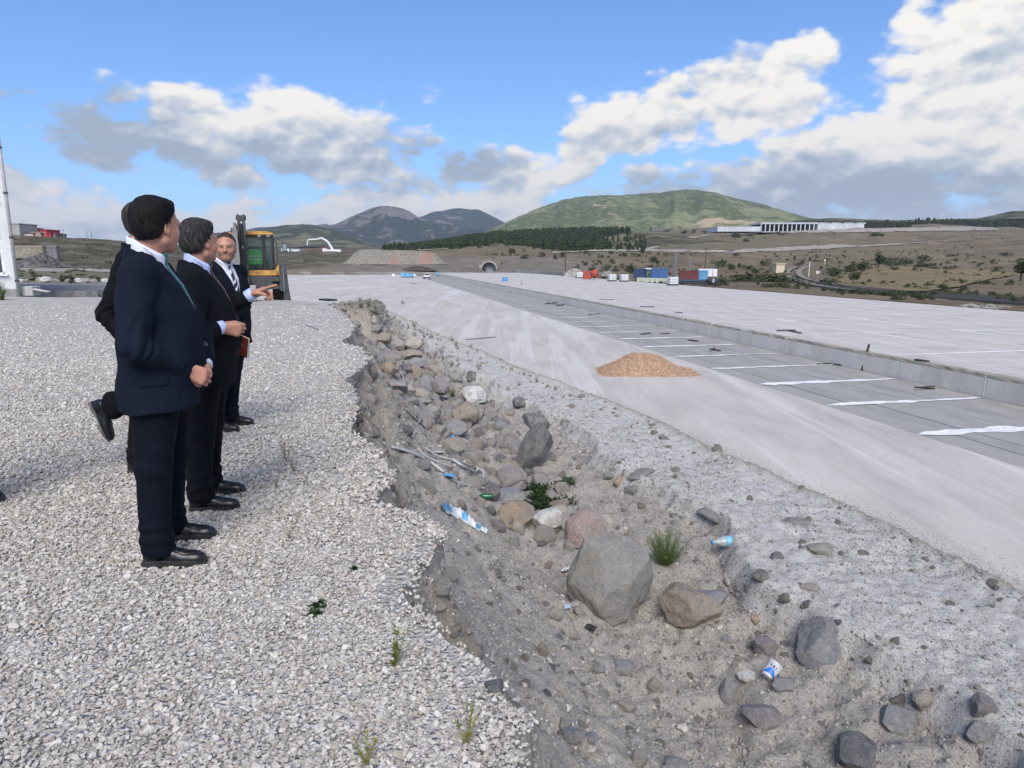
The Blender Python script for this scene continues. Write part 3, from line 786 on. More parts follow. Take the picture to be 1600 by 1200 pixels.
def build_channel():
    bed = MB()
    A0, A1 = -46.0, 156.0
    root = tag(mk('channel_bed', [chan(A0, 0, CH_Z-.06), chan(A1, 0, CH_Z-.06), chan(A1, CH_W, CH_Z-.06), chan(A0, CH_W, CH_Z-.06)], [(3, 2, 1, 0)], M_JOINT), kind='structure')
    # step at the left margin: the slab's edge, and a steel strip lying in the joint
    e = MB(); V = [chan(A0, -.001, SLAB_Z), chan(A1, -.001, SLAB_Z), chan(A1, -.001, CH_Z-.08), chan(A0, -.001, CH_Z-.08)]
    e.add(V, [(0, 1, 2, 3)]); e.obj('slab_edge', M_LIP, root)
    strips = [0.10, 1.12, 1.70, 2.95, 3.75, CH_W-.02]
    P = 3.13; a0 = None
    # a cross joint passes through the pixel (1097,577)
    q = Vector(onz(1097, 577, CH_Z)); aref = (q-CO).dot(CD)
    n0 = int((A0-aref)/P)
    rnd = random.Random(3); cnt = 0
    shared = {}
    for i in range(n0, int((A1-aref)/P)+1):
        a = aref+i*P
        y = chan(a, 2).y
        if a > A1-P: break
        if y < 2 : continue
        for j in range(len(strips)-1):
            if y > 75 and j > 0: break
            b0, b1 = strips[j], strips[j+1]
            if y > 75: b1 = strips[-1]
            key = (b0, b1)
            if key not in shared:
                m = MB(); g = .022
                E_ = [(g, b0+g), (P-g, b0+g), (P-g, b1-g), (g, b1-g)]
                top = [CD*p+CN*r+Vector((0, 0, .06)) for p, r in E_]; bot = [CD*p+CN*r for p, r in E_]
                m.add(top+bot, [(3, 2, 1, 0), (0, 1, 5, 4), (1, 2, 6, 5), (2, 3, 7, 6), (3, 0, 4, 7)])
                o = m.obj('channel_panel', M_CH, root, bevel=.012); shared[key] = o
            else:
                o = shared[key].copy(); COL.objects.link(o); o.parent = root
            c = chan(a, 0, CH_Z-.06+rnd.uniform(-.008, .004)); o.location = c; cnt += 1
        # lime streak spilled along the cross joint
        if y < 150:
            n = 26 if y < 45 else 8; Vv = []
            r2 = random.Random(i*7+1)
            wid = r2.uniform(.06, .12)*(1.35 if y < 25 else 1)
            ph = r2.uniform(0, 9); last = 0
            for k in range(n+1):
                b = .3+(CH_W-.45)*k/n
                taper = min(1, k/2.0+.1, (n-k)/2.0+.25)
                hw = wid*(.55+.9*abs(float(vnoise(k*.6, i*3.1, 0, 5))+.5))*taper*(1.3 if k < n*.55 else .8)
                off = float(vnoise(k*.5+ph, i, 0, 8))*.10
                Vv += [chan(a-hw+off, b, CH_Z+.012), chan(a+hw+off, b, CH_Z+.012)]
            Ff = [(2*k, 2*k+1, 2*k+3, 2*k+2) for k in range(n)]
            mk('lime_streak', Vv, Ff, M_LIME, root)
    return aref, P, root
AREF, PITCH_P, CHROOT = build_channel()

def build_wall():
    A0, A1 = -46.0, 156.0
    root = thing('retaining_wall', 'long low concrete wall between the sunken channel and the raised slab', 'wall', chan(0, CH_W, 0))
    base = Vector(chan(0, CH_W, 0))
    rnd = random.Random(11); i = int((A0-AREF)/PITCH_P)
    while True:
        a = AREF+i*PITCH_P; i += 1
        if a > A1-PITCH_P: break
        m = MB(); h0 = CH_Z-.10; h1 = UP_Z+.03
        lean = rnd.uniform(-.008, .008)
        prof = [(0+lean, h0), (0+lean, h1-.10), (.012, h1-.085), (.03, h1), (.34, h1+rnd.uniform(-.01, .02)), (.34, h0)]
        n = 12; V = []; F = []
        for k in range(n+1):
            aa = a+.008+(PITCH_P-.016)*k/n
            for j, (b, z) in enumerate(prof):
                jit = .022 if j in (2, 3) else (.012 if j == 4 else .003)
                V.append(chan(aa, CH_W+b+rnd.uniform(-jit, jit), z+rnd.uniform(-jit, jit)*.8)-base)
        L = len(prof)
        mi = []
        for k in range(n):
            for j in range(L):
                F.append((k*L+j, (k+1)*L+j, (k+1)*L+(j+1) % L, k*L+(j+1) % L)); mi.append(1 if j in (2, 3, 1) else 0)
        F.append(tuple(range(L))[::-1]); mi.append(0); F.append(tuple(range(n*L, n*L+L))); mi.append(0)
        mk('wall_section', V, F, parent=root, mats=[M_WALL, M_LIP], midx=mi)
        # white run-off at the joint
        if chan(a, 0).y < 60 and chan(a, 0).y > 8:
            w = .022*rnd.uniform(.6, 1.5)
            mk('lime_run', [chan(a-w, CH_W-.012, CH_Z), chan(a+w, CH_W-.012, CH_Z), chan(a+w*.6, CH_W-.012, h1-.03), chan(a-w*.6, CH_W-.012, h1-.03)], [(0, 1, 2, 3)], M_LIME, root).location = -base
    return root
build_wall()

def build_upper():
    A0, A1 = -46.0, 158.0
    root = tag(mk('upper_slab', [chan(A0, CH_W+.3, UP_Z-.05), chan(A1, CH_W+.3, UP_Z-.05), chan(A1, UP_R, UP_Z-.05), chan(A0, UP_R, UP_Z-.05)], [(3, 2, 1, 0)], M_JOINT), kind='structure')
    nb = 5; bw = (UP_R-.1-(CH_W+.36))/nb; L = 6.26; rnd = random.Random(5); first = {}
    a = A0
    while a < A1-L:
        for j in range(nb):
            b0 = CH_W+.36+j*bw
            if j not in first:
                m = MB(); g = .018
                E_ = [(g, g), (L-g, g), (L-g, bw-g), (g, bw-g)]
                top = [CD*p+CN*r+Vector((0, 0, .05)) for p, r in E_]; bot = [CD*p+CN*r for p, r in E_]
                m.add(top+bot, [(3, 2, 1, 0), (0, 1, 5, 4), (1, 2, 6, 5), (2, 3, 7, 6), (3, 0, 4, 7)])
                first[j] = m.obj('slab_panel', M_UP, root)
                o = first[j]
            else:
                o = first[j].copy(); COL.objects.link(o); o.parent = root
            o.location = chan(a, b0, UP_Z-.05+rnd.uniform(-.003, .003))
        a += L
    # pale lime lines along the joints
    m = MB(); r2 = random.Random(8)
    for j in range(1, nb):
        b = CH_W+.36+j*bw; n = 90
        V = []; F = []
        for k in range(n+1):
            aa = A0+10+(A1-A0-20)*k/n; w = .08*r2.uniform(.3, 1.5)
            V += [chan(aa, b-w, UP_Z+.006), chan(aa, b+w, UP_Z+.006)]
        m.add(V, [(2*k, 2*k+1, 2*k+3, 2*k+2) for k in range(n)])
    a = A0
    while a < A1-L:
        if r2.random() < .85:
            bs = CH_W+.5; be = UP_R-r2.uniform(.2, 14); V = []; n = 14
            for k in range(n+1):
                b = bs+(be-bs)*k/n; w = .07*r2.uniform(.3, 1.6)
                V += [chan(a-w, b, UP_Z+.007), chan(a+w, b, UP_Z+.007)]
            m.add(V, [(2*k, 2*k+2, 2*k+3, 2*k+1) for k in range(n)])
        a += L
    o = m.obj('lime_lines', M_LIME, root); o['kind'] = 'stuff'
    # margin: dark drain strip beyond the slab
    e = MB(); e.add([chan(A0, UP_R+.002, UP_Z+.03), chan(A1, UP_R+.002, UP_Z+.03), chan(A1, UP_R+1.1, UP_Z-.12), chan(A0, UP_R+1.1, UP_Z-.12)], [(3, 2, 1, 0)])
    e.add([chan(A0, UP_R, UP_Z+.0), chan(A1, UP_R, UP_Z+.0), chan(A1, UP_R, UP_Z-.4), chan(A0, UP_R, UP_Z-.4)], [(0, 1, 2, 3)])
    tag(e.obj('drain_strip', plain('wet_ballast', (.06, .055, .05), .95, scale=2, bump=.5, bscale=12)), kind='structure')
build_upper()

# =====================================================================
# loose stones: crushed limestone on the pad, pebbles and rubble in the ditch
# =====================================================================
def hull_stone(seed, n=13, sc=(1, .8, .6), bevel=0.0):
    r = random.Random(seed); bm = bmesh.new()
    for _ in range(n):
        v = Vector((r.gauss(0, 1), r.gauss(0, 1), r.gauss(0, 1))).normalized()*r.uniform(.78, 1.0)
        bm.verts.new((v.x*sc[0]*.5, v.y*sc[1]*.5, v.z*sc[2]*.5))
    res = bmesh.ops.convex_hull(bm, input=bm.verts)
    for v in [g for g in res['geom_interior'] if isinstance(g, bmesh.types.BMVert)]: bm.verts.remove(v)
    me = bpy.data.meshes.new('stone'); bm.to_mesh(me); bm.free()
    return me

def mat_stone(name, lo, mid, hi, tint=None):
    t = NT(name); oi = t.n('ShaderNodeObjectInfo'); co = t.coord('Object')
    c = t.ramp(oi.outputs['Random'], [(0, lo), (.45, mid), (1, hi)])
    if tint: c = t.mix(t.mr(t.math('FRACT', t.math('MULTIPLY', oi.outputs['Random'], 13.7)), .80, .95, 0, 1), c, tint)
    f = t.noise(3.5, 5, .7, co)
    c = t.mix(t.mr(f, .4, .65, 0, .35), c, lo)
    return t.set(c, .9, 0, t.bump(f, .5, .05), .3)
M_LIMESTONE = mat_stone('limestone_chip', (.42, .395, .355), (.565, .54, .495), (.71, .685, .64), (.44, .385, .31))
M_PEBBLE = mat_stone('ditch_pebble', (.19, .178, .158), (.30, .282, .258), (.50, .478, .445), (.21, .21, .225))

def stone_set(name, mat, n, seed, pts=13, sc=(1, .8, .6), smooth=False):
    c = bpy.data.collections.new(name)
    for i in range(n):
        me = hull_stone(seed+i, pts, sc); me.materials.append(mat)
        if smooth: me.polygons.foreach_set('use_smooth', np.ones(len(me.polygons), dtype=bool))
        o = bpy.data.objects.new(name, me); c.objects.link(o)
    return c

def scatter(name, P, size, coll, flat=.5, kindtag='stuff', upright=0.0, rnd=None, rmode='xyz'):
    """instances of a collection's meshes on the points P (one object)"""
    n = len(P); rs = np.random.RandomState(n % 9973)
    me = bpy.data.meshes.new(name); me.vertices.add(n); me.vertices.foreach_set('co', np.asarray(P, np.float32).ravel())
    a = me.attributes.new('size', 'FLOAT', 'POINT'); a.data.foreach_set('value', np.asarray(size, np.float32))
    if rmode == 'z': rot = np.stack([rs.uniform(-.06, .06, n), rs.uniform(-.06, .06, n), rs.uniform(0, 6.283, n)], -1)
    else: rot = np.stack([rs.normal(0, flat, n), rs.normal(0, flat, n), rs.uniform(0, 6.283, n)], -1)
    a = me.attributes.new('rot', 'FLOAT_VECTOR', 'POINT'); a.data.foreach_set('vector', rot.astype(np.float32).ravel())
    o = bpy.data.objects.new(name, me); COL.objects.link(o); o['kind'] = kindtag
    ng = bpy.data.node_groups.new(name, 'GeometryNodeTree')
    ng.interface.new_socket('Geometry', in_out='INPUT', socket_type='NodeSocketGeometry'); ng.interface.new_socket('Geometry', in_out='OUTPUT', socket_type='NodeSocketGeometry')
    N = ng.nodes.new; L = ng.links.new
    gi = N('NodeGroupInput'); go = N('NodeGroupOutput'); ip = N('GeometryNodeInstanceOnPoints'); ci = N('GeometryNodeCollectionInfo')
    ci.inputs['Collection'].default_value = coll; ci.inputs['Separate Children'].default_value = True; ci.inputs['Reset Children'].default_value = True
    s = N('GeometryNodeInputNamedAttribute'); s.data_type = 'FLOAT'; s.inputs['Name'].default_value = 'size'
    r = N('GeometryNodeInputNamedAttribute'); r.data_type = 'FLOAT_VECTOR'; r.inputs['Name'].default_value = 'rot'
    ip.inputs['Pick Instance'].default_value = True
    L(gi.outputs[0], ip.inputs['Points']); L(ci.outputs[0], ip.inputs['Instance']); L(s.outputs['Attribute'], ip.inputs['Scale'])
    e2r = N('FunctionNodeEulerToRotation'); L(r.outputs['Attribute'], e2r.inputs[0]); L(e2r.outputs[0], ip.inputs['Rotation'])
    L(ip.outputs[0], go.inputs[0])
    m = o.modifiers.new('scatter', 'NODES'); m.node_group = ng
    return o

CHIPS = stone_set('limestone_chip', M_LIMESTONE, 9, 100, 12, (1, .78, .52))
PEBS = stone_set('ditch_pebble', M_PEBBLE, 9, 200, 16, (1, .82, .62))

def in_view(P, m=60):
    u, v = proj(P); return (u > -m) & (u < 1600+m) & (v > 0) & (v < 1200+m) & (P[:, 1] > .7)

def scatter_pad():
    rs = np.random.RandomState(5); out = []; size = []
    bands = [(1.3, 4.2, 2300, .015), (1.3, 2.6, 2900, .024), (2.6, 4.2, 3000, .0255), (4.2, 6.5, 1900, .029), (6.5, 10, 850, .034), (10, 15, 300, .040), (15, 23.4, 90, .050)]
    for y0, y1, dens, s0 in bands:
        x0 = -.84*y1-.4; x1 = 1.1; n = int((y1-y0)*(x1-x0)*dens)
        x = rs.uniform(x0, x1, n); y = rs.uniform(y0, y1, n)
        w = E_x(y)-x
        keep = (w > -.01-.05*(rs.rand(n)))
        # some sparse spots where the dirt shows at the lip
        lip = fbm(x*3, y*3, 0, 3, 88)
        keep &= ~((w < .12) & (lip > .16) & (rs.rand(n) < .8))
        x, y = x[keep], y[keep]
        P = np.stack([x, y, pad_z(x, y)+rs.uniform(.000, .010, len(x))], -1)
        k = in_view(P) & (rs.rand(len(P)) < np.clip(1.25-P[:, 1]/26, 0, 1)); P = P[k]
        s = s0*np.exp(rs.normal(0, .28, len(P)))*(1+.25*fbm(P[:, 0]*.7, P[:, 1]*.7, 0, 2, 90))
        out.append(P); size.append(s)
    P = np.concatenate(out); s = np.concatenate(size)
    return scatter('crushed_limestone', P, s, CHIPS, .42)
scatter_pad()

def surf_points(n, rs, cond):
    """random points of the near ditch surface, uniform in area, inside the view"""
    ny, nt = g_X.shape
    i = rs.randint(0, ny-1, n*1); j = rs.randint(0, nt-1, n*1)
    return i, j

def ditch_points(dens_fn, rs, total):
    dx = np.abs(np.diff(g_X, axis=1))[:-1]; dy = np.diff(g_Y, axis=0)[:, :-1]
    dzz = np.abs(np.diff(g_Z, axis=1))[:-1]
    area = np.sqrt(dx**2+dzz**2)*dy
    P = np.stack([g_X[:-1, :-1], g_Y[:-1, :-1], g_Z[:-1, :-1]], -1)
    d = dens_fn(P, g_S[:-1, :-1], g_K[:-1, :-1], g_C[:-1, :-1], g_w[:-1, :-1], g_W[:-1, :-1])
    u, v = proj(P.reshape(-1, 3)); ok = ((u > -60) & (u < 1660) & (v < 1290)).reshape(area.shape) & (P[..., 1] > .9)
    pr = (area*d*ok).ravel(); tot = pr.sum()
    n = min(total, int(tot))
    idx = rs.choice(len(pr), size=n, p=pr/tot)
    a = rs.rand(n, 1); b = rs.rand(n, 1)
    G = np.stack([g_X, g_Y, g_Z], -1)
    i, j = np.unravel_index(idx, area.shape)
    p00 = G[i, j]; p01 = G[i, j+1]; p10 = G[i+1, j]; p11 = G[i+1, j+1]
    return (p00*(1-a)+p10*a)*(1-b)+(p01*(1-a)+p11*a)*b

def scatter_ditch():
    rs = np.random.RandomState(9)
    def patch(P, f, seed, lo, hi): return np.clip((fbm(P[..., 0]*f, P[..., 1]*f, 0, 3, seed)-lo)/(hi-lo), 0, 1)
    far = lambda P: np.clip(7/np.maximum(P[..., 1], 1), .05, 1)**2
    # fine grit
    P = ditch_points(lambda P, s, k, c, w, W: far(P)*np.where(c, 900, 1300)*(.25+patch(P, 1.2, 71, -.15, .25))*np.where((s < .1), .35, 1)*np.where(W-w < .3, .4, 1), rs, 90000)
    scatter('ditch_grit', P, .016*np.exp(rs.normal(0, .4, len(P)))*np.clip(P[:, 1]/6, 1, 2.2), PEBS, .8)
    # white chips fallen from the pad
    P = ditch_points(lambda P, s, k, c, w, W: far(P)*np.where((s < .8) & ~c, 260, 26)*(.05+patch(P, 1.7, 72, -.05, .3))*np.where(s < .10, 2.2, 1.2), rs, 22000)
    scatter('spilled_limestone', P, .024*np.exp(rs.normal(0, .35, len(P))), CHIPS, .8)
    # pebbles
    P = ditch_points(lambda P, s, k, c, w, W: far(P)**.7*np.where(c, 26, 130)*(.2+1.6*patch(P, .9, 73, -.1, .3)), rs, 16000)
    scatter('ditch_pebbles', P, .042*np.exp(rs.normal(0, .42, len(P))), PEBS, .7)
    # gravel strip along the slab
    n = 30000; y = rs.uniform(3, 16, n); x = R_x(y)+np.abs(rs.normal(0, .42, n))*(1-.03*(y-3)); Pq = np.stack([x, y, np.full(n, SLAB_Z+.004)], -1)
    k = in_view(Pq); Pq = Pq[k]; scatter('strip_gravel', Pq, .016*np.exp(rs.normal(0, .35, len(Pq))), PEBS_L, .6)
PEBS_L = stone_set('pale_grit', mat_stone('pale_grit', (.34, .33, .315), (.48, .47, .455), (.66, .65, .635)), 6, 300, 10, (1, .8, .6))
scatter_ditch()

# ---------------- boulders ----------------
def mat_rock(name, base, patch, dust=.35, speck=.2):
    t = NT(name); co = t.coord('Object'); geo = t.n('ShaderNodeNewGeometry')
    a = t.noise(4.5, 7, .65, co, .4); b = t.noise(24, 7, .72, co, .2); f = t.noise(130, 4, .7, co)
    c = t.ramp(b, [(.25, tuple(q*.62 for q in base)), (.5, base), (.75, tuple(min(1, q*1.4) for q in base))])
    c = t.mix(t.mr(a, .45, .62), c, t.ramp(b, [(.3, tuple(q*.75 for q in patch)), (.7, tuple(q*1.2 for q in patch))]))
    c = t.mix(t.mr(f, .55, .72, 0, speck), c, (.5, .49, .47))
    c = t.mix(t.mr(t.noise(7, 6, .7, co), .42, .62, 0, min(1, dust*1.7)), c, (.34, .32, .285))
    return t.set(c, .92, 0, t.bump(t.math('ADD', b, t.math('MULTIPLY', f, .5)), 1.0, .05), .3)
MAT_CLOD = mat_rock('earth_clod', (.27, .25, .222), (.32, .30, .27), .5, .1)
ROCKM = {
 'grey': mat_rock('rock_grey', (0.340, 0.335, 0.321), (0.439, 0.419, 0.381)),
 'brown': mat_rock('rock_brown', (0.326, 0.274, 0.223), (0.427, 0.368, 0.304)),
 'ochre': mat_rock('rock_ochre', (0.401, 0.310, 0.226), (0.311, 0.267, 0.221)),
 'pink': mat_rock('rock_pink', (0.470, 0.362, 0.336), (0.417, 0.365, 0.345), .2),
 'purple': mat_rock('rock_purple', (0.279, 0.254, 0.267), (0.354, 0.321, 0.321), .3),
 'slate': mat_rock('rock_slate', (0.165, 0.171, 0.183), (0.250, 0.250, 0.250), .25),
 'pale': mat_rock('rock_pale', (0.786, 0.780, 0.762), (0.561, 0.549, 0.522), .2, .05),
 'rust': mat_rock('rock_rust', (0.538, 0.383, 0.280), (0.427, 0.362, 0.310), .2),
 'tan': mat_rock('rock_tan', (0.433, 0.402, 0.351), (0.501, 0.463, 0.411), .4),
 'bluegrey': mat_rock('rock_bluegrey', (0.298, 0.310, 0.337), (0.392, 0.388, 0.381), .3),
}
def rock_mesh(seed, dims, cuts=9, rough=.05, sub=4, flat=.75):
    r = random.Random(seed); bm = bmesh.new(); bmesh.ops.create_icosphere(bm, subdivisions=sub, radius=1.0)
    co = np.array([v.co[:] for v in bm.verts])
    for _ in range(cuts):
        n = np.array([r.gauss(0, 1) for _ in range(3)]); n /= np.linalg.norm(n); d = r.uniform(flat-.12, flat+.12)
        s = co@n; over = np.maximum(s-d, 0); co = co-over[:, None]*n[None, :]*.985
    sd = seed % 97
    nn = co/np.linalg.norm(co, axis=1)[:, None]
    k = fbm(co[:, 0]*1.6+sd, co[:, 1]*1.6, co[:, 2]*1.6, 4, seed)*rough*1.7+fbm(co[:, 0]*6+sd, co[:, 1]*6, co[:, 2]*6, 3, seed+1)*rough*.8
    co = co+nn*k[:, None]
    co *= np.array(dims)[None, :]/2/np.maximum(np.abs(co).max(0), 1e-3)[None, :]
    for v, c in zip(bm.verts, co): v.co = c
    me = bpy.data.meshes.new('boulder'); bm.to_mesh(me); bm.free()
    me.polygons.foreach_set('use_smooth', np.ones(len(me.polygons), dtype=bool))
    try: me.set_sharp_from_angle(angle=R(20))
    except Exception: pass
    return me
"""boulders read off the photograph: centre pixel, size in pixels (w,h), colour, sunk share, label"""
BOULD = [
 (960, 905, 134, 138, 'grey', .06, 0, 'largest boulder of the ditch, grey with a slanting flat front face'),
 (1083, 948, 92, 62, 'brown', .10, 0, 'brown boulder with a rusty pale top right of the largest boulder'),
 (1112, 932, 50, 24, 'bluegrey', .2, 0, 'flat blue-grey stone lying behind the brown boulder with rusty top'),
 (918, 828, 78, 66, 'pink', .10, 0, 'pink rounded boulder behind the largest boulder'),
 (860, 815, 54, 34, 'pale', .05, 0, 'pale block-shaped stone left of the pink boulder'),
 (803, 803, 66, 46, 'ochre', .12, 0, 'ochre brown boulder left of the pale block-shaped stone'),
 (792, 776, 66, 24, 'bluegrey', .15, 0, 'long grey stone lying behind the ochre boulder'),
 (792, 744, 56, 50, 'purple', .08, 0, 'purple-grey boulder with white scratches at the ditch bottom'),
 (812, 758, 30, 34, 'purple', .1, .3, 'dark purple stone leaning on the scratched purple boulder'),
 (770, 768, 30, 30, 'slate', .1, .4, 'wedge-shaped dark stone in front of the scratched purple boulder'),
 (832, 692, 54, 92, 'slate', .10, 1.2, 'tall dark upright slab of rock with pale lichen scratches'),
 (842, 655, 44, 28, 'slate', .1, 0, 'dark stone behind the top of the upright dark slab'),
 (814, 624, 32, 18, 'slate', .15, 0, 'dark blue stone sticking out of the crust near the slab'),
 (713, 692, 42, 34, 'tan', .05, 0, 'smooth tan boulder below the pair of stacked blocks'),
 (715, 668, 40, 26, 'bluegrey', .1, 0, 'blue-grey stone behind the smooth tan boulder'),
 (739, 615, 46, 26, 'pale', .0, 0, 'pale grey block perched on top of the rock heap'),
 (724, 640, 52, 40, 'brown', .1, 0, 'brown boulder under the perched pale block'),
 (748, 640, 26, 28, 'tan', .1, 0, 'angular tan stone under the right end of the perched pale block'),
 (682, 642, 26, 24, 'grey', .05, 0, 'square grey stone left of the brown boulder under the pale block'),
 (664, 628, 30, 16, 'grey', .1, 0, 'flat grey rock left of the square grey stone'),
 (660, 612, 34, 26, 'tan', .08, 0, 'rounded tan rock in the middle of the rock heap'),
 (690, 600, 34, 32, 'purple', .08, 0, 'purple-grey rock in the middle of the rock heap'),
 (668, 595, 24, 30, 'bluegrey', .08, .5, 'upright blue-grey rock in the middle of the rock heap'),
 (654, 578, 24, 22, 'ochre', .08, 0, 'small ochre rock on the left of the rock heap'),
 (610, 573, 34, 22, 'ochre', .08, 0, 'ochre rock at the foot of the gravel bank'),
 (634, 572, 26, 18, 'slate', .08, 0, 'dark rock right of the ochre rock by the gravel bank'),
 (650, 562, 34, 18, 'bluegrey', .08, 0, 'blue-grey rock behind the small ochre rock'),
 (622, 598, 40, 22, 'grey', .1, 0, 'grey rock below the ochre rock by the gravel bank'),
 (640, 605, 30, 16, 'tan', .1, 0, 'long tan rock below the dark rock'),
 (735, 582, 22, 18, 'slate', .1, .4, 'black angular rock on the right rim of the rock heap'),
 (712, 585, 24, 18, 'grey', .1, 0, 'grey rock left of the black angular rock'),
 (676, 572, 30, 18, 'brown', .1, 0, 'brown rock right of the blue-grey rock'),
 (612, 556, 40, 20, 'purple', .1, 0, 'purple-grey rock near the upper end of the heap'),
 (640, 548, 46, 16, 'brown', .12, 0, 'long brown rock lying across the heap'),
 (648, 535, 36, 30, 'tan', .1, 0, 'big tan rock near the upper end of the heap'),
 (622, 535, 28, 20, 'grey', .1, 0, 'grey rock left of the big tan rock near the upper end'),
 (602, 530, 28, 18, 'brown', .1, 0, 'brown rock near the pad edge at the upper end'),
 (600, 516, 20, 14, 'tan', .1, 0, 'small tan rock near the pad edge at the upper end'),
 (583, 517, 22, 14, 'purple', .1, 0, 'small purple rock by the pad edge at the upper end'),
 (618, 526, 22, 12, 'grey', .1, 0, 'small grey rock behind the grey rock at the upper end'),
 (582, 507, 18, 12, 'grey', .1, 0, 'small grey rock farthest along the pad edge'),
 (588, 497, 16, 9, 'tan', .1, 0, 'farthest small tan rock of the ditch'),
 (1300, 988, 92, 76, 'bluegrey', .42, .35, 'big flat grey-green slab embedded in the crusted bank'),
 (1198, 1004, 38, 34, 'purple', .25, 0, 'round pinkish grey cobble embedded in the bank'),
 (1193, 895, 26, 20, 'slate', .25, .4, 'small dark triangular rock in the crust below the plastic bottle'),
 (1217, 863, 18, 12, 'slate', .25, 0, 'tiny dark rock in the crust right of the plastic bottle'),
 (1147, 1072, 32, 40, 'bluegrey', .25, .3, 'upright blue-grey stone left of the paper cup'),
 (1168, 1058, 26, 16, 'pale', .2, 0, 'small pale stone touching the paper cup'),
 (1233, 1072, 34, 20, 'bluegrey', .25, 0, 'flat grey stone right of the paper cup'),
 (1204, 1120, 62, 30, 'purple', .35, 0, 'flat purple-grey stone in the lower right foreground'),
 (1415, 1125, 54, 42, 'bluegrey', .25, .3, 'angular blue-grey rock in the lower right corner'),
 (1538, 1106, 30, 26, 'purple', .3, 0, 'round grey rock near the right edge of the picture'),
 (1528, 1146, 30, 26, 'bluegrey', .25, 0, 'blue-grey rock below the round grey rock near the right edge'),
 (1358, 1180, 66, 36, 'slate', .35, 0, 'flat slate stone at the bottom right of the foreground'),
 (1452, 1088, 30, 24, 'tan', .4, 0, 'tan rock half buried above the angular blue-grey rock'),
 (1270, 915, 26, 10, 'tan', .3, 0, 'flat tan stone in the crust beside the tyre-worn edge'),
 (1290, 855, 46, 16, 'tan', .3, 0, 'long flat tan stone lying in the crust'),
 (1182, 967, 16, 14, 'rust', .2, 0, 'small orange stone in the bank above the pinkish cobble'),
 (966, 745, 18, 20, 'rust', .2, 0, 'orange stone wedged under the cracked crust'),
 (1138, 995, 18, 14, 'bluegrey', .2, 0, 'small blue-grey stone left of the pinkish cobble'),
 (870, 957, 24, 20, 'tan', .15, 0, 'rounded tan cobble left of the largest boulder'),
 (855, 955, 16, 14, 'grey', .15, 0, 'small grey cobble beside the rounded tan cobble'),
 (904, 952, 16, 14, 'grey', .15, 0, 'small grey cobble touching the foot of the largest boulder'),
 (893, 984, 26, 20, 'tan', .15, 0, 'pale tan cobble below the rounded tan cobble'),
 (852, 1012, 20, 24, 'brown', .2, 0, 'brown pointed cobble on the ditch slope'),
 (976, 1040, 34, 22, 'bluegrey', .15, 0, 'blue-grey cobble on the sandy ditch bottom'),
 (936, 1040, 18, 16, 'bluegrey', .15, 0, 'small blue-grey cobble left of the cobble on the sandy bottom'),
 (1030, 1072, 24, 20, 'tan', .15, 0, 'tan cobble in the bottom foreground of the ditch'),
 (885, 1128, 22, 18, 'grey', .15, 0, 'dark grey cobble at the foot of the bank foreground'),
 (896, 1150, 30, 22, 'bluegrey', .15, 0, 'blue-grey cobble in front of the dark grey cobble'),
 (924, 1152, 20, 18, 'bluegrey', .15, 0, 'rounded grey cobble right of the blue-grey cobble'),
 (983, 1100, 28, 16, 'tan', .2, 0, 'tan cobble in the ditch foreground'),
 (1065, 1196, 36, 20, 'bluegrey', .2, 0, 'blue-grey cobble cut by the bottom border of the picture'),
 (1000, 1180, 24, 36, 'grey', .25, .8, 'upright grey cobble at the bottom border of the picture'),
 (704, 893, 30, 22, 'grey', .25, 0, 'grey cobble sticking out of the eroded lip'),
 (684, 916, 34, 26, 'grey', .25, 0, 'larger grey cobble sticking out of the eroded lip'),
 (686, 950, 30, 16, 'tan', .25, 0, 'flat tan cobble in the eroded lip'),
 (702, 980, 30, 22, 'brown', .25, 0, 'brown cobble low in the eroded lip'),
 (716, 965, 18, 18, 'grey', .25, 0, 'small cobble beside the flat tan cobble of the lip'),
 (773, 1076, 34, 22, 'slate', .15, 0, 'dark slate cobble on the edge of the gravel pad'),
 (628, 768, 26, 34, 'tan', .3, 0, 'tan clod of earth standing in the eroded bank'),
 (814, 820, 22, 26, 'tan', .2, .8, 'small upright tan stone in front of the ochre boulder'),
 (800, 640, 20, 12, 'brown', .3, 0, 'brown stone half buried in the crust by the slab'),
]
def place_boulders():
    for i, (u, v, w, h, col, sunk, tilt, lab) in enumerate(BOULD):
        p = on_ditch(u, v+h*.42)
        # the pad itself for stones left of its edge
        if E_x(p.y)-p.x > -.02 or (u < 800 and v > 1060): p = Vector(onz(u, v+h*.4, 0.0))
        dist = p.y/math.cos(math.atan2(p.x, p.y)); sc = math.hypot(dist, CAMH-p.z)/FPX
        W = w*sc; H = h*sc*1.04
        me = rock_mesh(500+i, (W, W*random.Random(i).uniform(.75, 1.0), H*1.06), cuts=15, rough=.055, sub=5 if w > 60 else (4 if w > 28 else 3), flat=.74)
        me.materials.append(ROCKM[col])
        o = bpy.data.objects.new('boulder' if w > 44 else ('rock' if w > 22 else 'cobble'), me); COL.objects.link(o)
        zc = p.z+H*(.5-sunk-.10)
        o.location = (p.x, p.y+W*.25, zc); o.rotation_euler = (random.Random(i+5).uniform(-.12, .12), tilt*.25, random.Random(i).uniform(-.4, .4))
        tag(o, lab, 'boulder' if w > 44 else 'rock', 'rocks lying in the washed-out ditch')
place_boulders()

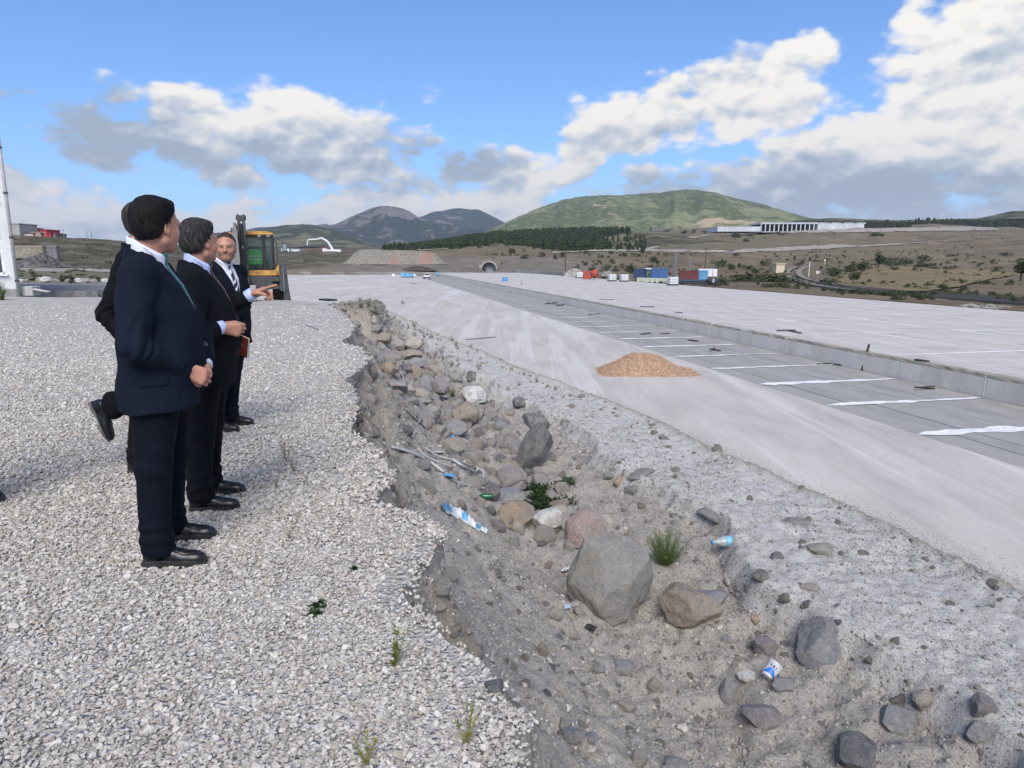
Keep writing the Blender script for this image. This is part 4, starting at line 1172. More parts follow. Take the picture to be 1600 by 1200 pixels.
# smaller rubble nobody would count
RUB = bpy.data.collections.new('rubble_rock')
for _i, _c in enumerate(['grey', 'brown', 'tan', 'bluegrey', 'purple', 'grey', 'tan', 'slate']):
    _me = rock_mesh(900+_i, (1, .8, .62), 9, .05, 3); _me.materials.append(ROCKM[_c])
    RUB.objects.link(bpy.data.objects.new('rubble_rock', _me))
def scatter_rubble():
    rs = np.random.RandomState(19)
    P = ditch_points(lambda P, s, k, c, w, W: np.where((P[..., 1] > 8.5) & (P[..., 1] < 45) & (s > .15) & (w/W < .50+.12*np.clip((P[..., 1]-14)/10, 0, 1)), 14.0, 0)*np.clip((P[..., 1]-8)/4, 0, 1)*np.clip(1.4-P[..., 1]/50, .4, 1), rs, 1500)
    scatter('ditch_rubble', P, np.random.RandomState(3).uniform(.14, .46, len(P)), RUB, .6)
    P = ditch_points(lambda P, s, k, c, w, W: np.where((P[..., 1] < 10) & (~c), 7.0, 1.2), rs, 420)
    scatter('ditch_cobbles', P-np.array([0, 0, .01]), np.random.RandomState(4).uniform(.05, .13, len(P)), RUB, .6)
scatter_rubble()
CLOD = bpy.data.collections.new('earth_clod')
for _i in range(5):
    _me = rock_mesh(950+_i, (1, .85, .7), 10, .12, 3); _me.materials.append(MAT_CLOD); CLOD.objects.link(bpy.data.objects.new('earth_clod', _me))
_rs = np.random.RandomState(29)
_P = ditch_points(lambda P, s, k, c, w, W: np.where(c, 14, np.where(s < .16, 60, 16))*np.clip(9/np.maximum(P[..., 1], 1), .2, 1)**1.5*(.3+1.5*np.clip(fbm(P[..., 0]*1.4, P[..., 1]*1.4, 0, 3, 75)+.2, 0, 1)), _rs, 9000)
scatter('earth_clods', _P-np.array([0, 0, .01]), .045*np.exp(_rs.normal(0, .55, len(_P)))*np.clip(_P[:, 1]/8, 1, 2.2), CLOD, .8)

# =====================================================================
# people: bodies and clothes grown as smooth implicit surfaces
# =====================================================================
class Field:
    def __init__(s, lo, hi, res):
        s.lo = np.array(lo, float); s.res = res
        s.n = np.ceil((np.array(hi)-s.lo)/res).astype(int)+1
        s.d = np.full(tuple(s.n), 0.2, np.float32)
        s.ax = [(s.lo[i]+np.arange(s.n[i])*res).astype(np.float32) for i in range(3)]
    def win(s, lo, hi, m=.05):
        a = [max(0, int((lo[i]-m-s.lo[i])/s.res)) for i in range(3)]; b = [min(s.n[i], int((hi[i]+m-s.lo[i])/s.res)+2) for i in range(3)]
        sl = tuple(slice(a[i], max(a[i]+1, b[i])) for i in range(3))
        return sl, s.ax[0][sl[0]][:, None, None], s.ax[1][sl[1]][None, :, None], s.ax[2][sl[2]][None, None, :]
    def put(s, sl, q, k=0.0, op='u'):
        a = s.d[sl]
        if op == 'u':
            if k > 0:
                h = np.maximum(k-np.abs(a-q), 0)/k; s.d[sl] = np.minimum(a, q)-h*h*k*.25
            else: s.d[sl] = np.minimum(a, q)
        elif op == 's':
            if k > 0:
                h = np.maximum(k-np.abs(a+q), 0)/k; s.d[sl] = np.maximum(a, -q)+h*h*k*.25
            else: s.d[sl] = np.maximum(a, -q)
    def cone(s, p, r1, q, r2, k=.02, op='u'):
        p = np.array(p, float); q = np.array(q, float); rm = max(r1, r2)
        sl, X, Y, Z = s.win(np.minimum(p, q)-rm, np.maximum(p, q)+rm)
        d = q-p; L2 = float(d@d)+1e-9
        t = np.clip(((X-p[0])*d[0]+(Y-p[1])*d[1]+(Z-p[2])*d[2])/L2, 0, 1)
        e = np.sqrt((X-p[0]-t*d[0])**2+(Y-p[1]-t*d[1])**2+(Z-p[2]-t*d[2])**2)-(r1+(r2-r1)*t)
        s.put(sl, e, k, op); return s
    def ell(s, c, r, k=.02, op='u', rot=None):
        rm = max(r); c = np.array(c, float)
        sl, X, Y, Z = s.win(c-rm, c+rm); x = X-c[0]; y = Y-c[1]; z = Z-c[2]
        if rot is not None:
            m = np.array(Euler(rot).to_matrix().transposed())
            x, y, z = m[0, 0]*x+m[0, 1]*y+m[0, 2]*z, m[1, 0]*x+m[1, 1]*y+m[1, 2]*z, m[2, 0]*x+m[2, 1]*y+m[2, 2]*z
        k0 = np.sqrt((x/r[0])**2+(y/r[1])**2+(z/r[2])**2); k1 = np.sqrt((x/r[0]**2)**2+(y/r[1]**2)**2+(z/r[2]**2)**2)+1e-6
        s.put(sl, (k0*(k0-1)/k1).astype(np.float32), k, op); return s
    def box(s, c, h, r=.01, k=.01, op='u', M=None):
        c = np.array(c, float); rm = np.linalg.norm(h)+r
        sl, X, Y, Z = s.win(c-rm, c+rm); x = X-c[0]; y = Y-c[1]; z = Z-c[2]
        if M is not None:
            m = np.array(M).T
            x, y, z = m[0, 0]*x+m[0, 1]*y+m[0, 2]*z, m[1, 0]*x+m[1, 1]*y+m[1, 2]*z, m[2, 0]*x+m[2, 1]*y+m[2, 2]*z
        qx = np.abs(x)-h[0]+r; qy = np.abs(y)-h[1]+r; qz = np.abs(z)-h[2]+r
        e = np.sqrt(np.maximum(qx, 0)**2+np.maximum(qy, 0)**2+np.maximum(qz, 0)**2)+np.minimum(np.maximum(qx, np.maximum(qy, qz)), 0)-r
        s.put(sl, e, k, op); return s
    def loft(s, L, k=.02, op='u', pw=2.3, off=0.0, mask=None):
        """levels (z, cx, cy, rx, ry)"""
        L = sorted(L); A = np.array(L, float); z0, z1 = A[0, 0], A[-1, 0]
        rm = max(A[:, 3].max(), A[:, 4].max())+.05
        sl, X, Y, Z = s.win((A[:, 1].min()-rm, A[:, 2].min()-rm, z0), (A[:, 1].max()+rm, A[:, 2].max()+rm, z1), .03)
        zz = np.clip(Z, z0, z1); cx, cy, rx, ry = [np.interp(zz, A[:, 0], A[:, i]).astype(np.float32) for i in (1, 2, 3, 4)]
        rx = rx+off; ry = ry+off
        g = (np.abs((X-cx)/rx)**pw+np.abs((Y-cy)/ry)**pw)**(1/pw)
        e = (g-1)*np.minimum(rx, ry)
        e = np.maximum(e, np.maximum(z0-Z, Z-z1)+0*e)
        if mask is not None: e = np.maximum(e, mask(X, Y, Z))
        s.put(sl, e.astype(np.float32), k, op); return s
    def mesh(s):
        d = s.d; res = s.res
        ins = d < 0
        c = ins[:-1, :-1, :-1].astype(np.int8)
        for i, j, k in ((1,0,0),(0,1,0),(0,0,1),(1,1,0),(1,0,1),(0,1,1),(1,1,1)):
            nx, ny, nz = d.shape; c = c+ins[i:nx-1+i, j:ny-1+j, k:nz-1+k]
        cell = (c > 0) & (c < 8)
        idx = -np.ones(cell.shape, np.int64); I = np.argwhere(cell); idx[cell] = np.arange(len(I))
        acc = np.zeros((len(I), 3)); cnt = np.zeros(len(I))
        corners = [(i, j, k) for i in (0, 1) for j in (0, 1) for k in (0, 1)]
        val = {cc: d[I[:, 0]+cc[0], I[:, 1]+cc[1], I[:, 2]+cc[2]] for cc in corners}
        for a in corners:
            for ax in range(3):
                if a[ax]: continue
                b = list(a); b[ax] = 1; b = tuple(b)
                va, vb = val[a], val[b]; m = (va < 0) != (vb < 0)
                t = np.where(m, va/np.where(m, va-vb, 1), 0)
                p = np.array(a, float)[None, :]+np.zeros((len(I), 3)); p[:, ax] += t
                acc[m] += p[m]; cnt[m] += 1
        V = (I+acc/np.maximum(cnt, 1)[:, None])*res+s.lo
        F = []
        for ax in range(3):
            sa = [slice(None)]*3; sb = [slice(None)]*3; sa[ax] = slice(0, -1); sb[ax] = slice(1, None)
            A = ins[tuple(sa)]; B = ins[tuple(sb)]
            E = np.argwhere(A != B)
            o1, o2 = [q for q in range(3) if q != ax]
            ok = (E[:, o1] > 0) & (E[:, o2] > 0) & (E[:, o1] < d.shape[o1]-1) & (E[:, o2] < d.shape[o2]-1); E = E[ok]
            fl = A[E[:, 0], E[:, 1], E[:, 2]]
            def g(p, q):
                c2 = E.copy(); c2[:, o1] -= p; c2[:, o2] -= q; return idx[c2[:, 0], c2[:, 1], c2[:, 2]]
            q = np.stack([g(1, 1), g(0, 1), g(0, 0), g(1, 0)], -1)
            if ax == 1: q = q[:, ::-1]
            q[~fl] = q[~fl][:, ::-1]
            F.append(q)
        return V, np.concatenate(F)

def vec(*a): return np.array(a, float)

def mat_cloth(name, c, wr=.6, sheen=.0, fscale=420):
    t = NT(name); co = t.coord('Object')
    a = t.noise(2.2, 4, .6, co, .3); w = t.noise(fscale, 2, .5, co)
    col = t.mix(t.mr(a, .3, .7), tuple(q*.8 for q in c), tuple(q*1.25 for q in c))
    h = t.math('ADD', t.math('MULTIPLY', w, .05), t.math('MULTIPLY', t.noise(5.5, 4, .55, t.mapping(co, (1, 1, .55)), 1.0), wr))
    m = t.set(col, .85, 0, t.bump(h, .55, .05), .12)
    t.b.inputs['Sheen Weight'].default_value = sheen; t.b.inputs['Sheen Roughness'].default_value = .5
    return m
M_NAVY = mat_cloth('navy_wool', (.0060, .0090, .0185), .8); M_NAVYT = mat_cloth('navy_trouser', (.0036, .0052, .0110), .8)
M_BLACKS = mat_cloth('black_wool', (.0058, .0066, .0095), .9); M_DARKN = mat_cloth('dark_blue_wool', (.0055, .0075, .014), .8)
M_SHIRTW = mat_cloth('white_shirt', (.62, .66, .78), .35, .1); M_SHIRTB = mat_cloth('pale_blue_shirt', (.42, .52, .78), .35, .1)
M_TEAL = mat_cloth('teal_tie', (.018, .11, .14), .2, .3); M_WINE = mat_cloth('plum_tie', (.035, .018, .026), .2, .3)
_t = NT('striped_tie'); _w = _t.n('ShaderNodeTexWave'); _w.wave_type = 'BANDS'; _w.bands_direction = 'DIAGONAL'; _w.inputs['Scale'].default_value = 14; _t.l(_t.coord('Object'), _w.inputs['Vector'])
M_STRIPE = _t.set(_t.ramp(_w.outputs[0], [(.62, (.010, .013, .024)), (.72, (.50, .53, .60))]), .6)
def mat_skin(name, c, stub=None):
    t = NT(name); co = t.coord('Object'); a = t.noise(18, 5, .6, co); b = t.noise(160, 3, .6, co)
    col = t.mix(t.mr(a, .3, .7), tuple(q*.82 for q in c), (min(1, c[0]*1.15), c[1]*1.02, c[2]*.98))
    if stub is not None:
        at = t.n('ShaderNodeAttribute'); at.attribute_name = 'stubble'
        col = t.mix(t.math('MULTIPLY', at.outputs['Fac'], t.mr(b, .3, .6, .55, 1)), col, stub)
    m = t.set(col, .52, 0, t.bump(b, .25, .002), .4)
    t.b.inputs['Subsurface Weight'].default_value = .12; t.b.inputs['Subsurface Radius'].default_value = (.012, .005, .003)
    return m
M_SKIN = mat_skin('skin_tanned', (.40, .215, .150), (.10, .075, .065)); M_SKIN2 = mat_skin('skin_warm', (.43, .235, .17), (.30, .17, .13))
def mat_hair(name, c, grey=None):
    t = NT(name); co = t.coord('Object'); a = t.noise(55, 5, .7, t.mapping(co, (1, 1, .35)), .6)
    col = t.ramp(a, [(.3, tuple(q*.45 for q in c)), (.7, tuple(q*1.5 for q in c))])
    if grey: col = t.mix(t.mr(t.noise(70, 4, .7, t.mapping(co, (1, 1, .3)), .5), .46, .70, 0, .45), col, grey)
    return t.set(col, .68, 0, t.bump(a, .9, .012), .16)
M_HAIRB = mat_hair('black_hair', (.010, .009, .010)); M_HAIRG = mat_hair('greying_hair', (.028, .026, .027), (.13, .125, .12)); M_HAIRS = mat_hair('cropped_brown_hair', (.05, .035, .028))
M_LEATHER = plain('black_leather', (.010, .010, .012), .28, 0, .3, 9, .25, 40, spec=.5); M_SOLE = plain('black_rubber', (.018, .018, .020), .6)
M_SOLEG = plain('worn_grey_sole', (.12, .12, .125), .7, dirt=(.2, .19, .17))
M_EYEW = plain('eye_white', (.6, .58, .55), .3, var=.02, bump=0); M_EYED = plain('dark_iris', (.02, .014, .01), .2, var=.02, bump=0)
M_BELT = plain('black_belt', (.012, .011, .011), .4); M_BUTTON = plain('dark_button', (.02, .02, .03), .3)

def add_hand(F, W, D, N, side, curls, thumb=(.55, .4), S=1.0, tips=None):
    """W wrist, D towards the fingers, N out of the palm, side +1: thumb lies along D x N"""
    D = D/np.linalg.norm(D); N = N-D*(N@D); N = N/np.linalg.norm(N); T = np.cross(D, N)*side
    k = .009*S
    spread = [(.028, .086, .0095, (.040, .024, .019)), (.009, .089, .0098, (.045, .027, .020)), (-.010, .084, .0092, (.041, .025, .019)), (-.027, .077, .0082, (.032, .019, .017))]
    F.cone(W-D*.03*S, .027*S, W+D*.012*S, .026*S, .012)
    for i, (tx, ln, r, ph) in enumerate(spread):
        K = W+(T*tx+D*ln)*S
        F.cone(W+(T*tx*.55+D*.012)*S, .0165*S, K, (r+.0035)*S, .012*S)
        F.cone(W+(T*tx*.6+D*.012+N*.008)*S, .013*S, K+N*.004*S, (r+.001)*S, .012*S)
        ang = 0.0; p = K; c = curls[i]; dd = D+T*tx*1.6; dd = dd/np.linalg.norm(dd)
        if not isinstance(c, (tuple, list)): c = (c*.8, c, c*.6)
        rr = r
        for j in range(3):
            ang += c[j]; q = p+(dd*math.cos(ang)+N*math.sin(ang))*ph[j]*S
            F.cone(p, rr*S, q, (rr-.0012)*S, .003 if j == 0 else .002); p = q; rr -= .0010
    # thumb leaves the side of the palm near its base
    a0 = W+(T*.024+D*.020+N*.006)*S; o, cl = thumb
    d1 = T*math.sin(o)+D*math.cos(o)+N*.35; d1 /= np.linalg.norm(d1)
    a1 = a0+d1*.042*S; F.cone(a0, .0165*S, a1, .0115*S, .010)
    d2 = d1*math.cos(cl)+(D*.5+N*.5-T*.5)*math.sin(cl); d2 /= np.linalg.norm(d2)
    a2 = a1+d2*.032*S; F.cone(a1, .0108*S, a2, .0095*S, .003)
    F.cone(a2, .0095*S, a2+(d2*.8+N*.2)*.024*S, .0078*S, .003)

def head_field(F, H, S=1.0, fat=0.0):
    """H: 4x4 matrix of the head (origin between the ears, +Y forward)"""
    M3 = np.array(H.to_3x3()); o = np.array(H.translation); eul = tuple(H.to_euler())
    g = lambda x, y, z: o+M3@(vec(x, y, z)*S)
    E = lambda c, r, k=.02, op='u': F.ell(g(*c), tuple(q*S for q in r), k, op, rot=eul)
    C = lambda p, r1, q, r2, k=.015, op='u': F.cone(g(*p), r1*S, g(*q), r2*S, k, op)
    E((0, -.012, .042), (.0765, .0980, .088))
    E((0, .018, .000), (.0690+fat*.3, .080, .088), .03)
    E((0, .032, -.050), (.0560+fat, .062+fat*.3, .060), .03)
    C((-.045-fat*.6, .000, -.066), .022, (-.016, .066, -.088), .020, .02); C((.045+fat*.6, .000, -.066), .022, (.016, .066, -.088), .020, .02)
    E((0, .078, -.088), (.026, .020, .020), .02)
    C((-.036, .083, .030), .013, (.036, .083, .030), .013, .015)
    for sx in (-1, 1):
        E((sx*.031, .094, .010), (.017, .013, .012), .010, 's')
        E((sx*.031, .080, .009), (.0135, .0125, .0115), .003)
        C((sx*.019, .094, .022), .006, (sx*.046, .082, .024), .005, .008)
        E((sx*.044, .064, -.022), (.020, .018, .020), .02)
        E((sx*.0785, -.008, -.004), (.0085, .019, .032), .006); E((sx*.083, -.002, .000), (.006, .011, .020), .004, 's')
        C((sx*.074, .002, -.014), .008, (sx*.079, .000, -.030), .006, .005)
        C((sx*.011, .101, -.026), .0075, (sx*.012, .098, -.026), .0075, .006)
    C((0, .090, .020), .0085, (0, .112, -.018), .0115, .008); E((0, .110, -.021), (.011, .010, .009), .006)
    C((-.018, .086, -.050), .0062, (0, .0925, -.0485), .0068, .004); C((.018, .086, -.050), .0062, (0, .0925, -.0485), .0068, .004)
    C((-.016, .084, -.061), .0066, (.016, .084, -.061), .0066, .004)
    C((-.022, .0965, -.0555), .0022, (.022, .0965, -.0555), .0022, .003, 's')
    return g

def shoe(loc, yaw, name_parent, pitch=0.0, roll=0.0, S=1.0, chunky=False, worn=False, base=None):
    """a lace-up leather shoe; its own local frame: toe towards +Y, sole at z=0"""
    th = .032 if chunky else .020
    F = Field((-.07, -.14, -.01), (.07, .21, .14), .0042)
    L = [(.0, -.105), (.0, .175)]
    for z0, z1, gx in ((.0, th, 1.0),):
        sl, X, Y, Z = F.win((-.07, -.14, -.01), (.07, .21, .06), 0)
        t = np.clip((Y+.105)/.28, 0, 1)
        wid = np.interp(t, [0, .1, .3, .5, .72, .9, 1], [.026, .034, .031, .035, .045, .036, .014] if chunky else [.024, .031, .028, .031, .040, .027, .009]).astype(np.float32)
        e = np.maximum(np.abs(X)-wid, np.maximum(-.105-Y, Y-.185)); e = np.maximum(e, np.maximum(-Z, Z-th))
        heel = (Y > -.02) & (Y < .05) & (Z < .010) if not chunky else (Y > 0) & (Y < .03) & (Z < .008)
        e = np.where(heel, np.maximum(e, .004), e)
        F.put(sl, e.astype(np.float32), 0)
    V, Fc = F.mesh()
    M = Matrix.Translation(Vector(loc)) @ Matrix.Rotation(yaw, 4, 'Z') @ Matrix.Rotation(pitch, 4, 'X') @ Matrix.Rotation(roll, 4, 'Y') @ Matrix.Scale(S, 4)
    up = Field((-.07, -.13, 0), (.07, .21, .15), .0042)
    up.ell((0, -.062, .045), (.034, .042, .050), .02); up.ell((0, .085, .032), (.041, .088, .036), .03); up.ell((0, .135, .026), (.031 if not chunky else .036, .047, .024 if not chunky else .030), .02)
    up.cone((0, -.055, .075), .034, (0, .06, .045), .032, .02)
    up.cone((0, -.045, .12), .030, (0, -.045, .07), .033, .015)
    sl, X, Y, Z = up.win((-.07, -.13, -.02), (.07, .21, .15), 0)
    up.d[sl] = np.maximum(up.d[sl], th*.85-Z)
    # seam of the toe and welt
    rr = np.sqrt(((X)/.027)**2+((Y-.095)/.065)**2); up.d[sl] += (np.exp(-((rr-1)/.05)**2)*.0022*(Z > .035)).astype(np.float32)
    for q in (.035, .05, .065): up.cone((-.018, q, .074-q*.35), .0028, (.018, q, .074-q*.35), .0028, .001)
    V2, F2 = up.mesh()
    s = mk_np('shoe', V2, F2, M_LEATHER, name_parent); s.matrix_local = M
    so = mk_np('sole', V, Fc, M_SOLEG if worn else M_SOLE, s)
    return s

def hair_strands(g, H, S, mat, parent, n, length, region, seed, lift=.25):
    r = random.Random(seed); V = []; F = []
    M3 = np.array(H.to_3x3())
    for _ in range(n):
        th = r.uniform(0, 2*math.pi); ph = math.acos(r.uniform(-.45, 1))
        d = vec(math.sin(ph)*math.cos(th), math.sin(ph)*math.sin(th), math.cos(ph))
        if not region(d): continue
        p = vec(0, -.012, .042)+d*vec(.086, .108, .097)
        flow = vec(d[0]*.4, -.5*d[1]-.35, -.7)+vec(r.gauss(0, .25), r.gauss(0, .25), r.gauss(0, .2)); flow = flow-d*(flow@d)*(1-lift); flow /= np.linalg.norm(flow)+1e-6
        L = length*r.uniform(.5, 1.2); side = np.cross(d, flow); side /= np.linalg.norm(side)+1e-6; w = .0011
        pts = [p+flow*L*t+d*(.004*math.sin(t*2.5))+flow*0 for t in (0, .5, 1)]
        b = len(V)
        for j, q in enumerate(pts):
            ww = w*(1-j*.42); V += [tuple(g(*(q-side*ww))), tuple(g(*(q+side*ww)))]
        F += [(b, b+1, b+3, b+2), (b+2, b+3, b+5, b+4)]
    o = mk('hair_strands', V, F, mat, parent); return o

def build_person(spec):
    S = spec['scale']; az = spec['az']; base = np.array([*spec['base'], spec.get('z', 0.0)])
    fw = vec(math.sin(R(az)), math.cos(R(az)), 0); rt = vec(math.cos(R(az)), -math.sin(R(az)), 0)
    def l(p): q = np.array(p, float)-base; return vec(q@rt, q@fw, q[2])
    root = thing('person', spec['label'], 'person', tuple(base), -R(az), 'men in dark suits standing on the gravel')
    fat = spec.get('fat', 0.0)
    J = {k: (l(v) if k not in spec.get('local', ()) else vec(*v)) for k, v in spec['joints'].items()}
    sh = {s: vec(s*.185*S*(1+fat), -.005, 1.425*S) for s in (-1, 1)}
    hip = {s: vec(s*.095*S, 0, .90*S) for s in (-1, 1)}
    name = {-1: 'L', 1: 'R'}
    lo = [-.62, -.55, -.01]; hi = [.62, .62, 1.86*S]
    pts = np.array(list(J.values())+[sh[1], sh[-1]]); mn = pts.min(0)-.24; mx = pts.max(0)+.24
    mn = np.minimum(mn, [-.30*(1+fat), -.27, -.02]); mx = np.maximum(mx, [.30*(1+fat), .30, 1.62*S]); mn[2] = -.01
    lean = spec.get('lean', 0.0)
    # ------- head, neck, hands, hidden core: ONE surface -------
    Hc = vec(0, .048, 1.628*S)+vec(*spec.get('head_off', (0, 0, 0))); hy = R(az-spec['head_az'])
    Hm = Matrix.Translation(Vector(Hc)) @ Matrix.Rotation(hy, 4, 'Z') @ Matrix.Rotation(R(spec.get('head_pitch', 0)), 4, 'X') @ Matrix.Rotation(R(spec.get('head_roll', 0)), 4, 'Y')
    mx2 = mx.copy(); mx2[2] = 1.86*S; mx2 = np.maximum(mx2, pts.max(0)+.24)
    F = Field(mn, mx2, spec.get('res', .0044))
    g = head_field(F, Hm, S*spec.get('hs', 1.0), fat*.09)
    nk = .052+fat*.05
    F.cone((0, -.020, 1.44*S), nk+.014, vec(0, .018, 1.57*S)+vec(*spec.get('head_off', (0, 0, 0)))*.7, nk, .025)
    F.cone((0, -.015, 1.36*S), .078, (0, 0, .98*S), .09, .03); F.cone((-.13*S, -.01, 1.39*S), .042, (.13*S, -.01, 1.39*S), .042, .03)
    for s in (-1, 1):
        n = name[s]
        F.cone(sh[s]*vec(.9, 1, .985), .042, J['elbow'+n], .034, .02); F.cone(J['elbow'+n], .034, J['wrist'+n], .025, .02)
        F.cone(hip[s], .070, J['knee'+n], .045, .03); F.cone(J['knee'+n], .045, J['ankle'+n], .030, .02)
        F.cone(J['ankle'+n], .030, J['ankle'+n]+vec(0, .02, -.03), .026, .01)
        hd = spec['hand'+n]
        D = (J['wrist'+n]-J['elbow'+n]); D /= np.linalg.norm(D)
        if 'dir' in hd:
            D = vec(*hd['dir']); D = vec(D@rt, D@fw, D[2]); D /= np.linalg.norm(D)
        N = vec(*hd['palm']); N = vec(N@rt, N@fw, N[2])
        add_hand(F, J['wrist'+n]+D*.012, D, N, hd['thumb_side'], hd['curl'], hd.get('thumb', (.55, .5)), S*1.04)
    V, Fc = F.mesh()
    body = mk_np('body', V, Fc, spec['skin'], root)
    at = body.data.attributes.new('stubble', 'FLOAT', 'POINT')
    Hi = np.array(Hm.inverted()); Vh = (V@Hi[:3, :3].T+Hi[:3, 3])/S
    stub = np.clip((Vh[:, 1]-.0)/.02, 0, 1)*np.clip((-.026-Vh[:, 2])/.014, 0, 1)*np.clip((Vh[:, 2]+.15)/.03, 0, 1)*(np.abs(Vh[:, 0]) < .09)
    lips = np.exp(-((Vh[:, 0]/.02)**4+((Vh[:, 2]+.0555)/.009)**4)); stub = stub*(1-lips*.8)
    brow = np.exp(-(((np.abs(Vh[:, 0])-.031)/.018)**4+((Vh[:, 2]-.027)/.0055)**2))*(Vh[:, 1] > .07); stub = np.maximum(stub*spec.get('stub', .6), brow*.95)
    at.data.foreach_set('value', stub.astype(np.float32))
    for sx in (-1, 1):
        m = MB(); m.ball((0, -.002, 0), .0115*S, 8); e = m.obj('eye', M_EYEW, root, smooth=True); e.location = Vector(g(sx*.031, .0805, .009)); e.rotation_euler = Hm.to_euler()
        m = MB(); m.ball((0, .0088*S, 0), .0058*S, 6, sc=(1, .8, 1)); m.obj('iris', M_EYED, e, smooth=True)
    # ------- hair -------
    hs = spec.get('hs', 1.0)
    HF = Field(Hc-.16, Hc+vec(.16, .16, .19), .0042); M3 = np.array(Hm.to_3x3()); eul = tuple(Hm.to_euler())
    th = spec['hair_t']
    HF.ell(g(0, -.018, .046), tuple(q*S*hs for q in (.0765+th, .0995+th, .088+th)), .02, rot=eul)
    HF.ell(g(0, -.038, -.002), tuple(q*S*hs for q in (.0735+th*.6, .070+th*.7, .082)), .02, rot=eul)
    HF.ell(g(0, .0, .0), tuple(q*S*hs for q in (.0745+th*.45, .085, .075)), .02, rot=eul)
    if spec.get('side'): HF.ell(g(.006, .040, .108), tuple(q*S for q in (.050, .038, .026)), .02, rot=eul)
    sl, X, Y, Z = HF.win(Hc-.16, Hc+.19, 0)
    Mi = M3.T; x = X-Hc[0]; y = Y-Hc[1]; z = Z-Hc[2]
    hx = (Mi[0, 0]*x+Mi[0, 1]*y+Mi[0, 2]*z)/(S*hs); hyy = (Mi[1, 0]*x+Mi[1, 1]*y+Mi[1, 2]*z)/(S*hs); hz = (Mi[2, 0]*x+Mi[2, 1]*y+Mi[2, 2]*z)/(S*hs)
    # hairline: forehead plane, temples, nape
    front = hyy-(.030-spec.get('recede', 0)+np.clip((hz-.050)*1.15, -.01, .070)); front = np.where(np.abs(hx) > .055, front-(-.004), front)
    nape = np.interp(hyy, [-.10, -.055, -.040, -.018, .000, .012, .020, .034, .05, .07], [-.068, -.066, -.054, -.012, .024, .018, -.012, -.006, .022, .03]).astype(np.float32)
    low = nape+.006*fbm(hx*70, hyy*70, 0, 2, 12)-hz
    cut = np.maximum(front, low)
    stripe = .0026*np.sin(hx*260+np.sin(hz*60)*2)*np.cos(hyy*40+hx*30)+.0026*fbm(hx*60, hyy*60, hz*22, 3, 5)
    HF.d[sl] = np.maximum(HF.d[sl]+stripe*spec.get('hair_rough', 1.0), cut*.8).astype(np.float32)
    Vv, Ff = HF.mesh(); hair = mk_np('hair', Vv, Ff, spec['hair'], root)
    if spec.get('strands', 0):
        hair_strands(g, Hm, S, spec['hair'], hair, spec['strands'], spec.get('strand_len', .032), lambda d: (d[1] < .42+d[2]*.55) and (d[2] > -.25+max(0, d[1])*1.2), 3, spec.get('lift', .22))
    # ------- trousers -------
    T = Field((min(mn[0], -.32), min(mn[1], -.26), .02), (max(.32, mx[0]), max(.28, mx[1]), 1.08*S), .0062)
    b = fat
    T.loft([(.80*S, 0, 0, .170+b*.16, .125+b*.12), (.90*S, 0, 0, .172+b*.18, .130+b*.16), (1.02*S, 0, .01, .165+b*.2, .125+b*.25)], .03)
    for s in (-1, 1):
        n = name[s]; k_ = J['knee'+n]; a_ = J['ankle'+n]; h_ = hip[s]*vec(1, 1, .97)
        T.cone(h_, .105+b*.09, k_, .078+b*.03, .03); T.cone(k_, .078+b*.03, a_+(k_-a_)*.04, .068+b*.02, .02)
        if spec.get('break', 1): T.cone(a_+vec(0, .018, .055), .068, a_+vec(0, .02, -.012), .070+b*.02, .02)
    X, Y, Z = T.ax[0][:, None, None], T.ax[1][None, :, None], T.ax[2][None, None, :]
    fold = .0042*np.sin(Z*92+X*22+np.sin(Y*30)*1.5)*np.exp(-((Z-.17)/.085)**2)+.0034*np.sin(Z*48-X*30+Y*18)*np.exp(-((Z-.52*S)/.10)**2)+.0030*fbm(X*11, Y*11, Z*3.2, 2, 31)*np.ones_like(X+Y+Z)
    T.d += fold.astype(np.float32)
    for s in (-1, 1):
        n = name[s]; a_ = J['ankle'+n]; k_ = J['knee'+n]; ax_ = (k_-a_)/np.linalg.norm(k_-a_)
        # hem: cut square to the shin
        cpt = a_-ax_*spec.get('hem', .035)
        dd = (X-cpt[0])*ax_[0]+(Y-cpt[1])*ax_[1]+(Z-cpt[2])*ax_[2]
        nearp = (X-a_[0])**2+(Y-a_[1])**2+(Z-a_[2])**2 < .15**2
        T.d = np.where(nearp, np.maximum(T.d, -dd), T.d).astype(np.float32)
    Vv, Ff = T.mesh(); mk_np('trousers', Vv, Ff, spec['trouser_mat'], root)
    # ------- jacket -------
    mnj = mn.copy(); mnj[2] = .72*S
    JF = Field(mnj, mx+vec(.02, .02, .02), .0056)
    be = spec.get('belly', .03); b1 = b
    tors = [(.775*S, 0, -.002, .212+b1*.30, .152+b1*.30), (.86*S, 0, .0, .205+b1*.30, .155+b1*.34), (1.00*S, 0, be*.8, .196+b1*.34, .152+b1*.42), (1.12*S, 0, be, .190+b1*.36, .150+b1*.46),
            (1.25*S, 0, be*.5, .198+b1*.26, .142+b1*.30), (1.36*S, 0, .0, .196+b1*.16, .126+b1*.16), (1.425*S, 0, -.012, .165+b1*.06, .102+b1*.08), (1.475*S, 0, -.018, .108, .088+b1*.03), (1.515*S, 0, -.016, .078+b1*.05, .078+b1*.04)]
    JF.loft(tors, .02, pw=2.25)
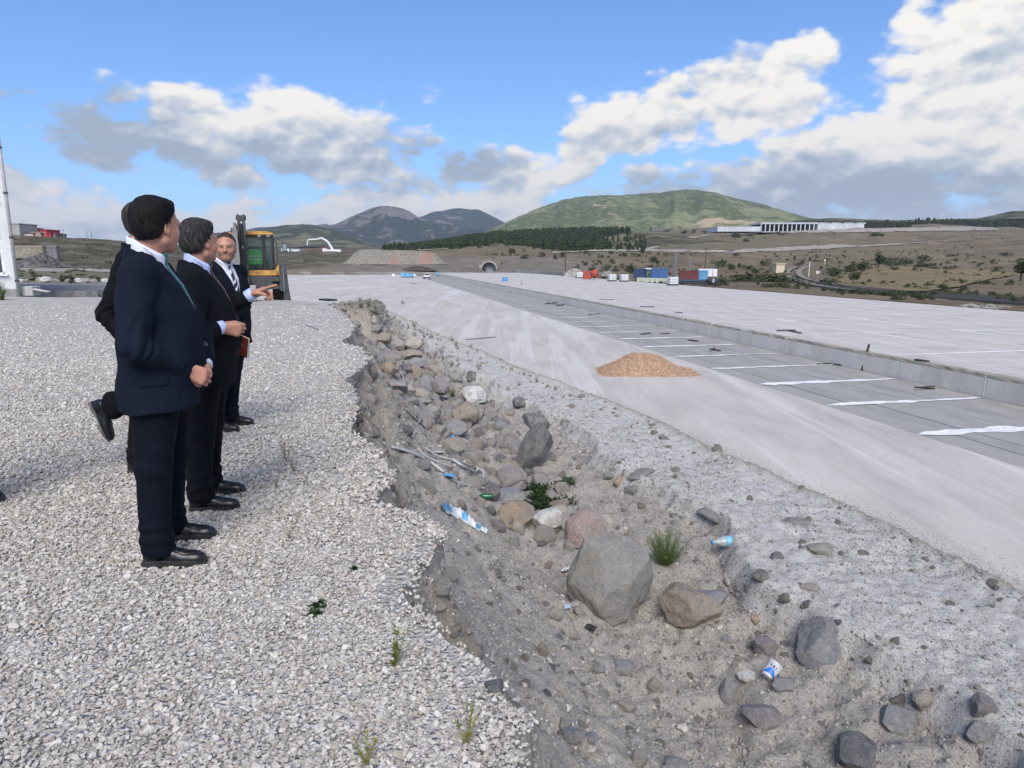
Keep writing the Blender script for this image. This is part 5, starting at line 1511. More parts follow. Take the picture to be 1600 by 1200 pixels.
    for s in (-1, 1):
        n = name[s]; e_ = J['elbow'+n]; w_ = J['wrist'+n]; dd = (w_-e_)/np.linalg.norm(w_-e_)
        JF.cone((s*.10*S, -.012, 1.432*S), .060, sh[s]+vec(-s*.012, 0, -.012), .060, .035)
        JF.cone(sh[s]+vec(-s*.008, 0, -.018), .074+b*.05, e_, .062+b*.03, .028); JF.cone(e_, .061+b*.03, w_-dd*.012, .048+b*.02, .018)
    X, Y, Z = JF.ax[0][:, None, None], JF.ax[1][None, :, None], JF.ax[2][None, None, :]
    # wrinkles round the elbows, soft drape on the back
    for s in (-1, 1):
        e_ = J['elbow'+name[s]]; w_ = J['wrist'+name[s]]; dd = (w_-e_)/np.linalg.norm(w_-e_)
        r2 = (X-e_[0])**2+(Y-e_[1])**2+(Z-e_[2])**2; tt = (X-e_[0])*dd[0]+(Y-e_[1])*dd[1]+(Z-e_[2])*dd[2]
        JF.d += (.0078*np.sin(tt*105+np.sin((X+Z)*38)*1.3+np.sin(Y*31))*np.exp(-r2/.0110)).astype(np.float32)
        sp_ = sh[s]; r3 = (X-sp_[0]*.9)**2+(Y-sp_[1])**2+(Z-sp_[2]+.14)**2
        JF.d += (.0075*np.sin((X*s)*70+Z*55+Y*20)*np.exp(-r3/.010)).astype(np.float32)
    JF.d += ((.0100*fbm(X*6, Y*6, Z*3.0, 2, 77)+.0030*np.sin(Z*30+Y*26+X*9))*np.ones_like(X+Y+Z)).astype(np.float32)
    # hem
    JF.d = np.maximum(JF.d, (.775*S+.02*np.clip(Y*2, -1, 1)-Z)+0*X).astype(np.float32)
    for s in (-1, 1):   # cuffs end square
        e_ = J['elbow'+name[s]]; w_ = J['wrist'+name[s]]; dd = (w_-e_)/np.linalg.norm(w_-e_); cpt = w_-dd*.022
        dist = (X-cpt[0])*dd[0]+(Y-cpt[1])*dd[1]+(Z-cpt[2])*dd[2]; nearp = (X-cpt[0])**2+(Y-cpt[1])**2+(Z-cpt[2])**2 < .095**2
        tor = np.abs(X) > -1
        latt = np.sqrt(np.maximum((X-cpt[0])**2+(Y-cpt[1])**2+(Z-cpt[2])**2-dist**2, 0))
        sel = nearp & (latt < .066) & (dist > 0)
        body_in = ((np.abs(X)/(.20+b1*.3))**2.2+(np.abs(Y-be)/(.152+b1*.4))**2.2) < 1.0
        JF.d = np.where(sel & ~body_in, np.maximum(JF.d, dist), JF.d).astype(np.float32)
    # neckline V, lapels, button opening, vents
    zb = spec.get('button_z', 1.10)*S; zt = 1.50*S
    vw = np.clip((Z-zb)/(zt-zb), 0, 1); wv = .078*vw**.9+.002
    wedge = np.maximum(np.abs(X+.0)-wv, zb-Z); wedge = np.maximum(wedge, .0-Y)
    lapw = .062*np.sin(np.clip(vw, 0, 1)*math.pi*.62+.25)
    lap = np.maximum(JF.d-.0065, np.maximum(np.maximum(wv-np.abs(X), np.abs(X)-wv-lapw), np.maximum(zb-Z, Z-1.47*S))); lap = np.maximum(lap, .02-Y)
    notch = (np.abs(Z-(1.395*S+(np.abs(X)-wv)*.3)) < .005) & (np.abs(X) > wv+lapw*.45)
    lap = np.where(notch, .01, lap)
    JF.d = np.minimum(JF.d, lap).astype(np.float32)
    JF.d = np.maximum(JF.d, -wedge).astype(np.float32)
    JF.d = np.maximum(JF.d, -np.maximum(np.abs(X)-(.003+np.clip(zb-.06-Z, 0, 1)*.16), np.maximum(Z-zb, -Y+.02))).astype(np.float32)
    JF.d = np.maximum(JF.d, -np.maximum(np.abs(X+.004)-.0055-np.clip(.98*S-Z, 0, 1)*.03, np.maximum(Z-1.0*S, Y+.02))).astype(np.float32)
    # neck hole
    JF.d = np.maximum(JF.d, -(np.sqrt(X**2+(Y+.004)**2)-(.066+b*.05))-np.maximum(1.462*S-Z-np.clip(Y, -.02, .05)*.6, 0)*6).astype(np.float32)
    # collar roll at the back
    cr_ = np.abs(np.sqrt((X/(.084+b*.05))**2+((Y+.006)/(.082+b*.05))**2)-1)*.08-.0065; cr_ = np.maximum(cr_, np.maximum(1.46*S-Z+Y*.25, Z-(1.527*S-np.clip(Y+.05, 0, 1)*.55)));
    JF.d = np.minimum(JF.d, np.where(Y < .055, cr_, 9)).astype(np.float32)
    # pocket flaps
    for s in (-1, 1):
        pf = np.maximum(JF.d-.006, np.maximum(np.abs(Z-.93*S)-.022, np.abs(np.abs(Y-.02)-.0)-.062)); pf = np.maximum(pf, .12-s*X)
        JF.d = np.minimum(JF.d, pf).astype(np.float32)
    Vv, Ff = JF.mesh(); mk_np('jacket', Vv, Ff, spec['jacket_mat'], root)
    # ------- shirt -------
    SF = Field((-.16, -.14, zb-.08), (.16, .24+be+b1*.4, 1.60*S), .0048)
    SF.loft([(z, cx, cy, rx*.82, ry-.013) for (z, cx, cy, rx, ry) in tors if z > zb-.2 and z < 1.47*S]+[(1.47*S, 0, -.012, .085, .075)], .01, pw=2.3)
    X2, Y2, Z2 = SF.ax[0][:, None, None], SF.ax[1][None, :, None], SF.ax[2][None, None, :]
    SF.d = np.where(Y2 < -.02, np.maximum(SF.d, .06), SF.d)*np.ones_like(X2+Y2+Z2)
    nkr = nk+.0125
    tl = np.clip(Y2, -.08, .08)
    ring = np.abs(np.sqrt(X2**2+(Y2-.000-(Z2-1.50*S)*.16)**2)-nkr)-.0042
    ring = np.maximum(ring, np.maximum(1.452*S-tl*.35-Z2, Z2-(1.545*S-tl*.62)))
    ring = np.where((np.abs(X2) < .011) & (Y2 > 0), .02, ring)
    for s in (-1, 1):   # collar wings
        wg = np.abs(np.sqrt(X2**2+(Y2-.000-(Z2-1.50*S)*.16)**2)-nkr-.008)-.0042
        wg = np.maximum(wg, np.maximum(Z2-(1.537*S-tl*.62), (1.478*S+(X2*s-.012)*.85)-tl*.8-Z2)); wg = np.maximum(wg, np.maximum(.010-X2*s, -.005-Y2))
        ring = np.minimum(ring, wg)
    SF.d = np.minimum(SF.d, ring).astype(np.float32)
    Vv, Ff = SF.mesh(); mk_np('shirt', Vv, Ff, spec['shirt_mat'], root)
    # cuffs of the shirt
    for s in (-1, 1):
        n = name[s]; e_ = J['elbow'+n]; w_ = J['wrist'+n]; dd = (w_-e_)/np.linalg.norm(w_-e_)
        m = MB(); cl = spec.get('cuff', {}).get(n, .016)
        if cl: m.tube([w_-dd*.05, w_+dd*(cl-.004), w_+dd*cl], [.040, .0385, .034], 20); m.obj('cuff', spec['shirt_mat'], root, smooth=True)
    # ------- tie -------
    TF = MB(); A = np.array(sorted(tors)); n = 22; P = []
    ztop = 1.497*S; zbot = zb-.02
    for i in range(n+1):
        z = ztop+(zbot-ztop)*i/n; ry = np.interp(z, A[:, 0], A[:, 4])-.010; cy = np.interp(z, A[:, 0], A[:, 2])
        y = cy+ry+.006 if z < 1.45*S else max(cy+ry, nkr*.98)+.006
        w = .019-.006*min(1, i/2.0) if i < 3 else .014+.024*(i/n)
        P.append((z, y, w))
    V_ = []; Fa = []
    for z, y, w in P:
        V_ += [(-w, y-.004, z), (-w*.5, y+.003, z), (0, y+.0055, z), (w*.5, y+.003, z), (w, y-.004, z), (0, y-.008, z)]
    for i in range(n):
        for j in range(6): Fa.append((i*6+j, i*6+(j+1) % 6, (i+1)*6+(j+1) % 6, (i+1)*6+j))
    Fa += [tuple(range(6))[::-1], tuple(range(n*6, n*6+6))]
    tie = mk('tie', V_, Fa, spec['tie_mat'], root, smooth=True)
    kn = MB(); kz = 1.492*S; ky = P[0][1]+.003; kn.add([(-.020, ky-.008, kz+.014), (.020, ky-.008, kz+.014), (.011, ky-.004, kz-.020), (-.011, ky-.004, kz-.020), (-.016, ky+.009, kz+.012), (.016, ky+.009, kz+.012), (.009, ky+.007, kz-.018), (-.009, ky+.007, kz-.018)], [(0, 1, 2, 3), (7, 6, 5, 4), (0, 4, 5, 1), (1, 5, 6, 2), (2, 6, 7, 3), (3, 7, 4, 0)])
    kn.obj('knot', spec['tie_mat'], tie, bevel=.004, seg=2)
    # buttons
    for bz in (zb-.012,):
        yb = np.interp(bz, A[:, 0], A[:, 4])+np.interp(bz, A[:, 0], A[:, 2])+.004
        m = MB(); m.lathe([(.002, 0), (.010, 0), (.010, .004), (.006, .006)], 12); o = m.obj('button', M_BUTTON, root); o.location = (.012, yb, bz); o.rotation_euler = (-math.pi/2, 0, 0)
    # ------- shoes -------
    for s in (-1, 1):
        n = name[s]; fd = spec['foot'+n]; a_ = J['ankle'+n]
        loc = fd.get('loc')
        yaw = R(az-fd['az'])
        if loc is None:
            loc = (a_[0]+math.sin(yaw)*-.045*-1*0, a_[1], 0)
            loc = (a_[0]-math.sin(yaw)*.045, a_[1]+math.cos(yaw)*.045, 0.004)
        else:
            q = l((loc[0], loc[1], loc[2])); loc = tuple(q)
        shoe(loc, yaw, root, fd.get('pitch', 0), 0, 1.03*S, spec.get('chunky', False), fd.get('worn', False))
    return root

relax = [(.25, .35, .2), (.3, .4, .25), (.35, .45, .3), (.4, .5, .3)]
fist = [(1.1, 1.3, .9)]*4
def stand(base, az, s, S, stag=0.0, spread=.10):
    """ankle and knee of one standing leg, world coordinates"""
    fw = vec(math.sin(R(az)), math.cos(R(az)), 0); rt = vec(math.cos(R(az)), -math.sin(R(az)), 0)
    b = vec(base[0], base[1], 0); a = b+rt*s*spread+fw*(stag-.035)+vec(0, 0, .095)
    k = b+rt*s*(spread*.98)+fw*(stag*.55+.015)+vec(0, 0, .50*S); return a, k

M1B = (-1.748, 3.285)
a1R, k1R = stand(M1B, 72, 1, 1.0, .02, .135); a1L, k1L = stand(M1B, 72, -1, 1.0, .0, .125)
a1R = vec(-1.772, 3.140, .095); a1L = vec(-1.865, 3.455, .095); k1R = vec(-1.755, 3.165, .50); k1L = vec(-1.80, 3.42, .50)
P1 = dict(label='black-haired man in a navy suit and chunky shoes, hands clasped, nearest the camera',
    base=M1B, az=74, scale=1.018, fat=.10, belly=.03, head_az=24, head_pitch=-4, skin=M_SKIN2, hair=M_HAIRB, hair_t=.010, strands=3600, strand_len=.034, stub=.15, side=1,
    jacket_mat=M_NAVY, trouser_mat=M_NAVYT, shirt_mat=M_SHIRTW, tie_mat=M_TEAL, chunky=True, button_z=1.08,
    joints=dict(elbowR=(-1.700, 2.995, 1.115), wristR=(-1.580, 3.185, .995), elbowL=(-1.66, 3.56, 1.12), wristL=(-1.555, 3.36, .975), kneeR=k1R, ankleR=a1R, kneeL=k1L, ankleL=a1L),
    handR=dict(dir=(.72, .45, -.50), palm=(-.3, .85, -.2), thumb_side=-1, curl=[(.7, .8, .5)]*4, thumb=(.5, .6)), handL=dict(dir=(.35, -.75, -.5), palm=(-.5, -.5, .6), thumb_side=1, curl=[(.8, .9, .5)]*4),
    footR=dict(az=84), footL=dict(az=80), cuff={'R': 0.004, 'L': .004})
man1 = build_person(P1)

M2B = (-1.862, 4.03)
P2 = dict(label='greying man in a black suit and plum tie pointing right with his arm',
    base=M2B, az=74, scale=.985, fat=.07, belly=.035, head_az=28, head_off=(-.01, -.025, 0), head_pitch=-2, skin=M_SKIN2, hair=M_HAIRG, hair_t=.012, strands=3600, strand_len=.030, stub=.1, side=1,
    jacket_mat=M_BLACKS, trouser_mat=M_BLACKS, shirt_mat=M_SHIRTB, tie_mat=M_WINE, button_z=1.02,
    joints=dict(elbowR=(-1.775, 3.735, 1.09), wristR=(-1.675, 3.86, 1.120), elbowL=(-1.835, 4.23, 1.17), wristL=(-1.650, 4.26, 1.285),
        kneeR=(-1.875, 3.93, .49), ankleR=(-1.905, 3.900, .095), kneeL=(-1.92, 4.16, .49), ankleL=(-1.985, 4.20, .095)),
    handR=dict(dir=(.85, .2, -.15), palm=(-.25, .9, 0), thumb_side=1, curl=fist, thumb=(.35, .8)), handL=dict(dir=(.86, .10, .30), palm=(.15, -.25, -1), thumb_side=-1, curl=[(.02, .05, .05), (.85, .9, .6), (1.1, 1.1, .8), (1.2, 1.1, .8)], thumb=(.6, .5)),
    footR=dict(az=82), footL=dict(az=84), cuff={'R': .022, 'L': .026})
man2 = build_person(P2)

M3B = (-2.52, 5.96)
P3 = dict(label='stubbled man facing the camera in a dark suit with striped tie',
    base=M3B, az=114, scale=.985, fat=.0, belly=.02, head_az=163, head_pitch=-2, skin=M_SKIN, hair=M_HAIRS, hair_t=.0048, recede=.022, stub=.5, hs=1.0, hair_rough=.4,
    jacket_mat=M_DARKN, trouser_mat=M_DARKN, shirt_mat=M_SHIRTW, tie_mat=M_STRIPE, button_z=1.12,
    joints=dict(elbowL=(-2.41, 6.075, 1.13), wristL=(-2.385, 5.985, .885), elbowR=(-2.770, 5.80, 1.13), wristR=(-2.730, 5.68, .91),
        kneeL=(-2.560, 6.06, .49), ankleL=(-2.625, 6.09, .095), kneeR=(-2.580, 5.88, .49), ankleR=(-2.655, 5.85, .095)),
    handL=dict(dir=(.05, -.15, -1), palm=(-.9, -.3, 0), thumb_side=1, curl=[(.5, .7, .4)]*4, thumb=(.4, .4)), handR=dict(dir=(.1, -.1, -1), palm=(.9, .2, 0), thumb_side=-1, curl=relax),
    footL=dict(az=96), footR=dict(az=100), cuff={'R': .012, 'L': .012})
man3 = build_person(P3)

M4B = (-2.590, 4.74)
P4 = dict(label='mostly hidden man walking behind the nearest man, one shoe raised behind him',
    base=M4B, az=78, scale=1.06, fat=.05, belly=.02, head_az=30, head_off=(-.03, .0, .02), head_pitch=0, skin=M_SKIN2, hair=M_HAIRG, hair_t=.015, strands=500, strand_len=.045, lift=.5, stub=.1, res=.0050,
    jacket_mat=M_BLACKS, trouser_mat=M_BLACKS, shirt_mat=M_SHIRTW, tie_mat=M_WINE, hem=.03,
    joints=dict(elbowR=(-2.745, 4.56, 1.14), wristR=(-2.62, 4.56, .95), elbowL=(-2.55, 5.02, 1.15), wristL=(-2.38, 5.02, 1.05),
        kneeR=(-2.640, 4.70, .50), ankleR=(-2.700, 4.665, .095), kneeL=(-2.71, 4.80, .53), ankleL=(-2.900, 4.74, .45)),
    handR=dict(dir=(.1, 0, -1), palm=(.1, .9, 0), thumb_side=1, curl=relax), handL=dict(dir=(1, 0, -.2), palm=(0, -.5, -.8), thumb_side=-1, curl=relax),
    footR=dict(az=64), footL=dict(az=85, loc=(-3.01, 4.74, .39), pitch=-1.25, worn=True), cuff={'R': .0, 'L': .01})
man4 = build_person(P4)
# only the toe of his shoe reaches into the picture
man5 = copy_tree(man1); man5.location = (-3.345, 3.86, 0); man5['label'] = 'person cut off by the left picture edge, only a black shoe tip showing'

# the notebook in the third man's hand
nb = thing('notebook', 'dark red hardback notebook with cream pages held low by the man facing the camera', 'notebook', (-2.385, 5.925, .755), R(-28))
_m = MB(); _m.box((0, -.009, 0), (.135, .003, .185)); _m.box((0, .009, 0), (.135, .003, .185)); _m.box((-.0675, 0, 0), (.003, .021, .185))
_m.obj('cover', plain('oxblood_leather', (.085, .014, .010), .45, 0, .2, 20, .3, 90), nb, bevel=.001)
_m = MB(); _m.box((.002, 0, 0), (.126, .0145, .178)); _m.obj('pages', plain('cream_paper', (.62, .56, .45), .9, bscale=400), nb)
nb.rotation_euler = (R(4), R(16), R(-28))

# =====================================================================
# machines, buildings and things on the site
# =====================================================================
C = {}
ORD = ['first', 'second', 'third', 'fourth', 'fifth', 'sixth', 'seventh', 'eighth', 'ninth', 'tenth', 'eleventh', 'twelfth', 'thirteenth', 'fourteenth', 'fifteenth', 'sixteenth']
def col(name, c, rough=.6, **k):
    if name not in C: C[name] = plain(name, c, rough, **k)
    return C[name]
DIRT = (.20, .18, .15)
K_YEL = col('machine_yellow', (.50, .27, .055), .45, dirt=DIRT); K_GREY = col('machine_charcoal', (.045, .047, .050), .55, dirt=(.13, .12, .10)); K_STEEL = col('worn_steel', (.20, .205, .21), .5, dirt=DIRT)
K_BLK = col('black_plastic', (.015, .015, .016), .5); K_TYRE = col('tyre_rubber', (.022, .021, .020), .85, dirt=(.12, .11, .09), bump=.5, bscale=30)
K_CHROME = plain('piston_chrome', (.5, .5, .52), .2, 1.0, var=.05); K_WHITE = col('white_paint', (.72, .74, .76), .5, dirt=(.4, .38, .35)); K_ORG = col('lamp_orange', (.7, .2, .03), .3)
K_GLASS = NT('cab_glass'); K_GLASS.b.inputs['Alpha'].default_value = .26; K_GLASS = K_GLASS.set((.045, .10, .105), .05, 0, None, .6)
K_BUCKET = col('bucket_steel', (.32, .32, .31), .45, dirt=DIRT)

def wheel(parent, loc, r, w, name='wheel', hub=K_YEL):
    o = thing(name, None, None, loc); o.parent = parent
    m = MB(); rm = r*.56
    m.lathe([(rm, -w*.42), (r*.86, -w*.5), (r*.965, -w*.42), (r, -w*.25), (r, w*.25), (r*.965, w*.42), (r*.86, w*.5), (rm, w*.42)], 32)
    n = 20
    for k in range(n):     # lugs of the tractor tread
        a = 2*math.pi*k/n
        for s in (-1, 1):
            aa = a+(math.pi/n if s > 0 else 0)
            m.box((math.cos(aa)*r*1.0, math.sin(aa)*r*1.0, s*w*.22), (r*.07, r*.09, w*.5), rz=aa, rx=s*.0)
    t = m.obj('tyre', K_TYRE, o); t.rotation_euler = (0, math.pi/2, 0)
    m = MB(); m.lathe([(rm*.98, -w*.30), (rm*.9, -w*.18), (rm*.35, -w*.10), (rm*.35, w*.10), (rm*.9, w*.18), (rm*.98, w*.30)], 24)
    for k in range(8):
        a = 2*math.pi*k/8; m.lathe([(.022, -w*.2), (.022, w*.2)], 6, (math.cos(a)*rm*.5, math.sin(a)*rm*.5, 0))
    t = m.obj('rim', hub, o); t.rotation_euler = (0, math.pi/2, 0)
    return o

def text_mesh(body, size, mat, parent, loc, rot, name='lettering', extrude=.002, align='CENTER'):
    cu = bpy.data.curves.new(name, 'FONT'); cu.body = body; cu.size = size; cu.extrude = extrude; cu.align_x = align; cu.align_y = 'CENTER'
    o = bpy.data.objects.new(name, cu); COL.objects.link(o)
    dg = bpy.context.evaluated_depsgraph_get(); me = bpy.data.meshes.new_from_object(o.evaluated_get(dg))
    bpy.data.objects.remove(o); me.materials.clear(); me.materials.append(mat)
    o = bpy.data.objects.new(name, me); COL.objects.link(o); o.parent = parent; o.location = loc; o.rotation_euler = rot
    return o

def backhoe():
    p = atd(407, 470, 25.6)
    t = thing('backhoe_loader', 'yellow and charcoal backhoe loader seen from behind with its digging arm folded upright', 'backhoe loader', (p[0], 25.6, -.07), R(19))
    def P(name, mat, f, bevel=.012, parent=t, smooth=False):
        m = MB(); f(m); return m.obj(name, mat, parent, bevel=bevel, smooth=smooth)
    # chassis and hood
    P('chassis', K_GREY, lambda m: (m.box((0, 2.2, .78), (.95, 4.2, .42)), m.box((-.2, .55, .92), (1.8, .5, .25))))
    P('hood', K_YEL, lambda m: (m.box((0, 3.3, 1.25), (.85, 1.9, .70), taper=.9), m.box((0, 4.3, 1.05), (.8, .2, .8))))
    for fx in (.76, -1.0): P('fender', K_GREY, lambda m: m.box((fx, 1.15, 1.22), (.48, 1.3, .07)))
    # cab: posts, roof, glass
    cx, x0, x1, y0, y1, z0, z1 = -.20, -.96, .56, .45, 1.95, 1.20, 2.50
    def frame(m):
        for x in (x0, x1):
            m.box((x, y0, (z0+z1)/2), (.09, .09, z1-z0)); m.box((x, y1, (z0+z1)/2), (.09, .09, z1-z0))
        m.box((.24, y0, (z0+z1)/2), (.11, .08, z1-z0)); m.box((cx, y0, z0), (x1-x0, .1, .10)); m.box((cx, y0, z1-.03), (x1-x0+.05, .12, .12)); m.box((cx, y1, z0), (x1-x0, .1, .1)); m.box((x0, 1.2, z0), (.09, 1.5, .1)); m.box((x1, 1.2, z0), (.09, 1.5, .1))
        m.box((cx, 1.2, z0-.02), (1.45, 1.5, .06))
    cab = P('cab_frame', K_BLK, frame)
    P('roof', K_YEL, lambda m: (m.box((cx, 1.2, z1+.06), (1.60, 1.75, .10)), m.box((cx, 1.2, z1+.13), (1.3, 1.4, .06))), .03, cab)
    for x in (-.6, .1, .42): P('work_light', K_STEEL, lambda m: m.box((x, y0-.08, z1-.02), (.13, .08, .09)), .01, cab)
    gl = [((-.38, y0, 1.86), (1.08, .012, 1.16)), ((.42, y0, 1.86), (.20, .012, 1.16)), ((x1, 1.2, 1.86), (.012, 1.4, 1.16)), ((x0, 1.2, 1.86), (.012, 1.4, 1.16)), ((cx, y1, 1.86), (1.4, .012, 1.16))]
    for c_, d_ in gl: P('window', K_GLASS, lambda m: m.box(c_, d_), 0, cab)
    P('seat', K_BLK, lambda m: (m.box((-.12, 1.25, 1.45), (.50, .50, .14)), m.box((-.12, 1.02, 1.80), (.48, .12, .62), rx=-.1), m.box((-.12, 1.25, 1.3), (.2, .2, .25))), .04, cab)
    P('steering_wheel', K_BLK, lambda m: (m.tube([(-.12+.19*math.cos(a), 1.72+.06*math.sin(a), 1.72+.17*math.sin(a)) for a in np.linspace(0, 6.283, 20)], .016, 6), m.tube([(-.12, 1.75, 1.3), (-.12, 1.72, 1.72)], .03, 6)), 0, cab)
    # yellow rear panel
    yp = P('rear_panel', K_YEL, lambda m: (m.box((.18, .30, 1.10), (1.10, .10, .20)), m.prism([(.62, 1.0), (.78, 1.0), (.78, 1.40), (.69, 1.40), (.60, 1.22)], (.25, .36), 'y')), .015)
    text_mesh('MELC', .13, col('letter_brown', (.10, .045, .01), .6), yp, (.0, .246, 1.115), (math.pi/2, 0, 0))
    P('rear_beam', K_GREY, lambda m: (m.box((.1, .22, .87), (1.75, .25, .17)), m.box((.1, .22, .55), (1.75, .18, .12)), m.box((.55, .3, .68), (.5, .06, .2))))
    for s, x in ((1, .86), (-1, -1.02)):
        st = P('stabilizer_leg', K_GREY, lambda m: (m.prism([(x-.14, .42), (x+.20, .42), (x+.13, 1.45), (x-.12, 1.45)], (.02, .20), 'y'), m.prism([(x-.02, -.02), (x+.26, -.02), (x+.20, .45), (x+.0, .45)], (.05, .17), 'y'), m.box((x+.06, -.0, 1.0), (.2, .05, .04))))
        P('foot_pad', K_STEEL, lambda m: m.box((x+.12, .1, -.02), (.34, .34, .05)), .01, st)
        P('piston', K_CHROME, lambda m: m.tube([(x+.02, .0, .35), (x+.02, .0, 1.3)], .03, 8), 0, st)
    wheel(t, (.66, 1.15, .62), .68, .42); wheel(t, (-.82, 1.15, .62), .68, .42)
    wheel(t, (.66, 3.9, .42), .46, .30); wheel(t, (-.66, 3.9, .42), .46, .30)
    # digging arm folded upright, offset to the left
    bx = -.50
    boom = P('boom', K_GREY, lambda m: (m.prism([(-.10, .55), (.10, .60), (.34, 1.5), (.30, 2.6), (.12, 3.22), (-.14, 3.24), (-.22, 2.5), (-.05, 1.5)], (bx-.12, bx-.05), 'x'), m.prism([(-.10, .55), (.10, .60), (.34, 1.5), (.30, 2.6), (.12, 3.22), (-.14, 3.24), (-.22, 2.5), (-.05, 1.5)], (bx+.08, bx+.15), 'x'),
        m.box((bx+.015, .0, 3.1), (.24, .3, .2)), m.box((bx+.015, .16, 2.0), (.18, .08, 1.6)), m.box((bx, -.02, .75), (.34, .3, .35)), m.tube([(bx-.16, 0, 3.12), (bx+.19, 0, 3.12)], .09, 14)))
    P('hydraulic_cylinder', K_BLK, lambda m: (m.tube([(bx+.015, -.14, 1.05), (bx+.015, -.18, 2.0)], .065, 12), m.tube([(bx+.015, -.18, 2.1), (bx+.015, -.20, 2.9)], .055, 12)), 0, boom)
    P('piston', K_CHROME, lambda m: m.tube([(bx+.015, -.18, 2.0), (bx+.015, -.19, 2.6)], .035, 10), 0, boom)
    for k in range(3): P('hose', K_BLK, lambda m: m.tube([(bx-.10+k*.08, -.24+.02*k, .9), (bx-.13+k*.1, -.30, 1.5), (bx-.08+k*.07, -.27, 2.3), (bx-.1+k*.08, -.12, 3.0)], .016, 6), 0, boom)
    st = P('dipper_arm', K_STEEL, lambda m: (m.prism([(-.95, .85), (-.70, .60), (-.60, 1.6), (-.64, 2.75), (-.72, 2.95), (-.88, 2.2)], (-.35, -.15), 'y'), m.prism([(-.98, .9), (-.94, .9), (-.86, 2.2), (-.90, 2.2)], (-.38, -.12), 'y')))
    P('linkage', K_GREY, lambda m: (m.tube([(-.72, -.25, 2.9), (-.62, -.1, 2.7)], .05, 8), m.tube([(-.8, -.3, .75), (-.55, -.35, .5)], .05, 8), m.box((-.80, -.2, 2.65), (.10, .2, .16))), 0, st)
    bk = P('bucket', K_BUCKET, lambda m: (m.prism([(-.55, .12), (-.15, .05), (.05, .28), (.02, .62), (-.12, .66)], (-.74, -.12), 'x'), m.box((-.43, -.52, .5), (.62, .06, .26))))
    for k in range(4): P('tooth', K_STEEL, lambda m: m.prism([(-.62, .10), (-.50, .08), (-.50, .16)], (-.72+k*.17, -.66+k*.17), 'x'), 0, bk)
    # mirror and indicator lamps
    mr = P('mirror', K_BLK, lambda m: (m.box((.98, .5, 2.06), (.17, .05, .34)), m.tube([(x1, y0, 2.40), (.90, .48, 2.42), (.96, .5, 2.2)], .014, 6)), .01)
    P('mirror_glass', col('mirror_face', (.20, .26, .30), .1), lambda m: m.box((.98, .465, 2.06), (.13, .01, .28)), 0, mr)
    P('tail_lamp', K_ORG, lambda m: m.box((.80, .1, 1.38), (.1, .05, .08)), .01); P('handrail', K_BLK, lambda m: m.tube([(.62, .42, 1.3), (.70, .38, 1.5), (.70, .38, 2.2), (.6, .42, 2.4)], .014, 6), 0)
    P('side_door_arm', K_GREY, lambda m: m.box((-1.06, .4, 1.8), (.05, .3, 1.3)))
    # bright vest hung over the seat back
    _w = Matrix.Rotation(R(19), 3, 'Z') @ Vector((-.12, .90, 0)); v = thing('safety_vest', 'fluorescent green safety vest hung over the seat inside the backhoe cab', 'safety vest', (t.location.x+_w.x, 25.6+_w.y, 1.42), R(19))
    HV = col('fluorescent_green', (.10, .62, .08), .8, bump=.3); RF = col('reflective_tape', (.45, .62, .40), .4)
    n = 14; V = []; F = []
    for i in range(n+1):
        z = .60*i/n-.08
        for j in range(13):
            f = j/12*2-1; w = .27-.11*max(0, (z-.36)/.2)
            V.append((f*w, -.03-.035*math.cos(f*1.5)+.012*math.sin(f*9+z*8), z+.0*f))
    for i in range(n):
        for j in range(12):
            a = i*13+j; F.append((a, a+1, a+14, a+13))
    o = mk('fabric', V, F, HV, v, smooth=True); s = o.modifiers.new('thick', 'SOLIDIFY'); s.thickness = .006
    for z in (.10, .24): m = MB(); m.box((0, -.074, z), (.46, .008, .05)); m.obj('reflective_strip', RF, v)
    return t
backhoe()

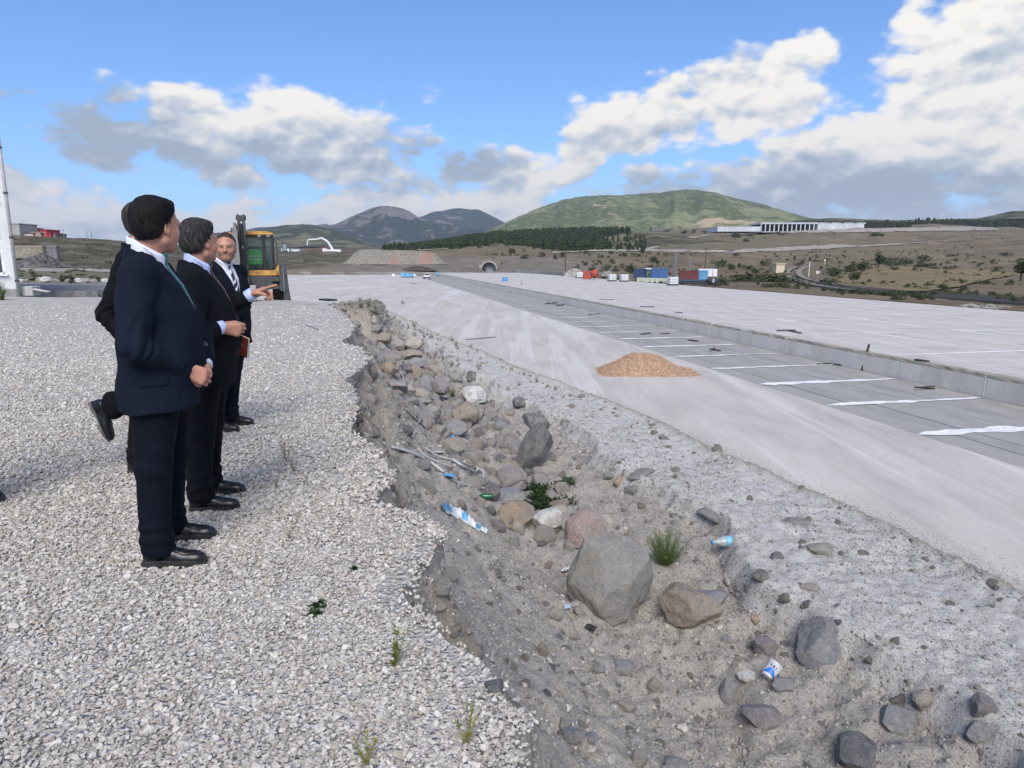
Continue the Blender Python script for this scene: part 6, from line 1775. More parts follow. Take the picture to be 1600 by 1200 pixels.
# ---------------- white building at the left ----------------
def white_building():
    c = onz(27, 463, 0.0)
    t = thing('building', 'tall white building at the left edge with a drainpipe on its corner', 'building', (c[0], c[1], -.25), R(38))
    W_ = col('white_render', (.68, .70, .71), .85, dirt=(.55, .56, .55), scale=.5, var=.10); TR = col('grey_pipe', (.40, .41, .42), .5); FR = col('window_frame_white', (.72, .74, .76), .4)
    GL = NT('window_dark'); GL = GL.set((.06, .075, .085), .08, 0, None, .7)
    wx0, wx1, wz0, wz1 = -1.05, -.30, 1.18, 2.72
    f = MB(); H = 9.6
    # front wall with a real opening for each of the windows
    def wall(x0, x1, z0, z1): f.box(((x0+x1)/2, .125, (z0+z1)/2), (x1-x0, .25, z1-z0))
    wall(-14, wx0, 0, H); wall(wx1, 0, 0, H); wall(wx0, wx1, 0, wz0); wall(wx0, wx1, wz1, 4.2); wall(wx0, wx1, 5.6, H)
    f.box((-.125, 6.3, H/2), (.25, 12.0, H)); f.box((-7, 6, H+.1), (14.6, 12.8, .2)); f.box((-7, .0, H-.3), (14.5, .3, .25))
    f.obj('wall', W_, t)
    m = MB(); m.box((-7, -.03, .28), (14.0, .06, .56)); m.box((.03, 6, .28), (.06, 12, .56)); m.obj('plinth', col('grey_plinth', (.30, .30, .295), .9, dirt=DIRT), t)
    for (a, b) in ((wz0, wz1), (4.2, 5.6)):
        w = MB(); w.box(((wx0+wx1)/2, .10, a+.04), (wx1-wx0, .08, .08)); w.box(((wx0+wx1)/2, .10, b-.04), (wx1-wx0, .08, .08)); w.box((wx0+.04, .10, (a+b)/2), (.08, .08, b-a)); w.box((wx1-.04, .10, (a+b)/2), (.08, .08, b-a)); w.box(((wx0+wx1)/2, .10, a+(b-a)*.62), (wx1-wx0, .07, .09)); w.box(((wx0+wx1)/2, .1, (a+b)/2), (.07, .07, b-a))
        w = w.obj('window', FR, t)
        for xx in ((wx0*.75+wx1*.25), (wx0*.25+wx1*.75)):
            for zz, hh in (((a+a+(b-a)*.62)/2, (b-a)*.55), (a+(b-a)*.81, (b-a)*.30)):
                p = MB(); p.box((xx, .12, zz), ((wx1-wx0)*.40, .01, hh)); p.obj('pane', GL, w)
        p = MB(); p.box(((wx0+wx1)/2, -.05, a-.03), (wx1-wx0+.16, .16, .06)); p.obj('sill', FR, w)
    m = MB(); m.tube([(.06, -.08, .15), (.06, -.08, H-.2)], .065, 12)
    pp = m.obj('drainpipe', TR, t, smooth=True)
    for z in (.9, 2.7, 4.5, 6.3, 8.1): m = MB(); m.lathe([(.085, -.04), (.085, .04)], 12, (.06, -.08, z)); m.obj('pipe_clip', K_GREY, pp)
    m = MB(); m.tube([(-2.4, -.02, 3.4), (-1.7, -.02, 3.4), (-1.7, -.02, 3.42)], .02, 6); m.obj('cable', K_BLK, t)
    # pieces lying by the corner
    q = onz(38, 462, 0.0)
    m = MB(); m.box((0, 0, .2), (.95, .7, .42)); o = m.obj('concrete_block', col('block_concrete', (.42, .43, .43), .9, dirt=DIRT), None, bevel=.03); o.location = (q[0]+.05, q[1], 0); o.rotation_euler = (0, 0, .15)
    tag(o, 'pale concrete block on the ground at the corner of the white building', 'concrete block')
    m = MB(); m.box((0, 0, 0), (2.05, .22, .05)); o = m.obj('plank', col('grey_board', (.50, .49, .45), .85, dirt=DIRT), None, bevel=.006)
    q = onz(48, 458, 0.1); o.location = (q[0]+.1, q[1]-.3, .34); o.rotation_euler = (0, R(9), -.15); tag(o, 'long pale plank leaning on the concrete block by the building', 'plank')
white_building()

# ---------------- vegetation ----------------
def mat_leaf(name, a, b, tr=.25):
    t = NT(name); oi = t.n('ShaderNodeObjectInfo'); co = t.coord('Object'); n = t.noise(9, 3, .6, co)
    c = t.mix(t.mr(n, .3, .7), a, b); c = t.mix(t.math('MULTIPLY', oi.outputs['Random'], .4), c, tuple(q*.7 for q in a))
    return t.set(c, .75, 0, None, .2)
L_BUSH = mat_leaf('bush_leaf', (.040, .054, .025), (.080, .095, .045)); L_PINE = mat_leaf('pine_needle', (.032, .050, .022), (.070, .095, .040)); L_WEED = mat_leaf('weed_leaf', (.075, .125, .035), (.17, .20, .07))
L_DARK = mat_leaf('dark_weed_leaf', (.018, .040, .014), (.040, .070, .022)); L_YEL = mat_leaf('yellow_weed', (.16, .17, .035), (.26, .24, .06)); L_DRY = mat_leaf('dry_grass', (.20, .17, .10), (.30, .26, .17)); L_SILV = mat_leaf('silver_weed', (.11, .13, .085), (.19, .21, .15))
K_BARK = col('bark', (.075, .060, .045), .95)

def leaf_cloud(m, n, c, r, size, seed, flat=.8, dense_low=False):
    rr = random.Random(seed)
    for _ in range(n):
        while True:
            d = Vector((rr.uniform(-1, 1), rr.uniform(-1, 1), rr.uniform(-1, 1)))
            if d.length < 1 and (d.length > .45 or rr.random() < .25): break
        k = 1+.35*float(vnoise(d.x*2.2+seed, d.y*2.2, d.z*2.2, seed))*2
        p = Vector((c[0]+d.x*r[0]*k, c[1]+d.y*r[1]*k, c[2]+d.z*r[2]*k))
        if p.z < 0.02: p.z = abs(p.z)+.02
        s = size*rr.uniform(.6, 1.35); a = Vector((rr.gauss(0, 1), rr.gauss(0, 1), rr.gauss(0, .7))).normalized(); b = a.cross(Vector((rr.gauss(0, 1), rr.gauss(0, 1), rr.gauss(0, 1)))).normalized()
        m.add([p-a*s-b*s*.2, p+b*s*.55, p+a*s, p-b*s*.5], [(0, 1, 2, 3)])

def bush_proto(seed, n=260):
    m = MB(); r = random.Random(seed)
    for k in range(r.randint(3, 5)):
        leaf_cloud(m, n//4, (r.uniform(-.38, .38), r.uniform(-.38, .38), r.uniform(.25, .48)), (r.uniform(.25, .4), r.uniform(.25, .4), r.uniform(.22, .38)), .085, seed*10+k)
    for k in range(5): m.tube([(0, 0, -.1), (r.uniform(-.4, .4), r.uniform(-.4, .4), .5)], .012, 4)
    me = mk('shrub', m.v, m.f, L_BUSH); d = me.data; COL.objects.unlink(me); bpy.data.objects.remove(me); return d
BUSH = [bush_proto(k+1) for k in range(5)]
def tree_proto(seed):
    r = random.Random(seed); m = MB(); m.tube([(0, 0, -.1), (.02, .01, .25), (.0, .02, .5)], [.035, .028, .015], 6)
    for k in range(5): a = r.uniform(0, 6.28); m.tube([(0, 0, .3+.06*k), (math.cos(a)*.2, math.sin(a)*.2, .5+.06*k)], [.014, .006], 5)
    c = MB()
    for k in range(8): a = r.uniform(0, 6.28); q = r.uniform(.0, .26); leaf_cloud(c, 70, (math.cos(a)*q, math.sin(a)*q, r.uniform(.42, .82)), (.2, .2, .15), .05, seed*20+k)
    return m, c
TREE = []
for k in range(2):
    m, c = tree_proto(40+k); a = mk('trunk', m.v, m.f, K_BARK); b = mk('crown', c.v, c.f, L_BUSH); TREE.append((a.data, b.data)); bpy.data.objects.remove(a); bpy.data.objects.remove(b)

def put_bush(u, v, w, h, lab, k=0, name='shrub', group='shrubs dotted over the dry plain', cat='shrub'):
    p = on_plain(u, v+h*.5); d = Vector((p.x, p.y, p.z-CAMH)).length; s = d/FPX
    o = bpy.data.objects.new(name, BUSH[k % len(BUSH)]); COL.objects.link(o); o.location = (p.x, p.y, p.z-.05*h*s); o.scale = (w*s*.95, w*s*.95, h*s*1.15); o.rotation_euler = (0, 0, k*1.7)
    return tag(o, lab, cat, group)
def put_tree(u, v, w, h, lab, k=0, group='trees standing on the dry plain'):
    p = on_plain(u, v+h*.5); d = Vector((p.x, p.y, p.z-CAMH)).length; s = d/FPX
    t = thing('tree', lab, 'tree', (p.x, p.y, p.z), k*1.3, group); t.scale = (w*s*1.5, w*s*1.5, h*s*1.05)
    for nm, me in zip(('trunk', 'crown'), TREE[k % 2]): o = bpy.data.objects.new(nm, me); COL.objects.link(o); o.parent = t
    return t
put_tree(1372, 409, 17, 22, 'round dark tree at the hedge behind the yellow field', 0); put_tree(1333, 436, 14, 20, 'dense green tree at the left end of the yellow field', 1); put_tree(1594, 426, 26, 28, 'big dark tree at the right edge of the picture', 0)
put_tree(1020, 408, 12, 15, 'dark tree behind the blue containers', 1); put_tree(1026, 411, 9, 10, 'smaller tree just right of the dark tree behind the blue containers', 0)
_bush = [(1472, 447, 16, 11, 'small dark shrub at the lower edge of the yellow field'), (1296, 422, 16, 16, 'bright green shrub beside the bend of the railway'), (1310, 426, 24, 14, 'shrub right of the bright green shrub at the railway bend'),
 (1325, 418, 26, 12, 'long shrub in the hedge left of the round dark tree'), (1345, 415, 24, 14, 'shrub in the hedge close left of the round dark tree'), (1394, 410, 24, 12, 'shrub in the hedge close right of the round dark tree'), (1418, 407, 26, 11, 'shrub in the middle of the hedge above the yellow field'), (1440, 404, 22, 9, 'shrub at the right end of the hedge above the yellow field'),
 (1400, 420, 10, 8, 'small round shrub on the upper edge of the yellow field'), (1442, 415, 24, 6, 'low flat shrub above the yellow field'), (1534, 440, 18, 8, 'low shrub on the right bank below the yellow field'), (1196, 409, 14, 12, 'dark shrub on the slope left of the cream hut'), (1207, 420, 12, 10, 'shrub touching the left side of the cream hut'),
 (1167, 417, 16, 10, 'shrub on the slope right of the white tanks'), (1180, 423, 12, 9, 'low shrub between the tanks and the cream hut'), (1155, 414, 8, 10, 'narrow shrub above the white tanks'), (1245, 412, 12, 8, 'shrub right of the cream hut'), (1256, 409, 8, 8, 'small shrub by the first signal post'),
 (1160, 432, 60, 16, 'wide low scrub along the slab edge in front of the cream hut'), (1205, 434, 50, 14, 'wide scrub below the cream hut'), (1235, 436, 36, 12, 'scrub right below the cream hut'), (1130, 437, 40, 10, 'scrub at the slab edge right of the pipe stack'), (1290, 440, 40, 10, 'green scrub along the near side of the railway'),
 (1340, 455, 40, 8, 'scrub between the slab and the railway'), (1400, 457, 50, 8, 'scrub below the railway in the middle right'), (1395, 404, 14, 6, 'thin shrub behind the hedge'), (1150, 398, 10, 6, 'tiny shrub near the two wire poles'), (1128, 412, 16, 14, 'dark clump above the red container'), (1118, 410, 14, 12, 'shrub left of the dark clump above the red container'),
 (1142, 417, 12, 12, 'shrub at the left end of the white tanks'), (985, 418, 22, 18, 'dark shrub left of the blue containers'), (945, 417, 12, 12, 'shrub above the rubble heap'), (958, 408, 10, 9, 'small shrub on the slope above the rubble heap'), (914, 411, 10, 8, 'dark round shrub on the slope behind the wooden post'), (925, 420, 12, 8, 'low shrub above the red machine'), (963, 420, 14, 8, 'low shrub right of the rubble heap'),
 (850, 396, 12, 10, 'shrub on the left brow of the plain'), (866, 401, 10, 9, 'shrub below the left brow of the plain'), (880, 397, 12, 12, 'dark shrub on the left of the plain'), (915, 393, 9, 8, 'small shrub on the berm line'), (938, 399, 10, 8, 'shrub below the berm line'), (955, 394, 10, 6, 'low shrub on the berm line'), (975, 398, 12, 7, 'shrub below the berm, middle left'), (995, 398, 14, 6, 'low shrub below the start of the dirt road'),
 (1150, 368, 14, 9, 'double shrub on the skyline of the plain left of the warehouse'), (1166, 374, 9, 8, 'round shrub below the left white hall'), (1172, 368, 6, 5, 'tiny shrub beside the round shrub below the left white hall'), (1218, 365, 10, 6, 'left shrub of the pair below the warehouse'), (1225, 365, 8, 5, 'right shrub of the pair below the warehouse'), (1367, 367, 12, 7, 'shrub right of the warehouse'), (1378, 368, 9, 5, 'low shrub next to the shrub right of the warehouse'), (1132, 364, 6, 4, 'small shrub on the skyline above the dirt road'),
 (1002, 372, 10, 10, 'tall shrub at the forest edge on the plain'), (960, 373, 12, 9, 'shrub in front of the pine forest'), (900, 375, 10, 8, 'shrub at the foot of the pine forest'), (1040, 360, 12, 5, 'shrub on the skyline beside the pine forest'), (1068, 362, 14, 6, 'shrub at the right end of the pine forest'), (1085, 362, 10, 7, 'last shrub right of the pine forest'), (1100, 362, 8, 6, 'shrub above the bend of the dirt road'),
 (800, 392, 12, 9, 'shrub above the tunnel mouth'), (820, 400, 12, 10, 'shrub right above the tunnel mouth'), (1488, 399, 14, 4, 'flat shrub on the right of the plain'), (1570, 398, 20, 4, 'flat shrub far on the right of the plain'), (1470, 420, 30, 5, 'low shrub right above the yellow field')]
for i, (u, v, w, h, lab) in enumerate(_bush): put_bush(u, v, w, h, lab, i)

def at_rs(us, rs_):
    x = (us-800)/FPX; az = np.degrees(np.arctan2(x, _cp+(193/FPX)*_sp)); X, Y, Z = z_plain(az, rs_); return np.stack([X, Y, Z], -1)
# pine forest on the low hill, and woods on the far ridge: read as one mass
PINEC = bpy.data.collections.new('pine_tree_forms')
for k in range(4):
    m = MB(); r = random.Random(k); m.tube([(0, 0, -.2), (0, 0, .8)], [.03, .01], 5)
    for j in range(9):
        z = .12+j*.095; rad = (.30-.028*j)*r.uniform(.8, 1.1)
        leaf_cloud(m, 14, (r.uniform(-.03, .03), r.uniform(-.03, .03), z), (rad, rad, .09), .13, k*31+j)
    o = mk('pine_form', m.v, m.f, L_PINE); COL.objects.unlink(o); PINEC.objects.link(o)
def forest():
    az, k, x, y, z = PH; rs = np.random.RandomState(4); P = []; S_ = []
    n = 7000; i = rs.randint(0, x.shape[0]-1, n); j = rs.randint(0, int(x.shape[1]*.64), n)
    fx = rs.rand(n); fy = rs.rand(n)
    X = x[i, j]*(1-fy)+x[i, j+1]*fy+(x[i+1, j]-x[i, j])*fx; Y = y[i, j]*(1-fy)+y[i, j+1]*fy; Z = z[i, j]*(1-fy)+z[i, j+1]*fy
    d = fbm(X*.008, Y*.008, 0, 4, 17); u, v = proj(np.stack([X, Y, Z], -1))
    keep = (d > -.20+np.clip((u-900)/160, 0, 1)*.75) & (rs.rand(n) > np.clip((750-u)/130, 0, 1)*.55)
    P = np.stack([X, Y, Z], -1)[keep]
    scatter('pine_forest', P, rs.uniform(4, 8.5, len(P)), PINEC, rmode='z')
    # scattered pines creeping down on the plain
    n = 700; u = rs.uniform(640, 1010, n); rr = rs.uniform(430, 760, n); k = rs.rand(n) < np.clip((rr-400)/300, .1, 1); Q = at_rs(u[k], rr[k])
    scatter('scattered_pines', np.array(Q), rs.uniform(3, 7.5, len(Q)), PINEC, rmode='z')
    # ridge woods behind the warehouse
    a = rs.uniform(1225, 1700, 2600); b = rs.uniform(1150, 1500, 2600); k = fbm(a*.02, b*.01, 0, 3, 3) > -.15+np.clip((a-1380)/200, 0, 1)*.3; Q = at_rs(a[k], b[k])
    scatter('ridge_woods', Q, rs.uniform(5, 11, len(Q)), PINEC, rmode='z')
forest()
# ground scrub on the plain
SCR = bpy.data.collections.new('scrub_forms')
for k in range(3): o = bpy.data.objects.new('scrub_form', BUSH[k]); SCR.objects.link(o)
def scrub():
    rs = np.random.RandomState(14); n = 3400
    a = rs.uniform(760, 1750, n); b = np.exp(rs.uniform(math.log(62), math.log(800), n)); k = fbm(a*.012, np.log(b)*5, 0, 3, 13) > -.02
    Q = at_rs(a[k], b[k]); b = b[k]; bb = (Q[:, 0]-CO.x)*CN.x+(Q[:, 1]-CO.y)*CN.y; k = ~((bb < UP_R+3) & (Q[:, 1] < 185)); Q = Q[k]; b = b[k]; Q[:, 2] -= .05
    scatter('plain_scrub', Q, rs.uniform(.25, .9, len(Q))*np.minimum(2.2, .7+b/260), SCR, rmode='z')
    a = rs.uniform(-100, 330, 900); b = rs.uniform(56, 240, 900); k = fbm(a*.03, b*.05, 0, 3, 19) > -.05; Q = at_rs(a[k], b[k])
    scatter('bank_scrub', Q, rs.uniform(.2, .7, len(Q)), SCR, rmode='z')
scrub()

# ---------------- draped strips: field, dirt roads, railway ----------------
def drape(name, mat, top, bot, n=60, m=8, lift=.25, kind='structure', rmin=40):
    tu = [p[0] for p in top]; us = np.linspace(max(top[0][0], bot[0][0]), min(top[-1][0], bot[-1][0]), n); V = []
    for u in us:
        vt = np.interp(u, tu, [p[1] for p in top]); vb = np.interp(u, [p[0] for p in bot], [p[1] for p in bot])
        for k in range(m):
            p = on_plain(u, vb+(vt-vb)*k/(m-1), rmin); V.append((p.x, p.y, p.z+lift))
    F = [(i*m+k, (i+1)*m+k, (i+1)*m+k+1, i*m+k+1) for i in range(n-1) for k in range(m-1)]
    o = mk(name, V, F, mat, smooth=True); return tag(o, kind=kind) if kind else o
_t = NT('stubble_field'); _c = _t.coord('Object')
M_FIELD = _t.set(_t.mix(_t.mr(_t.noise(.12, 5, .6, _t.mapping(_c, (.4, 2.2, 1), (0, 0, .35))), .38, .62), (.205, .162, .088), (.145, .118, .068)), .95, 0, _t.bump(_t.noise(3, 5, .7, _c), .5, .1), .15)
M_DIRT = plain('pale_dirt', (.31, .28, .235), .95, scale=.08, bump=.5, bscale=2)
drape('stubble_field', M_FIELD, [(1306, 443), (1325, 428), (1370, 421), (1440, 417), (1520, 422), (1588, 428)], [(1306, 446), (1330, 451), (1380, 457), (1450, 458), (1500, 450), (1545, 438), (1588, 431)], 90, 10)
drape('dirt_berm', M_DIRT, [(862, 395), (930, 391), (1000, 390), (1140, 392), (1215, 388), (1290, 384), (1310, 383), (1345, 385), (1440, 379), (1480, 377)], [(862, 396.5), (930, 394), (1000, 394), (1140, 396), (1215, 393.5), (1290, 390), (1310, 388), (1345, 387), (1440, 380.2), (1480, 378)], 110, 5, .35)
drape('dirt_road', M_DIRT, [(1002, 391), (1020, 386), (1040, 381), (1068, 377), (1072, 372), (1085, 370), (1110, 367)], [(1002, 394), (1020, 389), (1040, 383.5), (1068, 379), (1072, 375.5), (1085, 372), (1110, 368)], 60, 4, .3)
drape('graded_earth', M_DIRT, [(1135, 361), (1200, 360), (1350, 358.5), (1520, 354.5), (1560, 358)], [(1135, 364), (1200, 365.5), (1350, 364), (1520, 361), (1560, 361)], 80, 4, .5)
drape('quarry_ledge', plain('pale_sandstone', (.42, .35, .25), .95, scale=.1, bump=.5, bscale=2), [(640, 389), (680, 385), (715, 381.5)], [(640, 393), (680, 391), (715, 388)], 30, 4, .3)
drape('grass_bank', plain('dull_grass', (.125, .112, .062), .95, scale=.6, bump=.7, bscale=5), [(-60, 425), (150, 427), (300, 436)], [(-60, 438), (150, 440), (300, 444)], 60, 8, .12)
drape('site_track', M_DIRT, [(-60, 419), (150, 421), (300, 429)], [(-60, 424.5), (150, 426.5), (300, 435)], 60, 5, .12)

def railway(name, lab, pts, off):
    W = [on_plain(u, v, 58) for u, v in pts[2:]]; e_ = (W[0]-W[1]).normalized(); W = [W[0]+e_*q for q in (60, 40, 20)]+W
    for w in W[:3]: w.z = zp(w.x, w.y)
    # smooth in plan
    P = []; n = 10
    for i in range(len(W)-1):
        p0 = W[max(0, i-1)]; p1 = W[i]; p2 = W[i+1]; p3 = W[min(len(W)-1, i+2)]
        for k in range(n):
            t = k/n; P.append(.5*((2*p1)+(p2-p0)*t+(2*p0-5*p1+4*p2-p3)*t*t+(3*p1-p0-3*p2+p3)*t**3))
    P.append(W[-1])
    for _ in range(12):
        zz = [p.z for p in P]
        for i in range(1, len(P)-1): P[i].z = (zz[i-1]+zz[i]+zz[i+1])/3
    t0 = thing(name, lab, 'railway track', tuple(P[0])); base = Vector(P[0])
    def strip(nm, mat, a, b, z, h=0):
        V = []
        for i, p in enumerate(P):
            d = (P[min(len(P)-1, i+1)]-P[max(0, i-1)]); d.z = 0; d.normalize(); nn = Vector((d.y, -d.x, 0))
            q0 = p+nn*(a+off)-base; q1 = p+nn*(b+off)-base; V += [(q0.x, q0.y, q0.z+z), (q1.x, q1.y, q1.z+z), (q1.x, q1.y, q1.z+z-h-.02), (q0.x, q0.y, q0.z+z-h-.02)]
        F = []
        for i in range(len(P)-1):
            for k in range(4): F.append((i*4+k, i*4+(k+1) % 4, (i+1)*4+(k+1) % 4, (i+1)*4+k))
        mk(nm, V, F, mat, t0)
    strip('ballast', col('ballast', (.22, .195, .165), .95, bump=.6, bscale=6), -.75, .75, .18, .16)
    RL = col('rusty_rail', (.20, .17, .145), .5)
    strip('rail', RL, -.80, -.74, .30, .14); strip('rail', RL, .74, .80, .30, .14)
_rail = [(1660, 484), (1600, 477), (1500, 465), (1400, 458), (1330, 450), (1285, 443), (1258, 436), (1248, 428), (1254, 420), (1275, 414), (1310, 410), (1360, 407), (1420, 405)]
railway('railway_track', 'curving railway track, the one nearer the concrete slab', _rail, 0); railway('railway_track', 'curving railway track, the farther of the two', _rail, -3.2)

# ---------------- far buildings ----------------
def box_thing(name, lab, cat, u0, u1, v0, v1, depth, mat, roof=None, wins=0, r=None, gable=0.0, group=None):
    p = on_plain((u0+u1)/2, v1) if r is None else Vector(atd((u0+u1)/2, v1, r))
    s = p.y/FPX*1.0; W = (u1-u0)*s; H = (v1-v0)*s
    rz = -math.atan2(p.x, p.y)*.0
    t = thing(name, lab, cat, (p.x, p.y, p.z-.2), rz, group)
    m = MB(); m.box((0, depth/2, H/2+.1), (W, depth, H+.2)); m.obj('wall', mat, t)
    m = MB()
    if gable: m.prism([(-W/2-.3, 0), (W/2+.3, 0), (0, gable)], (-.3, depth+.3), 'y', (0, 0, H+.2))
    else: m.box((0, depth/2, H+.2+.12), (W+.4, depth+.4, .25))
    m.obj('roof', roof or mat, t)
    for k in range(wins):
        x = -W/2+(k+.5)*W/wins; w = MB(); w.box((x, -.03, H*.55), (W/wins*.45, .1, H*.35)); w = w.obj('window', K_WHITE, t)
        q = MB(); q.box((x, -.09, H*.55), (W/wins*.38, .04, H*.29)); q.obj('pane', col('dark_pane', (.03, .035, .04), .2), w)
    return t
G_ = col('grey_render', (.36, .36, .345), .9, scale=.4, dirt=(.25, .24, .22)); CR_ = col('cream_render', (.48, .45, .39), .9, scale=.4); RED_ = col('red_paint', (.36, .035, .04), .7, scale=.4); DK_ = col('dark_shed', (.06, .06, .065), .8)
box_thing('house', 'grey blank-walled house beside the white building, on top of the left hillside', 'house', 16, 32, 351, 372, 9, G_, r=236)
box_thing('house', 'low cream house with dark openings between the grey house and the red house', 'house', 33, 52, 365, 373, 8, CR_, col('dark_roof', (.07, .06, .06), .8), 3, r=238)
box_thing('shed', 'dark shed roofed above the low cream house', 'shed', 34, 47, 357, 366, 7, DK_, r=243)
box_thing('house', 'pink house with pale roof left of the red house', 'house', 50, 64, 364, 373, 7, col('pink_render', (.40, .30, .27), .9), None, 2, r=239)
box_thing('house', 'red house standing on the left hillside', 'house', 64, 74, 360, 371, 7, RED_, None, 1, r=240)
box_thing('shed', 'low red annex on the right side of the red house', 'shed', 74, 80, 365, 371, 6, RED_, r=240)
box_thing('house', 'small brown house at the right end of the hillside houses', 'house', 79, 87, 366, 373, 6, col('brown_render', (.24, .19, .16), .9), None, 1, r=241)
box_thing('warehouse', 'long white hall at the far left of the industrial buildings', 'warehouse', 1122, 1187, 354.5, 361.5, 40, plain('far_hall_white', (.50, .53, .57), .6, scale=.1), r=780)
HALL_ = col('hall_white', (.50, .53, .57), .6, scale=.1, dirt=(.36, .36, .35))
def warehouse():
    p = Vector(atd(1188, 362, 800)); s = 800/FPX
    t = thing('warehouse', 'big white warehouse under construction with open bays on its left half', 'warehouse', (p.x, p.y, p.z-1))
    X = lambda u: (u-1188)*s
    def part(nm, mat, *b):
        m = MB(); [m.box(*q) for q in b]; return m.obj(nm, mat, t)
    H = 12*s
    part('wall', HALL_, ((X(1310), 20, H*.52+1), (X(1346)-X(1275), 40, H*.98)))
    part('roof', HALL_, ((X(1231), 20, H+1.4), (X(1275)-X(1188), 42, 1.6)))
    part('back_wall', DK_, ((X(1231), 30, H*.5+1), (X(1275)-X(1190), 1, H)))
    part('ground_slab', G_, ((X(1267), 18, .6), (X(1346)-X(1188), 46, 1.2)))
    for k in range(14):
        u = 1188.6+k*6.7; part('column', HALL_, ((X(u), 0, H*.5+1), (1.1, 1.1, H)))
    for k in range(4): part('roof_crest', HALL_, ((X(1284+k*19), 20, H+1.5), (X(1284)-X(1270), 40, 1.2)))
    part('door', DK_, ((X(1310), -.1, 2.6), (3.4, .3, 2.6)))
warehouse()
box_thing('hut', 'small square cream hut with a dark vent beside the railway', 'hut', 1212.5, 1225.5, 413.5, 426, 3, col('cream_paint', (.58, .50, .36), .8))
box_thing('building', 'long low white building behind the mound, with a brownish red roof', 'building', 465, 545, 393, 398, 14, K_WHITE, col('brown_red_roof', (.15, .075, .065), .8, scale=.2), 7, r=520, gable=3.2)
box_thing('building', 'white block left of the brownish red roof', 'building', 440, 452, 389, 397, 10, K_WHITE, None, 2, r=520)
box_thing('building', 'second white block next to the brownish red roof', 'building', 454, 468, 390, 397, 10, K_WHITE, None, 2, r=525)
box_thing('building', 'unfinished concrete building standing on the forest skyline', 'building', 1018, 1038, 356, 361, 8, col('bare_concrete', (.14, .14, .14), .9), None, 4, r=860)

# retaining wall of courses on the left hillside
def stone_wall(lab, u0, u1, v0, v1, r, mats, nm):
    p = Vector(atd(u0, v1, r)); s = r/FPX; W = (u1-u0)*s; H = (v1-v0)*s
    t = thing('retaining_wall', lab, 'wall', (p.x, p.y, p.z-.3)); rr = random.Random(nm)
    m = MB(); m.box((W/2, .5, H/2), (W, .8, H)); m.obj('core', mats[0], t)
    rows = 7; st = MB()
    for i in range(rows):
        x = 0
        while x < W:
            w = rr.uniform(.8, 1.5); w = min(w, W-x); st.box((x+w/2, .04, (i+.5)*H/rows), (w-.07, .16, H/rows-.06), m=rr.randint(0, len(mats)-1)); x += w
    o = st.obj('stone_courses', mats, t); o['kind'] = 'stuff'
    m = MB(); m.box((W/2, .4, H+.1), (W+.2, 1.1, .25)); m.obj('coping', mats[1], t)
stone_wall('beige stone retaining wall on the left hillside below the houses', 14, 67, 384, 401, 150, [col('beige_stone_a', (.30, .275, .21), .95), col('beige_stone_b', (.36, .33, .26), .95)], 3)
stone_wall('purplish grey retaining wall joining the right end of the beige stone wall', 67.5, 90, 384, 406, 151, [col('grey_stone_a', (.19, .18, .20), .95), col('grey_stone_b', (.23, .22, .235), .95)], 4)

def heap(name, lab, u0, u1, vt, vb, r, mat, depth=None, seed=1, flat=.0, cat='heap', rough=.06, z=None, prof=None, nn=46):
    """a pile of loose material; its outline follows prof (fractions of the width -> height)"""
    s = r/FPX; p = Vector(atd((u0+u1)/2, vb, r)); W = (u1-u0)*s; H = (vb-vt)*s*1.03; D = depth or W*.6
    if z is not None: p.z = z
    n = nn; V = []
    for i in range(n+1):
        for j in range(n+1):
            x = -1+2*i/n; y = -1+2*j/n; q = math.sqrt(x*x+y*y)
            fx = np.interp((x+1)/2, *zip(*prof)) if prof else max(0, 1-abs(x)**2.0*(1-flat))
            fy = max(0, 1-abs(y)**1.7)
            h = fx*fy if prof else max(0, 1-q**(1.6+flat*3))
            h += float(fbm(x*3+seed, y*3, 0, 4, seed))*.22*h+float(fbm(x*11+seed, y*11, 0, 3, seed+1))*rough*(h > .03)
            V.append((x*W/2, y*D/2, max(-.02, h)*H-.03))
    F = [(i*(n+1)+j, (i+1)*(n+1)+j, (i+1)*(n+1)+j+1, i*(n+1)+j+1) for i in range(n) for j in range(n)]
    o = mk(name, V, F, mat, smooth=True); o.location = (p.x, p.y+D/2*.75, p.z)
    return tag(o, lab, cat)
def mat_heap(name, a, b, sc, red=None):
    t = NT(name); co = t.coord('Object'); v = t.vor(sc, co); f = t.noise(sc*.25, 5, .7, co)
    c = t.ramp(v.outputs['Color'], [(.1, a), (.9, b)]); c = t.mix(t.mr(f, .4, .6, 0, .4), c, a)
    if red: c = t.mix(t.mr(t.noise(.12, 3, .5, t.mapping(co, (1, .3, .2))), .56, .62, 0, .7), c, red)
    return t.set(c, .95, 0, t.bump(t.mr(v.outputs['Distance'], 0, .6, 1, 0), .9, .4/sc*2), .2)
heap('gravel_mound', 'long flat-topped mound of grey gravel with a reddish streak, far beyond the slab', 534, 696, 390.5, 413, 262, mat_heap('mound_gravel', (.16, .15, .125), (.36, .34, .29), 3.6, (.33, .20, .16)), 16, 5, prof=[(0, 0), (.10, .80), (.16, 1), (.75, .97), (.88, .75), (1, 0)], rough=.03)
heap('soil_heap', 'dark grey soil heap in front of the beige stone wall', 16, 82, 397, 418, 118, mat_heap('dark_soil', (.09, .085, .082), (.16, .15, .145), 1.2), 10, 8, prof=[(0, .55), (.2, .75), (.42, 1), (.55, .8), (.8, .35), (1, 0)])
heap('soil_heap', 'low dark spoil heap at the far edge of the slab', 620, 680, 416, 423, 190, mat_heap('dark_spoil', (.06, .055, .05), (.13, .115, .10), 1.2), 8, 12)
